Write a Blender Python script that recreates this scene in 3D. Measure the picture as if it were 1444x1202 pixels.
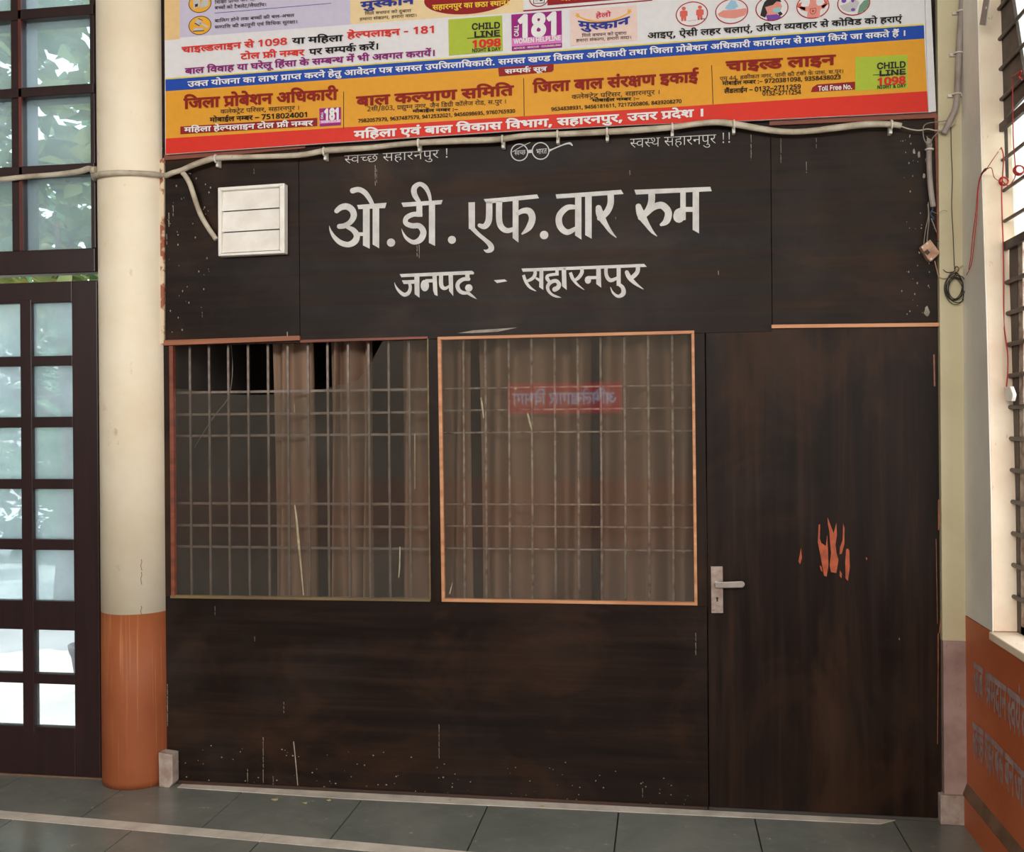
import bpy, bmesh, math, random
from mathutils import Vector, Matrix, Euler
from mathutils.geometry import tessellate_polygon, delaunay_2d_cdt

for _o in list(bpy.data.objects):
    bpy.data.objects.remove(_o, do_unlink=True)
SC = bpy.context.scene
COL = SC.collection
random.seed(7)

# ------------------------------------------------------------------ camera
# X runs along the plywood front, Y into the room behind it, Z up; metres
FOCAL = 1390.0                        # focal length in pixels of the 1444 x 1202 frame
CAM = Vector((0.0, -4.2555, 1.6331))
YAW, PITCH, ROLL = 0.1525, -0.0003, -0.008


def camera_axes():
    cy, sy = math.cos(YAW), math.sin(YAW)
    cp, sp = math.cos(PITCH), math.sin(PITCH)
    cr, sr = math.cos(ROLL), math.sin(ROLL)
    b = Matrix(((1, 0, 0), (0, 0, -1), (0, 1, 0)))
    ry = Matrix(((cy, 0, sy), (0, 1, 0), (-sy, 0, cy)))
    rp = Matrix(((1, 0, 0), (0, cp, -sp), (0, sp, cp)))
    rr = Matrix(((cr, -sr, 0), (sr, cr, 0), (0, 0, 1)))
    return rr @ rp @ ry @ b


AX = camera_axes()                    # rows: right, down, forward
cam_data = bpy.data.cameras.new('camera')
cam_data.sensor_fit = 'HORIZONTAL'
cam_data.sensor_width = 36.0
cam_data.lens = FOCAL / 1444.0 * 36.0
cam_data.clip_end = 200.0
cam = bpy.data.objects.new('camera', cam_data)
COL.objects.link(cam)
_r, _d, _f = AX[0], AX[1], AX[2]
cam.matrix_world = Matrix(((_r[0], -_d[0], -_f[0], CAM.x), (_r[1], -_d[1], -_f[1], CAM.y),
                           (_r[2], -_d[2], -_f[2], CAM.z), (0, 0, 0, 1)))
SC.camera = cam

# ------------------------------------------------------------------ sky, daylight, exposure
SC.view_settings.view_transform = 'Standard'
SC.view_settings.look = 'None'
SC.view_settings.exposure = 0.0
SC.view_settings.gamma = 1.0
SC.view_settings.use_curve_mapping = False
SC.cycles.use_denoising = True
SC.cycles.max_bounces = 8
SC.cycles.transparent_max_bounces = 24
SC.cycles.sample_clamp_indirect = 6.0

WORLD = bpy.data.worlds.new('sky')
SC.world = WORLD
WORLD.use_nodes = True
_bg = WORLD.node_tree.nodes['Background']
_bg.inputs[0].default_value = (0.86, 0.93, 1.0, 1)
_bg.inputs[1].default_value = 3.4


def daylight(name, loc, target, sx, sy, power, colour):
    d = bpy.data.lights.new(name, 'AREA')
    d.shape = 'RECTANGLE'
    d.size, d.size_y = sx, sy
    d.energy = power
    d.color = colour
    o = bpy.data.objects.new(name, d)
    COL.objects.link(o)
    o.location = loc
    o.rotation_euler = (Vector(target) - Vector(loc)).to_track_quat('-Z', 'Y').to_euler()
    return o


# the sun stands behind the camera, high over the hall roof: it reaches the garden and the yard only
_sun = bpy.data.lights.new('sun', 'SUN')
_sun.energy = 3.2
_sun.angle = math.radians(0.6)
_sun.color = (1.0, 0.95, 0.86)
sun = bpy.data.objects.new('sun', _sun)
COL.objects.link(sun)
sun.rotation_euler = Vector((0.14, 0.15, -1.0)).to_track_quat('-Z', 'Y').to_euler()

# area lamps for daylight at the near side window and at added high hall openings
daylight('daylight_hall_end', (-1.8, -9.0, 3.78), (-0.8, 0.0, 1.2), 5.6, 0.95, 330, (1.0, 0.95, 0.88))
daylight('daylight_side_window', (1.75, -1.5, 2.2), (0.9, -1.5, 2.0), 2.2, 2.4, 22, (1.0, 0.93, 0.84))
daylight('sign_fill_far', (1.75, -4.9, 2.2), (-1.2, -5.6, 2.0), 2.2, 2.4, 110, (1.0, 0.95, 0.88))  # added fill at an unseen window, boosted and aimed to brighten the red sign
GLYPHS = {
 '43':'89,551 0,551 0,622 80,622 68,644q 53,694q 53,724 53,802q 169,896q 266,896 407,896q 625,743q 704,615 620,615 467,824q 283,824 213,824q 134,765q 134,714 134,684q 153,639q 165,622 273,622 273,551 170,551 170,0 89,0',
 '3a':'122,189 87,189q 40,224q 40,255 40,284q 76,314q 104,314 122,314q 161,299q 191,276 241,292q 305,378q 305,443 305,499q 246,566q 199,566 168,566q 138,539q 138,516 138,501q 157,466q 214,442q 270,440 253,370 159,376q 66,459q 66,517 66,568q 137,632q 204,632 251,632q 333,589q 384,504q 384,440 384,371q 315,254q 254,221 299,182q 383,87q 414,43 350,-1 299,71q 216,164q 179,194 152,189q|591,551 591,0 510,0 510,551 421,551 421,622 695,622 695,551',
 'b3':'623,551 623,0 542,0 542,325 511,310q 440,293q 390,293 340,293q 257,313q 225,326 178,297q 128,244q 128,208 128,188q 148,147q 200,120q 247,120 258,120q 269,121 263,139q 263,157 263,189q 303,216q 328,216 369,216q 413,164q 413,136 413,108q 388,76q 365,66 383,43q 421,2q 448,-24 390,-65 363,-34q 314,27q 298,53 286,51q 258,50q 245,50 186,50q 96,91q 46,162q 46,205 46,260q 115,333q 164,361 120,390q 74,461q 74,507 74,560q 155,632q 231,632 293,632q 382,574q 382,515 382,467q 336,401q 295,373 314,368q 357,364q 379,364 425,364q 504,385q 542,411 542,551 453,551 453,622 727,622 727,551|153,502 153,469q 195,416q 228,399 303,448q 303,506 303,530q 269,566q 229,566 195,566q 153,532q',
 '42':'170,551 170,0 89,0 89,551 0,551 0,622 273,622 273,551',
 '112':'45,53 214,153 160,162q 128,194 103,221q 79,294q 79,358 79,551 0,551 0,622 583,622 583,551 479,551 479,0 398,0 398,193 92,-13|398,551 160,551 160,369 160,328q 166,280q 179,251q 190,240 213,217q 262,217 301,217q 373,255q 398,280',
 'cb':'160,551 160,369 160,328q 166,280q 179,251q 190,240 213,217q 263,217 304,217q 375,257q 400,282 436,214 396,186q 313,146q 254,146 214,146q 149,173q 128,194 103,221q 79,294q 79,358 79,551 0,551 0,622 322,622 322,551',
 '28':'481,551 481,0 400,0 400,328 291,328 230,328q 169,316q 150,299 126,280q 126,237 126,188q 200,97q 271,40 217,-12 171,28q 92,108q 45,194q 45,242 45,277q 72,333q 93,351 122,376q 204,399q 272,399 400,399 400,551 0,551 0,622 584,622 584,551',
 '19':'777,551 452,551 452,349 500,399q 569,399 634,399q 716,316q 716,239 716,193q 686,89q 651,39 579,80 604,112q 636,196q 636,237 636,284q 597,330q 562,330 508,330q 452,258 452,0 371,0 371,174 347,154q 276,118q 226,118 179,118q 96,156q 46,233q 46,290 46,370q 156,464q 244,464 267,464q 324,457q 339,454 333,381 317,385q 268,391q 249,391 191,391q 127,339q 127,292 127,239q 188,188q 228,188 272,188q 341,230q 371,260 371,551 0,551 0,622 777,622',
 '34':'395,42 341,-12 282,37q 178,137q 98,225q 75,256 53,287q 40,323q 40,340 40,359q 70,393q 104,393 129,393q 166,370q 181,349 220,369q 256,429q 256,468 256,491q 246,536q 239,551 0,551 0,622 424,622 424,551 320,551 336,516q 336,458 336,403q 292,327q 216,274q 167,254 212,202q 331,91q',
 '3d':'321,69 357,80q 403,116q 403,148 403,186q 345,229q 280,229 211,229q 138,172q 138,124 138,93q 161,35q 232,-36q 302,-89 248,-142 157,-71q 58,53q 58,130 58,168q 89,227q 115,248 96,266q 69,318q 69,352 69,380q 89,420q 106,433 129,450q 188,465q 229,465 361,465 361,551 0,551 0,622 546,622 546,551 442,551 442,394 230,394 199,394q 173,388q 164,381 149,369q 149,347 149,327q 169,296q 183,284 230,300q 284,300 353,300q 440,258q 481,191q 481,153 481,95q 413,19q 348,2',
 '4b':'-169,615 -190,694q -231,785q -281,823q -315,823 -337,823q -371,814q -385,809 -409,882 -370,896q -318,896 -264,896q -185,845q -122,722q -94,615',
 '30':'585,551 482,551 482,0 401,0 401,165 374,147q 297,118q 241,118 185,118q 96,160q 46,235q 46,286 46,372q 167,464q 265,464 279,464q 319,461q 358,457q 369,454 363,385 343,389q 293,395q 268,395 248,395q 230,392 365,224 384,238q 401,256 401,551 0,551 0,622 585,622|127,287 127,235q 194,184q 242,184 260,184q 293,190q 308,195 168,370 127,342q',
 '1f4':'0,622 1013,622 1013,551 909,551 909,0 829,0 829,165 803,148q 731,118q 681,118 604,118q 505,204q 505,275 505,304q 530,355q 549,371 412,369 412,441 695,441 713,441q 749,440q 753,440 746,370 714,370 656,370q 585,321q 585,274 585,231q 643,188q 681,188 731,188q 802,231q 829,260 829,551 0,551|505,198 487,183q 434,145q 363,118q 317,118 240,118q 141,204q 141,275 141,304q 166,355q 185,371 38,369 38,441 320,441 338,441q 374,440q 378,440 371,370 350,370 292,370q 221,321q 221,274 221,231q 279,188q 317,188 367,188q 437,231q 465,260',
 '1cd':'170,551 170,0 89,0 89,551 0,551 0,622 273,622 273,551|90,615 69,694q 28,785q -22,823q -56,823 -78,823q -112,814q -126,809 -150,882 -111,896q -59,896 -5,896q 74,845q 137,722q 165,615|146,821 146,845q 179,879q 201,879 224,879q 257,845q 257,821 257,797q 224,763q 201,763 179,763q 146,797q',
 '4f':'170,551 170,0 89,0 89,551 0,551 0,622 273,622 273,551|90,615 69,694q 28,785q -22,823q -56,823 -78,823q -112,814q -126,809 -150,882 -111,896q -59,896 -5,896q 74,845q 137,722q 165,615',
 '23':'519,551 371,551 371,349 316,349 268,349q 204,333q 181,318 126,280q 126,215 126,167q 170,104q 241,74q 283,74 337,74q 413,99q 455,121 482,47 438,27q 339,0q 286,0 217,0q 108,52q 46,150q 46,220 46,285q 114,374q 225,420q 288,420 290,420 290,551 0,551 0,622 519,622',
 '4c':'-179,615 -206,655q -251,692q -294,703q -320,703 -340,703q -382,691q -402,682 -428,751 -405,761q -355,773q -326,773 -281,773q -211,730q -187,692 -183,694 -203,746q -241,803q -285,827q -316,827 -340,827q -372,819q -386,813 -409,882 -370,896q -318,896 -264,896q -185,845q -122,722q -94,615',
 '36':'0,551 0,622 693,622 693,551 589,551 589,0 508,0 508,355 502,356q 494,356 470,356q 420,332q 374,269q 356,208 279,232 291,278q 311,313 287,331q 239,353q 209,353 169,353q 126,307q 126,271 126,233q 169,164q 251,89q 309,40 255,-12 197,38q 101,129q 45,222q 45,275 45,328q 94,395q 168,426q 204,426 248,426q 321,397q 354,370 412,426q 499,426 504,426q 508,426 508,551',
 '322':'305,833 387,833 125,-166 42,-166',
 '2e':'479,551 479,0 398,0 398,191 369,172q 301,146q 254,146 214,146q 149,173q 128,194 103,221q 79,294q 79,358 79,551 0,551 0,622 583,622 583,551|398,551 160,551 160,369 160,328q 166,280q 179,251q 190,240 213,217q 263,217 303,217q 373,255q 398,280',
 '4d':'170,551 170,0 89,0 89,551 0,551 0,622 273,622 273,551|298,863 275,763q 168,680q 91,680 19,680q -89,769q -123,863 -52,887 -26,817q 41,749q 94,749 151,749q 206,822q 222,889',
 '68':'194,622 275,622 275,0 194,0',
 '1b':'208,551 208,234 208,208q 183,178q 160,178 134,178q 79,220q 41,280q 41,308 41,331q 68,359q 102,359 127,359 127,551 0,551 0,622 578,622 578,551 474,551 474,0 393,0 393,551',
 '2c':'0,622 569,622 569,551 466,551 466,0 385,0 385,298 204,298 204,244 204,216q 176,188q 153,188 129,188q 75,230q 37,290q 37,318 37,341q 64,369q 98,369 385,369 385,551 0,551',
 '44':'-185,615 -202,650q -220,714q -220,748 -220,813q -136,896q -61,896 -1,896q 79,839q 137,718q 163,622 273,622 273,551 170,551 170,0 89,0 89,551 0,551 0,622 87,622 59,726q -2,825q -57,825 -97,825q -139,776q -139,733 -139,699q -119,644q -105,615',
 '1e':'649,551 545,551 545,0 465,0 465,165 439,148q 367,118q 317,118 240,118q 141,204q 141,275 141,304q 166,355q 185,371 38,369 38,441 331,441 349,441q 385,440q 389,440 382,370 350,370 292,370q 221,321q 221,274 221,231q 279,188q 317,188 367,188q 438,231q 465,260 465,551 0,551 0,622 649,622',
 '320':'49,338 291,338 291,256 49,256',
 '9':'470,218 470,148q 379,80q 312,80 226,80q 92,208q 29,356 100,382 143,276q 243,153q 305,153 343,153q 391,188q 391,227 391,264q 350,322q 318,347 291,342q 260,341 255,411 323,413q 380,457q 380,494 380,530q 333,562q 302,562 265,562q 205,542q 171,525 146,594 172,608q 249,632q 298,632 376,632q 459,554q 459,495 459,417q 392,375 403,365q 412,355 450,350q 486,350 518,350q 568,356q 594,363 594,551 521,551 521,622 779,622 779,551 675,551 675,0 594,0 594,290 570,284q 524,279q 498,279 481,279q 455,282 470,252q',
 '3c':'587,551 587,0 506,0 506,266 477,257q 419,251q 380,251 338,251q 245,266q 212,277 192,264q 167,253 208,201q 319,91q 380,42 326,-12 270,37q 171,137q 95,225q 73,256 51,287q 40,323q 40,340 40,359q 70,393q 104,393 129,393q 166,370q 181,350 202,369q 217,428q 217,458 217,488q 208,536q 201,551 0,551 0,622 691,622 691,551|369,322 408,322q 472,330q 506,339 506,551 281,551 288,534q 298,488q 298,458 298,416q 279,354q 262,333 314,322q',
 '225':'826,551 826,0 745,0 745,191 716,172q 648,146q 601,146 561,146q 496,173q 475,194 451,219q 440,250 207,250 207,213 207,180q 178,151q 159,151 140,151q 98,176q 62,215q 39,259q 39,278 39,296q 66,321q 100,321 126,321 126,551 0,551 0,622 930,622 930,551|207,321 427,321 426,338q 426,358 426,551 207,551|745,551 507,551 507,369 507,328q 513,280q 526,251q 537,240 560,217q 610,217 650,217q 720,255q 745,280',
 '209':'341,-12 295,28q 217,108q 170,194q 170,242 170,270q 194,315q 210,329 38,327 38,399 511,399 511,551 0,551 0,622 696,622 696,551 592,551 592,0 511,0 511,328 395,328 346,328q 293,316q 274,299 251,279q 251,237 251,188q 325,97q 395,40',
 '46':'-63,-245 -88,-255q -145,-268q -173,-268 -248,-268q -333,-189q -333,-126 -333,-69q -241,11q -162,11 -87,11q 25,-45q 111,-136q 145,-189 83,-228 29,-145q -83,-57q -156,-57 -207,-57q -259,-96q -259,-128 -259,-166q -209,-196q -178,-196 -151,-196q -109,-185q -88,-175',
 '13':'568,551 474,551 474,380 474,329q 459,269q 441,246 404,198q 323,192 307,266 329,270q 360,281q 370,292 382,304q 393,339q 393,380 393,551 160,551 160,353 160,307q 166,249q 186,211q 226,180q 260,160 370,98 433,62q 486,-3q 486,-53 486,-93q 453,-164q 439,-184 367,-142 380,-122q 403,-77q 403,-55 403,-36q 387,-7q 339,28q 290,56 203,106 164,129q 109,178q 95,212 79,248q 79,316 79,551 0,551 0,622 568,622',
 '39':'571,551 467,551 467,0 387,0 387,165 361,147q 286,118q 233,118 179,118q 95,160q 46,235q 46,286 46,372q 161,464q 255,464 268,464q 307,461q 344,457q 354,454 349,381 330,385q 282,391q 259,391 197,391q 127,337q 127,287 127,236q 190,188q 235,188 287,188q 362,233q 387,260 387,551 0,551 0,622 571,622',
 '6':'-185,772 -185,796q -152,830q -130,830 -107,830q -75,796q -75,772 -75,748q -107,714q -130,714 -152,714q -185,748q',
 '2b':'630,551 526,551 526,0 445,0 445,150 414,130q 341,103q 283,103 206,103q 111,184q 111,251 111,278q 129,328q 148,348 101,366q 42,437q 42,493 42,553q 124,632q 187,632 240,632q 311,576q 311,531 311,484q 271,443 210,482 221,492q 230,515q 230,526 230,541q 210,568q 184,568 156,568q 116,524q 116,489 116,457q 147,418q 196,400q 223,397 253,405q 288,405 299,405q 326,403q 333,402 326,332 320,333q 303,333q 298,333 248,333q 191,292q 191,254 191,213q 248,173q 292,173 345,173q 419,216q 445,245 445,551 383,551 383,622 630,622',
 '45':'-248,-12 -194,11q -136,11 -61,11q 22,-66q 22,-129 22,-190q -71,-268q -157,-268 -254,-268q -395,-176q -455,-100 -394,-57 -355,-105q -285,-167q -206,-196q -157,-196 -51,-196q -51,-122 -51,-89q -100,-57q -131,-57 -158,-57q -201,-68q -222,-79',
 'b':'271,222 242,222q 184,208q 161,197 114,225q 50,301q 50,352 50,380q 70,420q 87,433 110,450q 172,465q 221,465 314,465 314,551 0,551 0,622 505,622 505,551 395,551 395,394 211,394 180,394q 154,388q 145,381 130,369q 130,347 130,323q 158,290q 174,277 220,294q 275,294 349,294q 447,219q 447,154 447,89q 364,14q 289,4 318,-8q 381,-30q 415,-40 382,-110 325,-84q 221,-27q 176,1 117,4q 48,33q 48,65 48,87q 75,116q 101,116 121,116q 164,95q 194,70 208,68q 219,68 289,68q 366,109q 366,153 366,186q 317,222q',
 '22a':'204,426 248,426q 321,397q 354,370 414,426q 502,426 521,426q 538,423 543,429q 549,433 572,450q 634,465q 683,465 776,465 776,551 0,551 0,622 967,622 967,551 857,551 857,394 673,394 642,394q 616,388q 607,381 592,369q 592,347 592,323q 620,290q 636,277 682,294q 737,294 811,294q 909,219q 909,154 909,87q 811,0q 712,0 614,0q 459,88q 400,158 461,207 518,139q 637,74q 712,74 828,74q 828,152 828,187q 779,222q 733,222 704,222q 646,208q 623,197 576,225q 512,301q 512,352 512,354q 512,355 504,356q 496,356 471,356q 420,332q 374,269q 356,208 279,232 291,278q 311,313 288,331q 239,353q 209,353 169,353q 126,307q 126,271 126,233q 169,164q 251,89q 309,40 255,-12 197,38q 101,129q 45,222q 45,275 45,328q 94,395q 167,426q',
 '324':'261,0 261,446 261,488q 264,589q 265,622 249,605q 226,584q 206,567 134,508 87,568 274,714 347,714 347,0',
 '323':'275,-10 160,-10q 48,185q 48,358 48,474q 93,638q 193,725q 275,725 391,725q 504,532q 504,358 504,243q 459,78q 358,-10q|275,66 350,66q 414,210q 414,358 414,504q 350,649q 275,649 200,649q 138,504q 138,358 138,212q 200,66q',
 '32c':'190,-10 171,-10q 123,-5q 106,-1 106,75 123,69q 166,63q 187,63 253,63q 339,109q 387,188q 409,292q 411,350 405,350 386,315q 313,267q 255,267 163,267q 52,381q 52,484 52,596q 169,724q 269,724 335,724q 440,656q 502,516q 502,409 502,348q 487,227q 447,120q 377,37q 268,-10q|267,337 311,337q 377,376q 413,436q 413,467 413,511q 381,594q 318,649q 270,649 212,649q 138,569q 138,484 138,416q 203,337q',
 '32b':'276,-10 169,-10q 52,93q 52,182 52,255q 133,346q 190,374 142,405q 75,490q 75,554 75,611q 131,687q 223,725q 276,725 331,725q 422,687q 477,611q 477,553 477,488q 404,406q 349,378 387,358q 456,305q 500,234q 500,186 500,126q 443,38q 343,-10q|277,414 324,436q 390,497q 390,550 390,600q 329,651q 275,651 223,651q 162,600q 162,550 162,495q 227,438q|274,64 343,64q 413,130q 413,185 413,233q 340,304q 263,340 202,311q 139,235q 139,181 139,129q 204,64q',
 '33':'595,622 595,551 491,551 491,0 410,0 410,179 382,161q 304,132q 253,132 163,132q 52,253q 38,353 100,366q 160,413q 160,457 160,485q 137,533q 123,551 0,551 0,622|129,301 149,252q 210,203q 259,203 309,203q 383,245q 410,274 410,551 211,551 240,499q 240,445 240,337q',
 '32':'509,551 509,0 428,0 428,250 207,250 207,213 207,180q 178,151q 159,151 140,151q 98,176q 62,215q 39,259q 39,278 39,296q 66,321q 100,321 126,321 126,551 0,551 0,622 612,622 612,551|428,551 207,551 207,321 428,321',
 'd2':'0,622 515,622 515,551 0,551|537,349 517,356q 494,356 470,356q 420,332q 374,269q 356,208 279,232 291,278q 311,313 288,331q 239,353q 209,353 169,353q 126,307q 126,271 126,233q 169,164q 251,89q 309,40 255,-12 197,38q 101,129q 45,222q 45,275 45,328q 94,395q 167,426q 204,426 248,426q 321,397q 354,370 413,426q 500,426 514,426q 545,422q 556,417',
 '113':'44,53 204,154 156,164q 125,198 100,227q 79,297q 79,354 79,551 0,551 0,622 786,622 786,551 460,551 460,349 485,373q 543,399q 578,399 643,399q 725,316q 725,239 725,193q 695,89q 660,39 588,80 613,112q 645,196q 645,237 645,284q 605,330q 570,330 517,330q 460,257 460,0 379,0 379,194 375,191q 371,189 91,-12|160,551 160,360 160,305q 172,257q 188,240 208,217q 248,217 289,217q 353,251q 379,278 379,551',
 'cf':'207,321 428,321 428,250 207,250 207,213 207,180q 178,151q 159,151 140,151q 98,176q 62,215q 39,259q 39,278 39,296q 66,321q 100,321 126,321 126,551 0,551 0,622 364,622 364,551 207,551',
 'b5':'-190,615 -211,650q -240,726q -240,762 -240,829q -151,896q -85,896 -53,896q 1,883q 21,872 -1,806 -18,815q -56,827q -78,827 -118,827q -160,782q -160,747 -160,714q -133,651q -108,615',
 '1c1':'-169,615 -190,694q -231,785q -281,823q -315,823 -337,823q -371,814q -385,809 -409,882 -370,896q -318,896 -264,896q -185,845q -122,722q -94,615|-113,821 -113,845q -80,879q -58,879 -35,879q -2,845q -2,821 -2,797q -35,763q -58,763 -80,763q -113,797q',
 '1c':'605,551 502,551 502,0 421,0 421,166 390,146q 314,118q 259,118 182,118q 86,199q 86,266 86,294q 106,346q 128,366 88,385q 42,455q 42,497 42,528q 52,551 0,551 0,622 605,622|167,269 167,227q 223,188q 267,188 319,188q 396,231q 421,260 421,551 145,551 123,527q 123,494 123,457q 166,417q 200,412 228,419q 263,419 290,419q 308,417 302,347 295,348q 279,348q 273,348 224,348q 167,308q',
 '21e':'918,551 814,551 814,0 733,0 733,150 702,130q 629,103q 571,103 494,103q 399,184q 399,251 399,278q 417,328q 436,348 389,366q 330,437q 330,493 330,553q 412,632q 475,632 528,632q 599,576q 599,531 599,484q 559,443 498,482 509,492q 518,515q 518,526 518,541q 498,568q 472,568 444,568q 404,524q 404,489 404,457q 435,418q 484,400q 511,397 541,405q 576,405 587,405q 614,403q 621,402 614,332 608,333q 591,333q 586,333 536,333q 479,292q 479,254 479,213q 536,173q 580,173 633,173q 707,216q 733,245 733,551 671,551 671,622 918,622|0,622 303,622 303,551 0,551|205,298 205,244 205,216q 176,188q 153,188 129,188q 75,230q 37,290q 37,318 37,341q 64,369q 98,369 380,369 380,298',
 '31':'174,632 211,632q 269,611q 291,586 309,567q 332,499q 332,437 332,321 533,321 533,551 402,551 402,622 717,622 717,551 614,551 614,0 533,0 533,250 332,250 332,213 332,180q 303,151q 283,151 264,151q 222,176q 186,215q 164,259q 164,278 164,296q 191,321q 224,321 253,321 253,426 253,473q 243,523q 232,538 212,568q 169,568 142,568q 114,542q 114,521 114,493q 161,463q 218,460 210,389 135,395q 46,456q 46,520 46,579q 122,632q',
 'd':'0,622 563,622 563,551 453,551 485,512q 485,464 485,374q 406,328 442,296q 499,211q 499,152 499,102q 454,34q 376,0q 328,0 271,0q 168,61q 73,199q 29,313 100,338 128,260q 195,141q 274,74q 320,74 361,74q 414,111q 414,160 414,201q 369,270q 329,301 299,295q 264,294 259,364 333,366q 404,414q 404,463 404,493q 374,538q 351,551 0,551',
 'b7':'618,551 452,551 452,334 474,349q 528,368q 567,368 631,368 631,297 580,297 534,297q 482,277q 452,253 452,0 371,0 371,174 347,154q 276,118q 226,118 179,118q 96,156q 46,233q 46,290 46,370q 156,464q 244,464 267,464q 324,457q 339,454 333,381 317,385q 268,391q 249,391 191,391q 127,339q 127,292 127,239q 188,188q 228,188 272,188q 341,230q 371,260 371,551 0,551 0,622 618,622',
 '20':'653,551 653,0 572,0 572,370 435,370 394,370q 378,373 414,343q 458,263q 458,218 458,172q 417,110q 350,80q 310,80 257,80q 161,141q 73,282q 31,401 102,426 148,292q 248,153q 306,153 338,153q 379,187q 379,227 379,271q 318,349q 273,377 302,441 572,441 572,551 0,551 0,622 757,622 757,551',
 'a':'470,218 470,148q 379,80q 312,80 226,80q 92,208q 29,356 100,382 143,276q 243,153q 305,153 343,153q 391,188q 391,227 391,264q 350,322q 318,347 291,342q 260,341 255,411 323,413q 380,457q 380,494 380,530q 333,562q 302,562 265,562q 205,542q 171,525 146,594 172,608q 249,632q 298,632 376,632q 459,554q 459,495 459,417q 392,375 403,365q 412,355 450,350q 486,350 518,350q 568,356q 594,363 594,551 521,551 521,622 1038,622 1038,551 934,551 934,0 853,0 853,551 675,551 675,0 594,0 594,290 570,284q 524,279q 498,279 481,279q 455,282 470,252q',
 '2a':'413,-58 392,-24q 354,46q 342,73 330,71q 302,68q 287,68 245,68q 160,89q 89,136q 46,215q 46,272 46,316q 77,379q 102,401 135,430q 231,456q 290,456 295,456 295,551 0,551 0,622 534,622 534,551 376,551 376,385 327,385 269,385q 198,371q 173,355 151,340q 126,294q 126,262 126,209q 205,140q 287,140 293,140q 305,140q 312,141 306,161q 306,176 306,211q 348,240q 373,240 416,240q 461,191q 461,162 461,130q 432,95q 410,86 422,62q 455,11q 480,-24',
 '10d':'127,65 80,132 326,281 284,335q 223,380q 181,380 153,380q 96,364q 55,343 27,417 61,433q 135,456q 179,456 219,456q 283,431q 345,374q 382,326 382,551 0,551 0,622 566,622 566,551 463,551 463,0 382,0 382,234',
 'd7':'369,322 400,322q 450,327q 478,332 486,260 461,255q 409,251q 380,251 338,251q 245,266q 212,277 192,264q 167,253 208,201q 319,91q 380,42 326,-12 270,37q 171,137q 95,225q 73,256 51,287q 40,323q 40,340 40,359q 70,393q 104,393 129,393q 166,370q 181,350 202,369q 217,428q 217,458 217,488q 208,536q 201,551 0,551 0,622 403,622 403,551 281,551 288,534q 298,488q 298,458 298,416q 279,354q 262,333 314,322q',
 '321':'72,54 72,91q 108,121q 133,121 159,121q 196,91q 196,54 196,18q 159,-14q 133,-14 108,-14q 72,18q',
 '1a':'729,551 729,0 648,0 648,45 613,26q 530,7q 488,7 380,7q 183,114q 85,239 58,274q 40,319q 40,338 40,359q 70,393q 104,393 129,393q 166,370q 181,350 202,369q 217,428q 217,458 217,484q 210,531q 201,551 0,551 0,622 833,622 833,551|534,232 569,232q 627,261q 648,280 648,551 281,551 298,514q 298,458 298,376q 228,280q 166,253 236,169q 391,79q 490,79 533,79q 611,99q 648,122 648,198 625,184q 561,164q 521,164 474,164q 399,203q 356,273q 356,319 356,392q 452,473q 531,473 548,473q 602,468q 616,463 610,394 595,398q 558,404q 540,404 492,404q 437,360q 437,316 437,273q 492,232q',
 'c5':'251,146 158,146q 114,205 97,228q 79,298q 79,352 79,551 0,551 0,622 481,622 481,551 420,551 420,321 420,279q 403,221q 385,198 364,173q 298,146q|249,217 301,217q 321,249 332,266q 339,310q 339,353 339,551 160,551 160,353 160,314q 168,268q 178,251 189,235q 222,217q',
 '25':'358,222 329,222q 271,208q 248,197 201,225q 137,301q 137,352 137,380q 157,420q 174,433 197,450q 259,465q 308,465 401,465 401,551 0,551 0,622 592,622 592,551 482,551 482,394 298,394 267,394q 241,388q 232,381 217,369q 217,347 217,323q 245,290q 261,277 307,294q 362,294 436,294q 534,219q 534,154 534,87q 436,0q 337,0 239,0q 84,88q 25,158 86,207 143,139q 262,74q 337,74 453,74q 453,152 453,187q 404,222q',
 '29':'553,551 553,0 472,0 472,180 443,161q 363,132q 308,132 223,132q 104,229q 83,322 178,342q 255,413q 255,467 255,517q 208,568q 171,568 146,568q 114,544q 114,521 114,470q 195,461 187,391 122,400q 46,461q 46,519 46,575q 119,632q 172,632 213,632q 288,597q 336,525q 336,469 336,395q 256,303q 182,274 205,238q 263,203q 314,203 366,203q 440,243q 472,275 472,551 390,551 390,622 656,622 656,551',
 '1c4':'-179,615 -206,655q -251,692q -294,703q -320,703 -340,703q -382,691q -402,682 -428,751 -405,761q -355,773q -326,773 -281,773q -211,730q -187,692 -183,694 -203,746q -241,803q -285,827q -316,827 -340,827q -372,819q -386,813 -409,882 -370,896q -318,896 -264,896q -185,845q -122,722q -94,615|-113,816 -113,840q -80,874q -58,874 -35,874q -2,840q -2,816 -2,792q -35,758q -58,758 -80,758q -113,792q',
 '31f':'46,-129 61,-70q 88,64q 95,116 192,116 199,105 186,52q 138,-74q 113,-129',
 '14':'568,551 474,551 474,380 474,329q 459,269q 441,246 404,198q 323,192 307,266 329,270q 360,281q 370,292 382,304q 393,339q 393,380 393,551 160,551 160,353 160,307q 166,249q 186,211q 226,180q 260,160 370,98 433,62q 486,-3q 486,-53 486,-93q 453,-164q 439,-184 367,-142 380,-122q 403,-77q 403,-55 403,-36q 387,-7q 339,28q 290,56 203,106 164,129q 109,178q 95,212 79,248q 79,316 79,551 0,551 0,622 568,622|394,615 373,694q 332,785q 282,823q 248,823 226,823q 192,814q 178,809 154,882 193,896q 245,896 299,896q 378,845q 441,722q 469,615',
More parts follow.
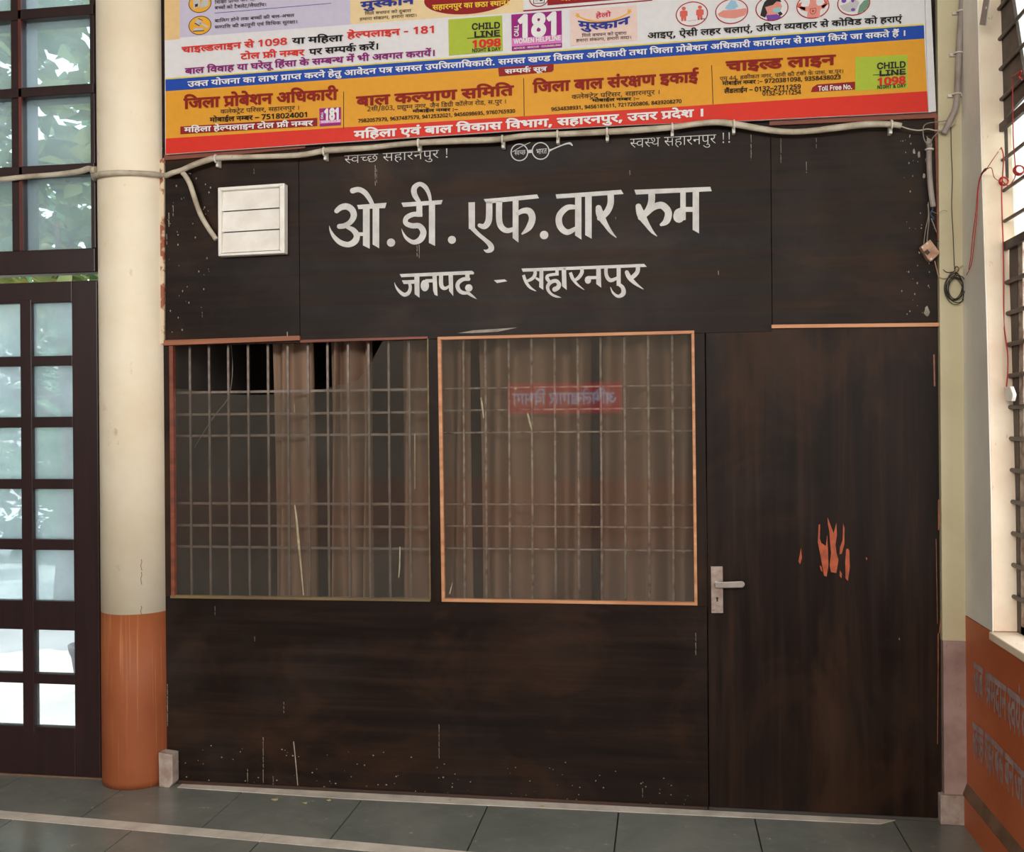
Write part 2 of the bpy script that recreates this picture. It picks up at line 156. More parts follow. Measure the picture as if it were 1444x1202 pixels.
 '22d':'255,464 268,464q 307,461q 344,457q 354,454 349,381 330,385q 282,391q 259,391 197,391q 127,337q 127,287 127,236q 191,188q 240,188 284,188q 369,233q 400,274 386,310q 380,353 442,366q 502,413q 502,457 502,485q 479,533q 465,551 0,551 0,622 937,622 937,551 833,551 833,0 752,0 752,179 724,161q 646,132q 595,132 546,132q 468,170q 440,204 416,182q 359,143q 284,118q 233,118 181,118q 96,160q 46,235q 46,286 46,372q 161,464q|471,301 491,252q 552,203q 601,203 651,203q 725,245q 752,274 752,551 553,551 582,499q 582,445 582,337q',
 '108':'519,551 371,551 371,349 316,349 268,349q 204,333q 181,318 126,280q 126,215 126,167q 170,104q 241,74q 283,74 337,74q 413,99q 455,121 482,47 438,27q 339,0q 286,0 217,0q 108,52q 46,150q 46,220 46,285q 114,374q 225,420q 288,420 290,420 290,551 0,551 0,622 519,622|31,-165 279,-12 319,-12 465,-192 406,-230 289,-85 78,-230',
 'c':'271,222 242,222q 184,208q 161,197 114,225q 50,301q 50,352 50,380q 70,420q 87,433 110,450q 172,465q 221,465 314,465 314,551 0,551 0,622 505,622 505,551 395,551 395,394 211,394 180,394q 154,388q 145,381 130,369q 130,347 130,323q 158,290q 174,277 220,294q 275,294 349,294q 447,219q 447,154 447,89q 364,14q 289,4 318,-8q 381,-30q 415,-40 382,-110 325,-84q 221,-27q 176,1 117,4q 48,33q 48,65 48,87q 75,116q 101,116 121,116q 164,95q 194,70 208,68q 219,68 289,68q 366,109q 366,153 366,186q 317,222q|293,615 272,650q 243,726q 243,762 243,829q 332,896q 398,896 430,896q 484,883q 504,872 482,806 465,815q 427,827q 405,827 365,827q 323,782q 323,747 323,714q 350,651q 375,615',
 '33e':'40,343 460,343 460,261 40,261',
 '32a':'412,633 44,633 44,714 503,714 503,643 232,0 137,0',
 '328':'238,-10 188,-10q 96,9q 64,29 64,113 86,98q 147,77q 213,66q 240,66 317,66q 404,140q 404,219 404,290q 318,363q 236,363 210,363q 143,354q 123,350 79,378 106,714 443,714 443,633 183,633 164,428 180,432q 235,438q 266,438 331,438q 434,391q 495,298q 495,229 495,117q 363,-10q',
 '325':'47,76 218,262 267,315q 336,399q 374,481q 374,530 374,587q 310,649q 259,649 213,649q 138,611q 104,582 54,640 93,675q 196,724q 260,724 354,724q 464,622q 464,533 464,478q 420,380q 343,284q 293,231 156,85 156,81 492,81 492,0 47,0',
 '327':'341,160 11,160 11,238 335,718 427,718 427,241 531,241 531,160 427,160 427,0 341,0|341,241 341,415 341,452q 344,533q 347,604q 347,626 343,626 336,607q 310,555q 299,538 98,241',
 '27':'634,551 634,0 553,0 553,551 420,551 420,321 420,279q 403,221q 385,198 364,173q 298,146q 251,146 158,146q 114,205 97,228q 79,298q 79,352 79,551 0,551 0,622 737,622 737,551|249,217 301,217q 321,249 332,266q 339,310q 339,353 339,551 160,551 160,353 160,314q 168,268q 178,251 189,235q 222,217q',
 '326':'229,-10 176,-10q 81,7q 40,29 40,112 83,90q 181,65q 227,65 317,65q 400,140q 400,206 400,272q 300,332q 214,332 149,332 149,406 214,406 294,406q 378,481q 378,541 378,592q 311,649q 256,649 204,649q 124,616q 88,590 43,651 80,681q 188,724q 256,724 361,724q 469,624q 469,547 469,475q 384,388q 315,376 315,373 401,363q 491,274q 491,203 491,109q 363,-10q',
 '218':'264,-11 179,-11q 77,69q 77,136 77,190q 108,230 80,252q 42,312q 42,352 42,380q 62,420q 79,433 102,451q 160,465q 202,465 270,465 270,551 0,551 0,622 699,622 699,551 595,551 595,-12 514,-12 514,101 491,77q 422,25q 327,-11q|514,551 351,551 351,394 203,394 172,394q 146,388q 137,381 122,369q 122,347 122,325q 146,290q 166,277 214,300q 277,300 290,300q 328,297q 363,293q 373,290 367,218 349,221q 305,227q 282,227 220,227q 158,182q 158,141 158,99q 217,59q 265,59 344,59q 462,143q 514,211',
 '100':'172,-24 125,43 393,205 393,551 208,551 208,234 208,208q 183,178q 160,178 134,178q 79,220q 41,280q 41,308 41,331q 68,359q 102,359 127,359 127,551 0,551 0,622 578,622 578,551 474,551 474,0 393,0 393,122',
 '32d':'147,414 121,414q 85,446q 85,482 85,520q 121,550q 147,550 173,550q 209,520q 209,482 209,446q 173,414q|147,-14 121,-14q 85,18q 85,54 85,92q 121,122q 147,122 173,122q 209,92q 209,54 209,18q 173,-14q',
 '329':'288,-10 223,-10q 117,58q 55,198q 55,305 55,367q 70,487q 110,594q 180,677q 289,724q 367,724 386,724q 435,720q 451,715 451,639 434,645q 391,651q 370,651 304,651q 219,605q 170,526q 148,422q 146,364 152,364 172,399q 244,447q 302,447 394,447q 505,334q 505,230 505,119q 388,-10q|287,65 346,65q 419,145q 419,230 419,298q 355,377q 290,377 246,377q 180,338q 144,279q 144,247 144,204q 176,120q 240,65q',
 'LT':'47,633 47,714 587,714 587,633 363,633 363,0 272,0 272,633',
 'Lo':'294,-12 221,-12q 111,58q 50,182q 50,265 50,348q 111,473q 221,542q 294,542 367,542q 477,473q 539,348q 539,265 539,182q 477,58q 367,-12q|294,66 348,66q 418,121q 451,212q 451,265 451,318q 418,409q 348,465q 294,465 240,465q 171,409q 138,318q 138,265 138,212q 171,121q 240,66q',
 'Ll':'196,-4 136,-4q 76,61q 76,119 76,714 162,714 162,140 162,104q 180,73q 207,73 220,73q 235,75q 241,77 258,4 247,1q 213,-4q',
 'LF':'86,0 86,714 518,714 518,633 177,633 177,389 485,389 485,309 177,309 177,0',
 'Lr':'76,0 76,536 159,536 159,453 165,453 180,494q 256,543q 304,543 313,543q 340,542q 347,542 347,455 344,456q 313,460q 296,460 257,460q 196,428q 162,372q 162,335 162,0',
 'Le':'301,-12 223,-12q 111,58q 50,181q 50,264 50,346q 109,472q 218,542q 291,542 334,542q 416,514q 484,451q 524,349q 524,275 524,239 108,239 108,311 478,311 438,285 438,337q 404,419q 339,466q 291,466 242,466q 173,418q 137,342q 137,299 137,250 137,191q 178,108q 253,65q 301,65 333,65q 385,83q 422,120q 432,148 516,125 503,84q 444,23q 356,-12q',
 'LN':'86,0 86,714 194,714 484,257 495,240q 528,184q 566,114q 584,74 571,74 567,115q 563,191q 562,254q 562,276 562,714 653,714 653,0 545,0 286,406 268,435q 232,495q 186,576q 152,637 169,637 172,584q 175,494q 178,426q 178,407 178,0',
 'L.':'134,-6 107,-6q 69,32q 69,58 69,85q 107,123q 134,123 161,123q 198,85q 198,58 198,32q 161,-6q',
 '1a3':'296,-12 335,5q 378,9 367,27q 349,59q 342,73 330,71q 302,68q 287,68 245,68q 160,89q 89,136q 46,215q 46,272 46,316q 77,379q 102,401 135,430q 231,456q 290,456 295,456 295,551 0,551 0,622 534,622 534,551 376,551 376,385 327,385 269,385q 198,371q 173,355 151,340q 126,294q 126,262 126,209q 205,140q 287,140 293,140q 305,140q 312,141 306,161q 306,176 306,211q 348,240q 373,240 416,240q 461,191q 461,162 461,130q 432,95q 410,86 420,68q 443,29q 459,5 510,-7q 566,-78q 566,-129 566,-190q 473,-268q 387,-268 290,-268q 149,-176q 89,-100 150,-57 189,-105q 259,-167q 338,-196q 387,-196 493,-196q 493,-122 493,-89q 444,-57q 413,-57 386,-57q 343,-68q 322,-79',
 '1f':'296,70 373,70q 499,133q 574,241q 574,310 574,357q 528,419q 487,419 453,419q 424,383q 424,358 424,326q 477,275q 535,261 502,198 421,221q 347,304q 347,356 347,404q 402,472q 455,481 455,551 0,551 0,622 715,622 715,551 535,551 535,477 586,464q 653,380q 653,308 653,250q 603,140q 510,52q 378,0q 296,0 199,0q 101,83q 101,147 101,168q 116,213q 132,231 90,251q 43,316q 43,359 43,419q 133,483q 206,483 223,483q 275,478q 288,473 282,404 268,408q 233,415q 212,415 124,415q 124,350 124,321q 168,289q 202,281 231,290q 266,290 277,290q 301,288q 308,287 302,217 296,218q 281,218q 276,218 182,218q 182,148 182,108q 244,70q',
 '24':'600,551 371,551 371,414 451,384q 539,271q 539,198 539,128q 473,41q 363,0q 297,0 184,0q 46,113q 46,216 46,283q 114,374q 225,420q 287,420 290,420 290,551 0,551 0,622 600,622|293,72 364,72q 458,133q 458,200 458,248q 400,325q 343,349 308,349 234,349q 187,321 159,304q 126,249q 126,210 126,140q 221,72q',
 '238':'380,42 326,-12 270,37q 171,137q 95,225q 73,256 51,287q 40,323q 40,340 40,359q 70,393q 104,393 129,393q 166,370q 181,350 202,369q 217,428q 217,458 217,488q 208,536q 201,551 0,551 0,622 494,622 520,632q 552,632 593,632q 668,597q 716,525q 716,469 716,395q 636,303q 562,274 585,238q 643,203q 694,203 746,203q 820,243q 852,275 852,551 770,551 770,622 1036,622 1036,551 933,551 933,0 852,0 852,180 823,161q 743,132q 688,132 619,132q 513,197q 484,259 436,251q 380,251 338,251q 245,266q 212,277 192,264q 167,253 208,201q 319,91q|369,322 410,322q 479,328q 519,337 582,358q 635,422q 635,467 635,517q 588,568q 551,568 526,568q 494,544q 494,521 494,470q 575,461 567,391 502,400q 426,461q 426,519 426,536q 430,551 281,551 288,534q 298,488q 298,458 298,416q 279,354q 262,333 314,322q',
 'LC':'375,-10 284,-10q 140,79q 58,243q 58,357 58,470q 140,634q 284,724q 375,724 429,724q 526,692q 602,631q 654,544q 663,489 572,489 564,526q 528,582q 474,620q 410,639q 375,639 311,639q 207,574q 147,448q 147,357 147,265q 208,139q 311,75q 375,75 410,75q 474,94q 528,132q 564,188q 572,225 663,225 654,170q 603,84q 526,23q 430,-10q',
 'LH':'86,0 86,714 177,714 177,405 552,405 552,714 643,714 643,0 552,0 552,325 177,325 177,0',
 'LI':'44,0 44,81 171,81 171,633 44,633 44,714 389,714 389,633 262,633 262,81 389,81 389,0',
 'LL':'86,0 86,714 177,714 177,81 508,81 508,0',
 'LD':'309,0 137,0 137,81 303,81 391,81q 505,147q 562,272q 562,358 562,444q 506,567q 395,633q 312,633 133,633 133,714 318,714 423,714q 571,629q 650,469q 650,358 650,247q 570,86q 418,0q|177,714 177,0 86,0 86,714',
 'LE':'86,0 86,714 521,714 521,633 177,633 177,401 498,401 498,320 177,320 177,81 526,81 526,0',
 'LG':'378,-10 283,-10q 139,80q 58,244q 58,357 58,470q 139,634q 281,724q 372,724 429,724q 527,690q 605,628q 656,542q 666,490 572,490 561,525q 524,579q 474,619q 411,639q 373,639 310,639q 207,575q 147,449q 147,357 147,265q 208,140q 312,75q 378,75 438,75q 530,126q 582,220q 582,285 609,279 397,279 397,359 671,359 671,281 671,192q 595,62q 463,-10q',
 'L&':'278,-10 207,-10q 105,43q 50,131q 50,186 50,233q 88,301q 156,360q 198,392 304,470 317,479q 348,506q 369,543q 369,568 369,602q 324,646q 285,646 258,646q 217,624q 195,586q 195,560 195,533q 219,484q 261,431q 288,399 617,0 513,0 242,325 204,371q 143,445q 108,517q 108,559 108,607q 151,679q 230,721q 283,721 336,721q 414,679q 456,610q 456,567 456,534q 432,479q 389,432q 361,411 219,305 174,273q 138,217q 138,184 138,149q 172,95q 232,66q 272,66 314,66q 393,101q 455,166q 492,258q 492,315 575,315 575,244q 542,153q 500,101q 486,87 469,66 434,28q 329,-10q',
 'LA':'25,0 284,714 390,714 652,0 556,0 405,424 391,463q 354,580q 328,671 345,671 319,579q 281,460q 269,424 122,0|155,199 155,279 522,279 522,199',
 'LY':'288,0 288,292 25,714 130,714 272,484 296,445q 333,374q 352,321 316,321 335,375q 373,447q 395,484 536,714 641,714 379,292 379,0',
 'LW':'219,0 25,714 118,714 231,276 240,241q 256,169q 272,94q 278,55 267,55 275,94q 290,169q 307,241q 316,276 432,714 535,714 650,276 659,241q 676,169q 692,94q 700,55 687,55 694,94q 710,169q 727,241q 736,276 848,714 942,714 747,0 641,0 518,452 506,496q 484,600q 473,668 493,668 482,604q 462,503q 448,452 326,0',
 'LO':'376,-10 284,-10q 141,79q 58,243q 58,357 58,470q 141,634q 284,724q 376,724 467,724q 610,634q 692,470q 692,357 692,243q 610,79q 467,-10q|376,75 439,75q 542,139q 603,265q 603,357 603,449q 542,575q 439,639q 376,639 311,639q 208,574q 147,448q 147,357 147,265q 208,140q 311,75q',
 'LM':'86,0 86,714 216,714 392,264 398,248q 414,200q 431,145q 448,90q 454,66 434,66 440,88q 457,142q 474,198q 491,247q 497,264 670,714 800,714 800,0 711,0 711,408 711,430q 711,486q 713,549q 714,613q 714,643 722,643 712,610q 690,541q 668,478q 649,425q 642,408 483,0 403,0 242,408 235,425q 217,476q 195,539q 172,608q 160,643 169,643 170,616q 171,554q 172,490q 173,431q 173,408 173,0',
 'LP':'86,0 86,714 331,714 414,714q 522,653q 574,551q 574,487 574,423q 522,320q 415,258q 331,258 158,258 158,338 327,338 383,338q 452,377q 484,445q 484,487 484,529q 452,596q 383,634q 326,634 177,634 177,0',
 'LV':'288,0 25,714 121,714 272,290 285,254q 323,132q 349,43 332,43 357,135q 396,254q 408,290 555,714 652,714 392,0',
 'L·':'141,275 115,275q 77,312q 77,339 77,366q 115,404q 141,404 168,404q 206,366q 206,339 206,312q 168,275q',
 'LR':'86,0 86,714 331,714 414,714q 522,657q 574,557q 574,494 574,430q 522,332q 415,277q 331,277 137,277 137,358 327,358 383,358q 452,391q 484,452q 484,494 484,536q 452,599q 383,634q 326,634 177,634 177,0|496,0 324,322 426,322 602,0',
 'LS':'315,-12 238,-12q 124,37q 60,127q 56,187 149,187 153,147q 200,94q 273,69q 315,69 363,69q 440,101q 485,158q 485,196 485,230q 447,274q 382,301q 344,312 258,336 172,361q 76,452q 76,523 76,583q 141,674q 252,724q 321,724 392,724q 500,674q 563,588q 564,534 475,534 469,586q 382,643q 318,643 272,643q 203,613q 164,561q 164,527 164,490q 211,444q 275,419q 300,412 372,392 401,384q 470,357q 533,313q 574,244q 574,195 574,136q 513,42q 397,-12q',
 'LU':'366,-12 281,-12q 155,55q 86,170q 86,243 86,714 177,714 177,250 177,199q 223,119q 307,73q 366,73 424,73q 508,119q 553,199q 553,250 553,714 644,714 644,243 644,170q 575,55q 450,-12q',
 '1f5':'0,622 1121,622 1121,551 941,551 941,477 992,464q 1059,380q 1059,308 1059,250q 1009,140q 916,52q 784,0q 702,0 605,0q 507,83q 507,147 507,168q 522,213q 538,231 496,251q 449,316q 449,359 449,419q 539,483q 612,483 629,483q 681,478q 694,473 688,404 674,408q 639,415q 618,415 530,415q 530,350 530,321q 574,289q 608,281 637,290q 672,290 683,290q 707,288q 714,287 708,217 702,218q 687,218q 682,218 588,218q 588,148 588,108q 650,70q 702,70 779,70q 905,133q 980,241q 980,310 980,357q 934,419q 893,419 859,419q 830,383q 830,358 830,326q 883,275q 941,261 908,198 827,221q 753,304q 753,356 753,404q 808,472q 861,481 861,551 0,551|505,198 469,167q 380,118q 317,118 240,118q 141,204q 141,275 141,304q 166,355q 185,371 38,369 38,441 331,441 349,441q 385,440q 389,440 382,370 350,370 292,370q 221,321q 221,274 221,231q 279,188q 317,188 364,188q 432,228q 457,253',
 '316':'181,201 156,714 263,714 238,201|147,54 147,91q 183,121q 209,121 234,121q 271,91q 271,54 271,18q 234,-14q 209,-14 183,-14q 147,18q',
 '11c':'243,40 195,107 447,258 389,270q 295,298q 257,314 214,286q 123,229q 76,202 28,270 69,290q 146,333q 183,354 130,392q 89,464q 89,503 89,556q 174,632q 247,632 313,632q 399,559q 399,500 399,457q 354,388q 319,361 363,344q 483,316q 537,310 537,551 461,551 461,622 722,622 722,551 618,551 618,0 537,0 537,234|168,497 168,473q 202,419q 248,393 281,415q 318,469q 318,500 318,534q 278,566q 244,566 215,566q 168,532q',
}
# (surface, flow, colour, boldness, reference height, left x, left y, right x, right y, height, set width, "glyph x y;...")
LINES = [
 ('banner','t','dark',8,622,302.7,1,360,-4,4.5,6506,'43 0 0;3a 259 0;b3 939 0;42 1651 0;112 2170 0;42 2738 0;cb 2997 0;28 3305 0;19 4135 0;34 4897 0;34 5566 0;3d 5975 0;4b 6506 0'),
 ('banner','t','dark',8,622,302.7,9,376,4.2,4.4,9011,'30 0 0;1f4 571 0;1cd 1569 0;19 2088 0;4f 2850 0;23 3369 0;4c 3829 0;30 3873 0;36 4444 0;4b 5122 0;23 5122 0;322 5626 0;36 6055 0;4c 6733 0;2e 6733 0;23 7301 0;4d 7805 0;2e 8064 0;68 8632 0'),
 ('banner','t','dark',8,622,302.7,27.4,415,19.4,4.2,12884,'30 0 0;42 571 0;43 830 0;36 1089 0;1b 1767 0;3d 2590 0;4f 3121 0;2c 3380 0;4b 3935 0;28 4195 0;19 4765 0;30 5787 0;1f4 6358 0;1cd 7356 0;19 7875 0;44 8637 0;1e 9156 0;36 9790 0;320 10468 0;9 10808 0;1e 11572 0;36 12206 0'),
 ('banner','t','dark',8,622,302.7,36.3,419.8,28.4,4.2,13237,'3c 0 0;225 676 0;43 1591 0;209 1850 0;19 2791 0;44 3553 0;19 4072 0;42 4834 0;2c 5093 0;46 5648 0;2c 5648 0;44 6203 0;13 6722 0;39 7275 0;6 7831 0;43 8091 0;39 8350 0;43 8906 0;2b 9165 0;19 9780 0;3c 10802 0;45 11478 0;34 11478 0;b3 11887 0;42 12599 0;68 12858 0'),
 ('banner','t','red',28,622,256.3,66.5,405.2,54.4,8,7719,'1e 0 0;42 634 0;b 893 0;22a 1384 0;36 2336 0;42 3014 0;b 3273 0;2c 3764 0;3c 4579 0;4b 5255 0;324 5515 0;323 6066 0;32c 6617 0;32b 7168 0'),
 ('banner','t','black',28,622,412,54,483,49.6,8,3424,'33 0 0;42 580 0;32 1099 0;43 1697 0;3d 1956 0;36 2487 0;42 3165 0'),
 ('banner','t','red',28,622,489.7,45.7,615.5,37.4,8.3,6095,'3d 0 0;4b 531 0;d2 531 0;2e 1031 0;36 1599 0;42 2277 0;b 2536 0;2c 3027 0;320 3842 0;324 4442 0;32b 4993 0;324 5544 0'),
 ('banner','t','red',28,622,339.4,75.8,428.8,70,8,4876,'23 0 0;4f 504 0;36 763 0;113 1701 0;44 2472 0;2c 2991 0;cf 3546 0;30 3896 0;34 4467 0'),
 ('banner','t','black',28,622,436,69.6,534.7,61.2,8,5400,'2e 0 0;34 568 0;3c 1237 0;225 1913 0;19 2828 0;b5 3369 0;19 3850 0;34 4612 0;1c1 5021 0;68 5021 0'),
 ('banner','t','purple',28,622,261,96.5,614.3,70.5,8,20175,'30 0 0;42 571 0;36 830 0;43 1768 0;39 2027 0;39 2583 0;42 3139 0;3d 3398 0;33 4189 0;42 4769 0;1c 5288 0;34 5879 0;4b 6288 0;36 6288 0;46 6966 0;43 7226 0;3d 7485 0;6 8016 0;3c 8016 0;42 8692 0;19 9211 0;4b 9752 0;3c 10233 0;cf 10909 0;30 11259 0;21e 11830 0;32 12993 0;1c1 13591 0;31 13851 0;44 14554 0;9 15073 0;39 15837 0;1b 16393 0;28 16956 0;19 17786 0;34 18548 0;42 18957 0;33 19216 0;1c1 19796 0;68 19796 0'),
 ('banner','t','white',26,622,264.7,115.3,1278,42.9,7.2,60283,'d 0 0;b7 548 0;28 1151 0;33 1981 0;4f 2561 0;20 2820 0;2c 3562 0;42 4117 0;19 4636 0;42 5398 0;36 5917 0;42 6595 0;31 6854 0;112 7817 0;42 8385 0;cb 8644 0;28 8952 0;19 9782 0;34 10544 0;2c 10953 0;4b 11508 0;3d 11768 0;4b 12299 0;28 12299 0;45 12869 0;a 13129 0;39 14152 0;4b 14708 0;2a 14708 0;2c 15228 0;2e 16043 0;10d 16611 0;3c 17423 0;32 18099 0;d7 18697 0;28 19086 0;d 19916 0;2e 20464 0;43 21032 0;20 21291 0;36 22033 0;42 22711 0;43 22970 0;2b 23229 0;19 23844 0;42 24606 0;34 24865 0;44 25274 0;321 25533 0;3c 26061 0;32 26737 0;d7 27335 0;28 27724 0;1a 28554 0;c5 29372 0;25 29839 0;43 30676 0;39 30935 0;19 31491 0;42 32253 0;3c 32512 0;9 33448 0;43 34212 0;2b 34471 0;19 35086 0;42 35848 0;34 36107 0;44 36516 0;28 37035 0;29 37605 0;42 38247 0;43 38766 0;20 39025 0;36 39767 0;42 40445 0;112 40964 0;4f 41532 0;30 41791 0;4b 42362 0;3a 42362 0;2c 43042 0;9 43857 0;43 44621 0;2b 44880 0;19 45495 0;42 46257 0;34 46516 0;44 46925 0;19 47444 0;42 48206 0;33 48465 0;42 49045 0;b5 49304 0;36 49304 0;33 49982 0;3c 50822 0;4b 51498 0;112 51758 0;42 52326 0;cb 52585 0;28 52893 0;43 53723 0;19 53982 0;33 54744 0;4b 55324 0;20 55584 0;42 56326 0;3c 56845 0;19 57521 0;28 58283 0;4b 58853 0;3d 59113 0;1c4 59644 0;68 59904 0'),
 ('banner','t','black',22,622,912.9,46.7,1271.8,22.8,7.8,20723,'a 0 0;b 1023 0;13 1514 0;31f 2067 0;14 2595 0;3c 3148 0;44 3824 0;36 4343 0;3d 5021 0;34 5552 0;1e 6221 0;36 6855 0;42 7533 0;13 7792 0;6 8357 0;31f 8345 0;d 8873 0;43 9421 0;1e 9680 0;28 10314 0;22d 11144 0;39 12066 0;3d 12622 0;42 13153 0;34 13412 0;3c 14081 0;4b 14757 0;19 15017 0;4f 15779 0;43 16038 0;39 16297 0;25 16853 0;19 17690 0;4f 18452 0;3d 18971 0;34 19502 0;42 19911 0;13 20170 0;6 20735 0'),
 ('banner','t','maroon',36,622,259.5,139.8,475.6,126.4,13.5,8418,'43 0 0;20 259 0;36 1001 0;42 1679 0;112 2198 0;4f 2766 0;30 3025 0;4b 3596 0;3a 3596 0;2c 4276 0;9 5091 0;43 5855 0;2b 6114 0;19 6729 0;42 7491 0;34 7750 0;44 8159 0'),
 ('banner','t','dark',4,622,310.8,154.8,422.6,149.2,5.6,10206,'19 0 0;36 762 0;4b 1440 0;b7 1440 0;108 2043 0;4b 2503 0;23 2547 0;2e 3311 0;43 3879 0;34 4138 0;3c 4547 0;34 5223 0;31f 5632 0;3c 6160 0;3d 6836 0;42 7367 0;34 7626 0;2c 8035 0;2e 8590 0;45 9158 0;34 9158 0;68 9827 0'),
 ('banner','t','black',28,622,295.8,166.2,435,158.8,6,11531,'32 0 0;4f 598 0;30 857 0;42 1428 0;c 1687 0;36 2178 0;2c 3116 0;cf 3671 0;30 4021 0;34 4592 0;33e 5261 0;32a 6021 0;328 6572 0;324 7123 0;32b 7674 0;323 8225 0;325 8776 0;327 9327 0;323 9878 0;323 10429 0;324 10980 0'),
 ('banner','t','white',28,622,260,180,440.9,170.4,6.6,11303,'32 0 0;43 598 0;3d 857 0;36 1388 0;42 2066 0;3d 2585 0;4b 3116 0;d2 3116 0;2e 3616 0;36 4184 0;42 4862 0;b 5121 0;2c 5612 0;23 6427 0;4f 6931 0;36 7190 0;113 8128 0;44 8899 0;2c 9418 0;cf 9973 0;30 10323 0;34 10894 0'),
 ('banner','t','maroon',36,622,502.9,136.9,723.5,121.1,12.7,7214,'30 0 0;42 571 0;36 830 0;19 1768 0;d2 2530 0;33 3030 0;42 3610 0;27 3869 0;3c 4852 0;43 5528 0;32 5787 0;43 6385 0;28 6644 0'),
 ('banner','t','dark',4,622,517.4,151.3,714.4,140.2,5.6,19077,'325 0 0;3c 551 0;44 1227 0;322 1486 0;32b 1915 0;323 2466 0;326 3017 0;31f 3568 0;112 4096 0;218 4664 0;45 5348 0;cf 5348 0;2c 5698 0;2c 6513 0;1b 7068 0;34 7631 0;31f 8040 0;20 8568 0;4c 9310 0;2c 9310 0;43 10125 0;25 10384 0;100 10961 0;44 11524 0;19 12043 0;4d 12805 0;36 13064 0;4b 13742 0;20 13742 0;34 14744 0;4f 15153 0;25 15412 0;31f 15989 0;3c 16517 0;321 17193 0;2e 17461 0;45 18029 0;34 18029 0;68 18698 0'),
 ('banner','t','black',28,622,581.8,154.9,646,152.3,4,6055,'32 0 0;4f 598 0;30 857 0;42 1428 0;c 1687 0;36 2178 0;2c 3116 0;cf 3671 0;30 4021 0;34 4592 0;32d 5261 0;33e 5555 0'),
 ('banner','t','black',24,714,504.5,168,726.6,153.8,5,29662,'32a 0 0;32c 551 0;32b 1102 0;325 1653 0;323 2204 0;328 2755 0;32a 3306 0;32c 3857 0;32a 4408 0;32c 4959 0;31f 5510 0;32c 6038 0;329 6589 0;326 7140 0;32a 7691 0;327 8242 0;32b 8793 0;32a 9344 0;328 9895 0;32a 10446 0;32c 10997 0;31f 11548 0;32c 12076 0;327 12627 0;324 13178 0;325 13729 0;328 14280 0;326 14831 0;325 15382 0;323 15933 0;325 16484 0;324 17035 0;31f 17586 0;32c 18114 0;327 18665 0;328 19216 0;329 19767 0;323 20318 0;32c 20869 0;32b 21420 0;329 21971 0;32c 22522 0;328 23073 0;31f 23624 0;32c 24152 0;32a 24703 0;329 25254 0;323 25805 0;32a 26356 0;329 26907 0;328 27458 0;32c 28009 0;326 28560 0;323 29111 0'),
 ('banner','t','white',28,622,712.2,98.3,770.8,94.1,5.8,3841,'3c 0 0;225 676 0;19 1591 0;b5 2132 0;3c 2613 0;46 3289 0;10d 3289 0'),
 ('banner','t','maroon',36,622,751.8,117,984.1,101.6,13.5,8749,'43 0 0;20 259 0;36 1001 0;42 1679 0;30 2198 0;42 2769 0;36 3028 0;3c 3966 0;6 4642 0;34 4642 0;b3 5051 0;27 5763 0;b 6746 0;19 7237 0;42 7999 0;c 8258 0'),
 ('banner','t','dark',4,622,806,134,931.2,126.7,5.8,10206,'19 0 0;36 762 0;4b 1440 0;b7 1440 0;108 2043 0;4b 2503 0;23 2547 0;2e 3311 0;43 3879 0;34 4138 0;3c 4547 0;34 5223 0;31f 5632 0;3c 6160 0;3d 6836 0;42 7367 0;34 7626 0;2c 8035 0;2e 8590 0;45 9158 0;34 9158 0;68 9827 0'),
 ('banner','t','black',28,622,835.2,139.8,901.7,137,4,6055,'32 0 0;4f 598 0;30 857 0;42 1428 0;c 1687 0;36 2178 0;2c 3116 0;cf 3671 0;30 4021 0;34 4592 0;32d 5261 0;33e 5555 0'),
 ('banner','t','black',24,714,777,151.5,961.3,140,5,23624,'32c 0 0;329 551 0;326 1102 0;327 1653 0;32b 2204 0;326 2755 0;32b 3306 0;32c 3857 0;326 4408 0;324 4959 0;31f 5510 0;32c 6038 0;327 6589 0;328 7140 0;329 7691 0;324 8242 0;32b 8793 0;324 9344 0;329 9895 0;324 10446 0;324 10997 0;31f 11548 0;32a 12076 0;325 12627 0;324 13178 0;32a 13729 0;325 14280 0;329 14831 0;323 15382 0;32b 15933 0;323 16484 0;329 17035 0;31f 17586 0;32b 18114 0;327 18665 0;326 19216 0;32c 19767 0;325 20318 0;323 20869 0;32b 21420 0;325 21971 0;32a 22522 0;323 23073 0'),
 ('banner','t','maroon',36,622,1024.4,87.1,1177.3,77.6,13.2,4579,'1e 0 0;42 634 0;b 893 0;22a 1384 0;36 2596 0;42 3274 0;b 3533 0;2c 4024 0'),
 ('banner','t','dark',4,622,1015,108.6,1190,97.8,5,18560,'13 0 0;32 553 0;327 1411 0;327 1962 0;31f 2513 0;3d 3041 0;19 3572 0;44 4334 0;19 4593 0;28 5355 0;2c 6185 0;1b 6740 0;34 7303 0;31f 7712 0;2e 8240 0;42 8808 0;2c 9067 0;44 9622 0;19 10141 0;44 10903 0;23 11422 0;6 11882 0;19 11926 0;44 12688 0;19 13207 0;4b 13748 0;2e 14229 0;42 14797 0;3c 15056 0;31f 15732 0;3c 16260 0;321 16936 0;2e 17204 0;45 17772 0;34 17772 0;68 18181 0'),
 ('banner','t','black',26,622,1018.8,115.4,1186,106.2,5,17863,'32 0 0;4f 598 0;30 857 0;42 1428 0;c 1687 0;36 2178 0;2c 3116 0;cf 3671 0;30 4021 0;34 4592 0;32d 5261 0;33e 5555 0;32c 6315 0;32a 6866 0;325 7417 0;323 7968 0;326 8519 0;32b 9070 0;324 9621 0;323 10172 0;32c 10723 0;32b 11274 0;31f 11825 0;32c 12353 0;326 12904 0;328 13455 0;32b 14006 0;327 14557 0;326 15108 0;32b 15659 0;323 16210 0;325 16761 0;326 17312 0'),
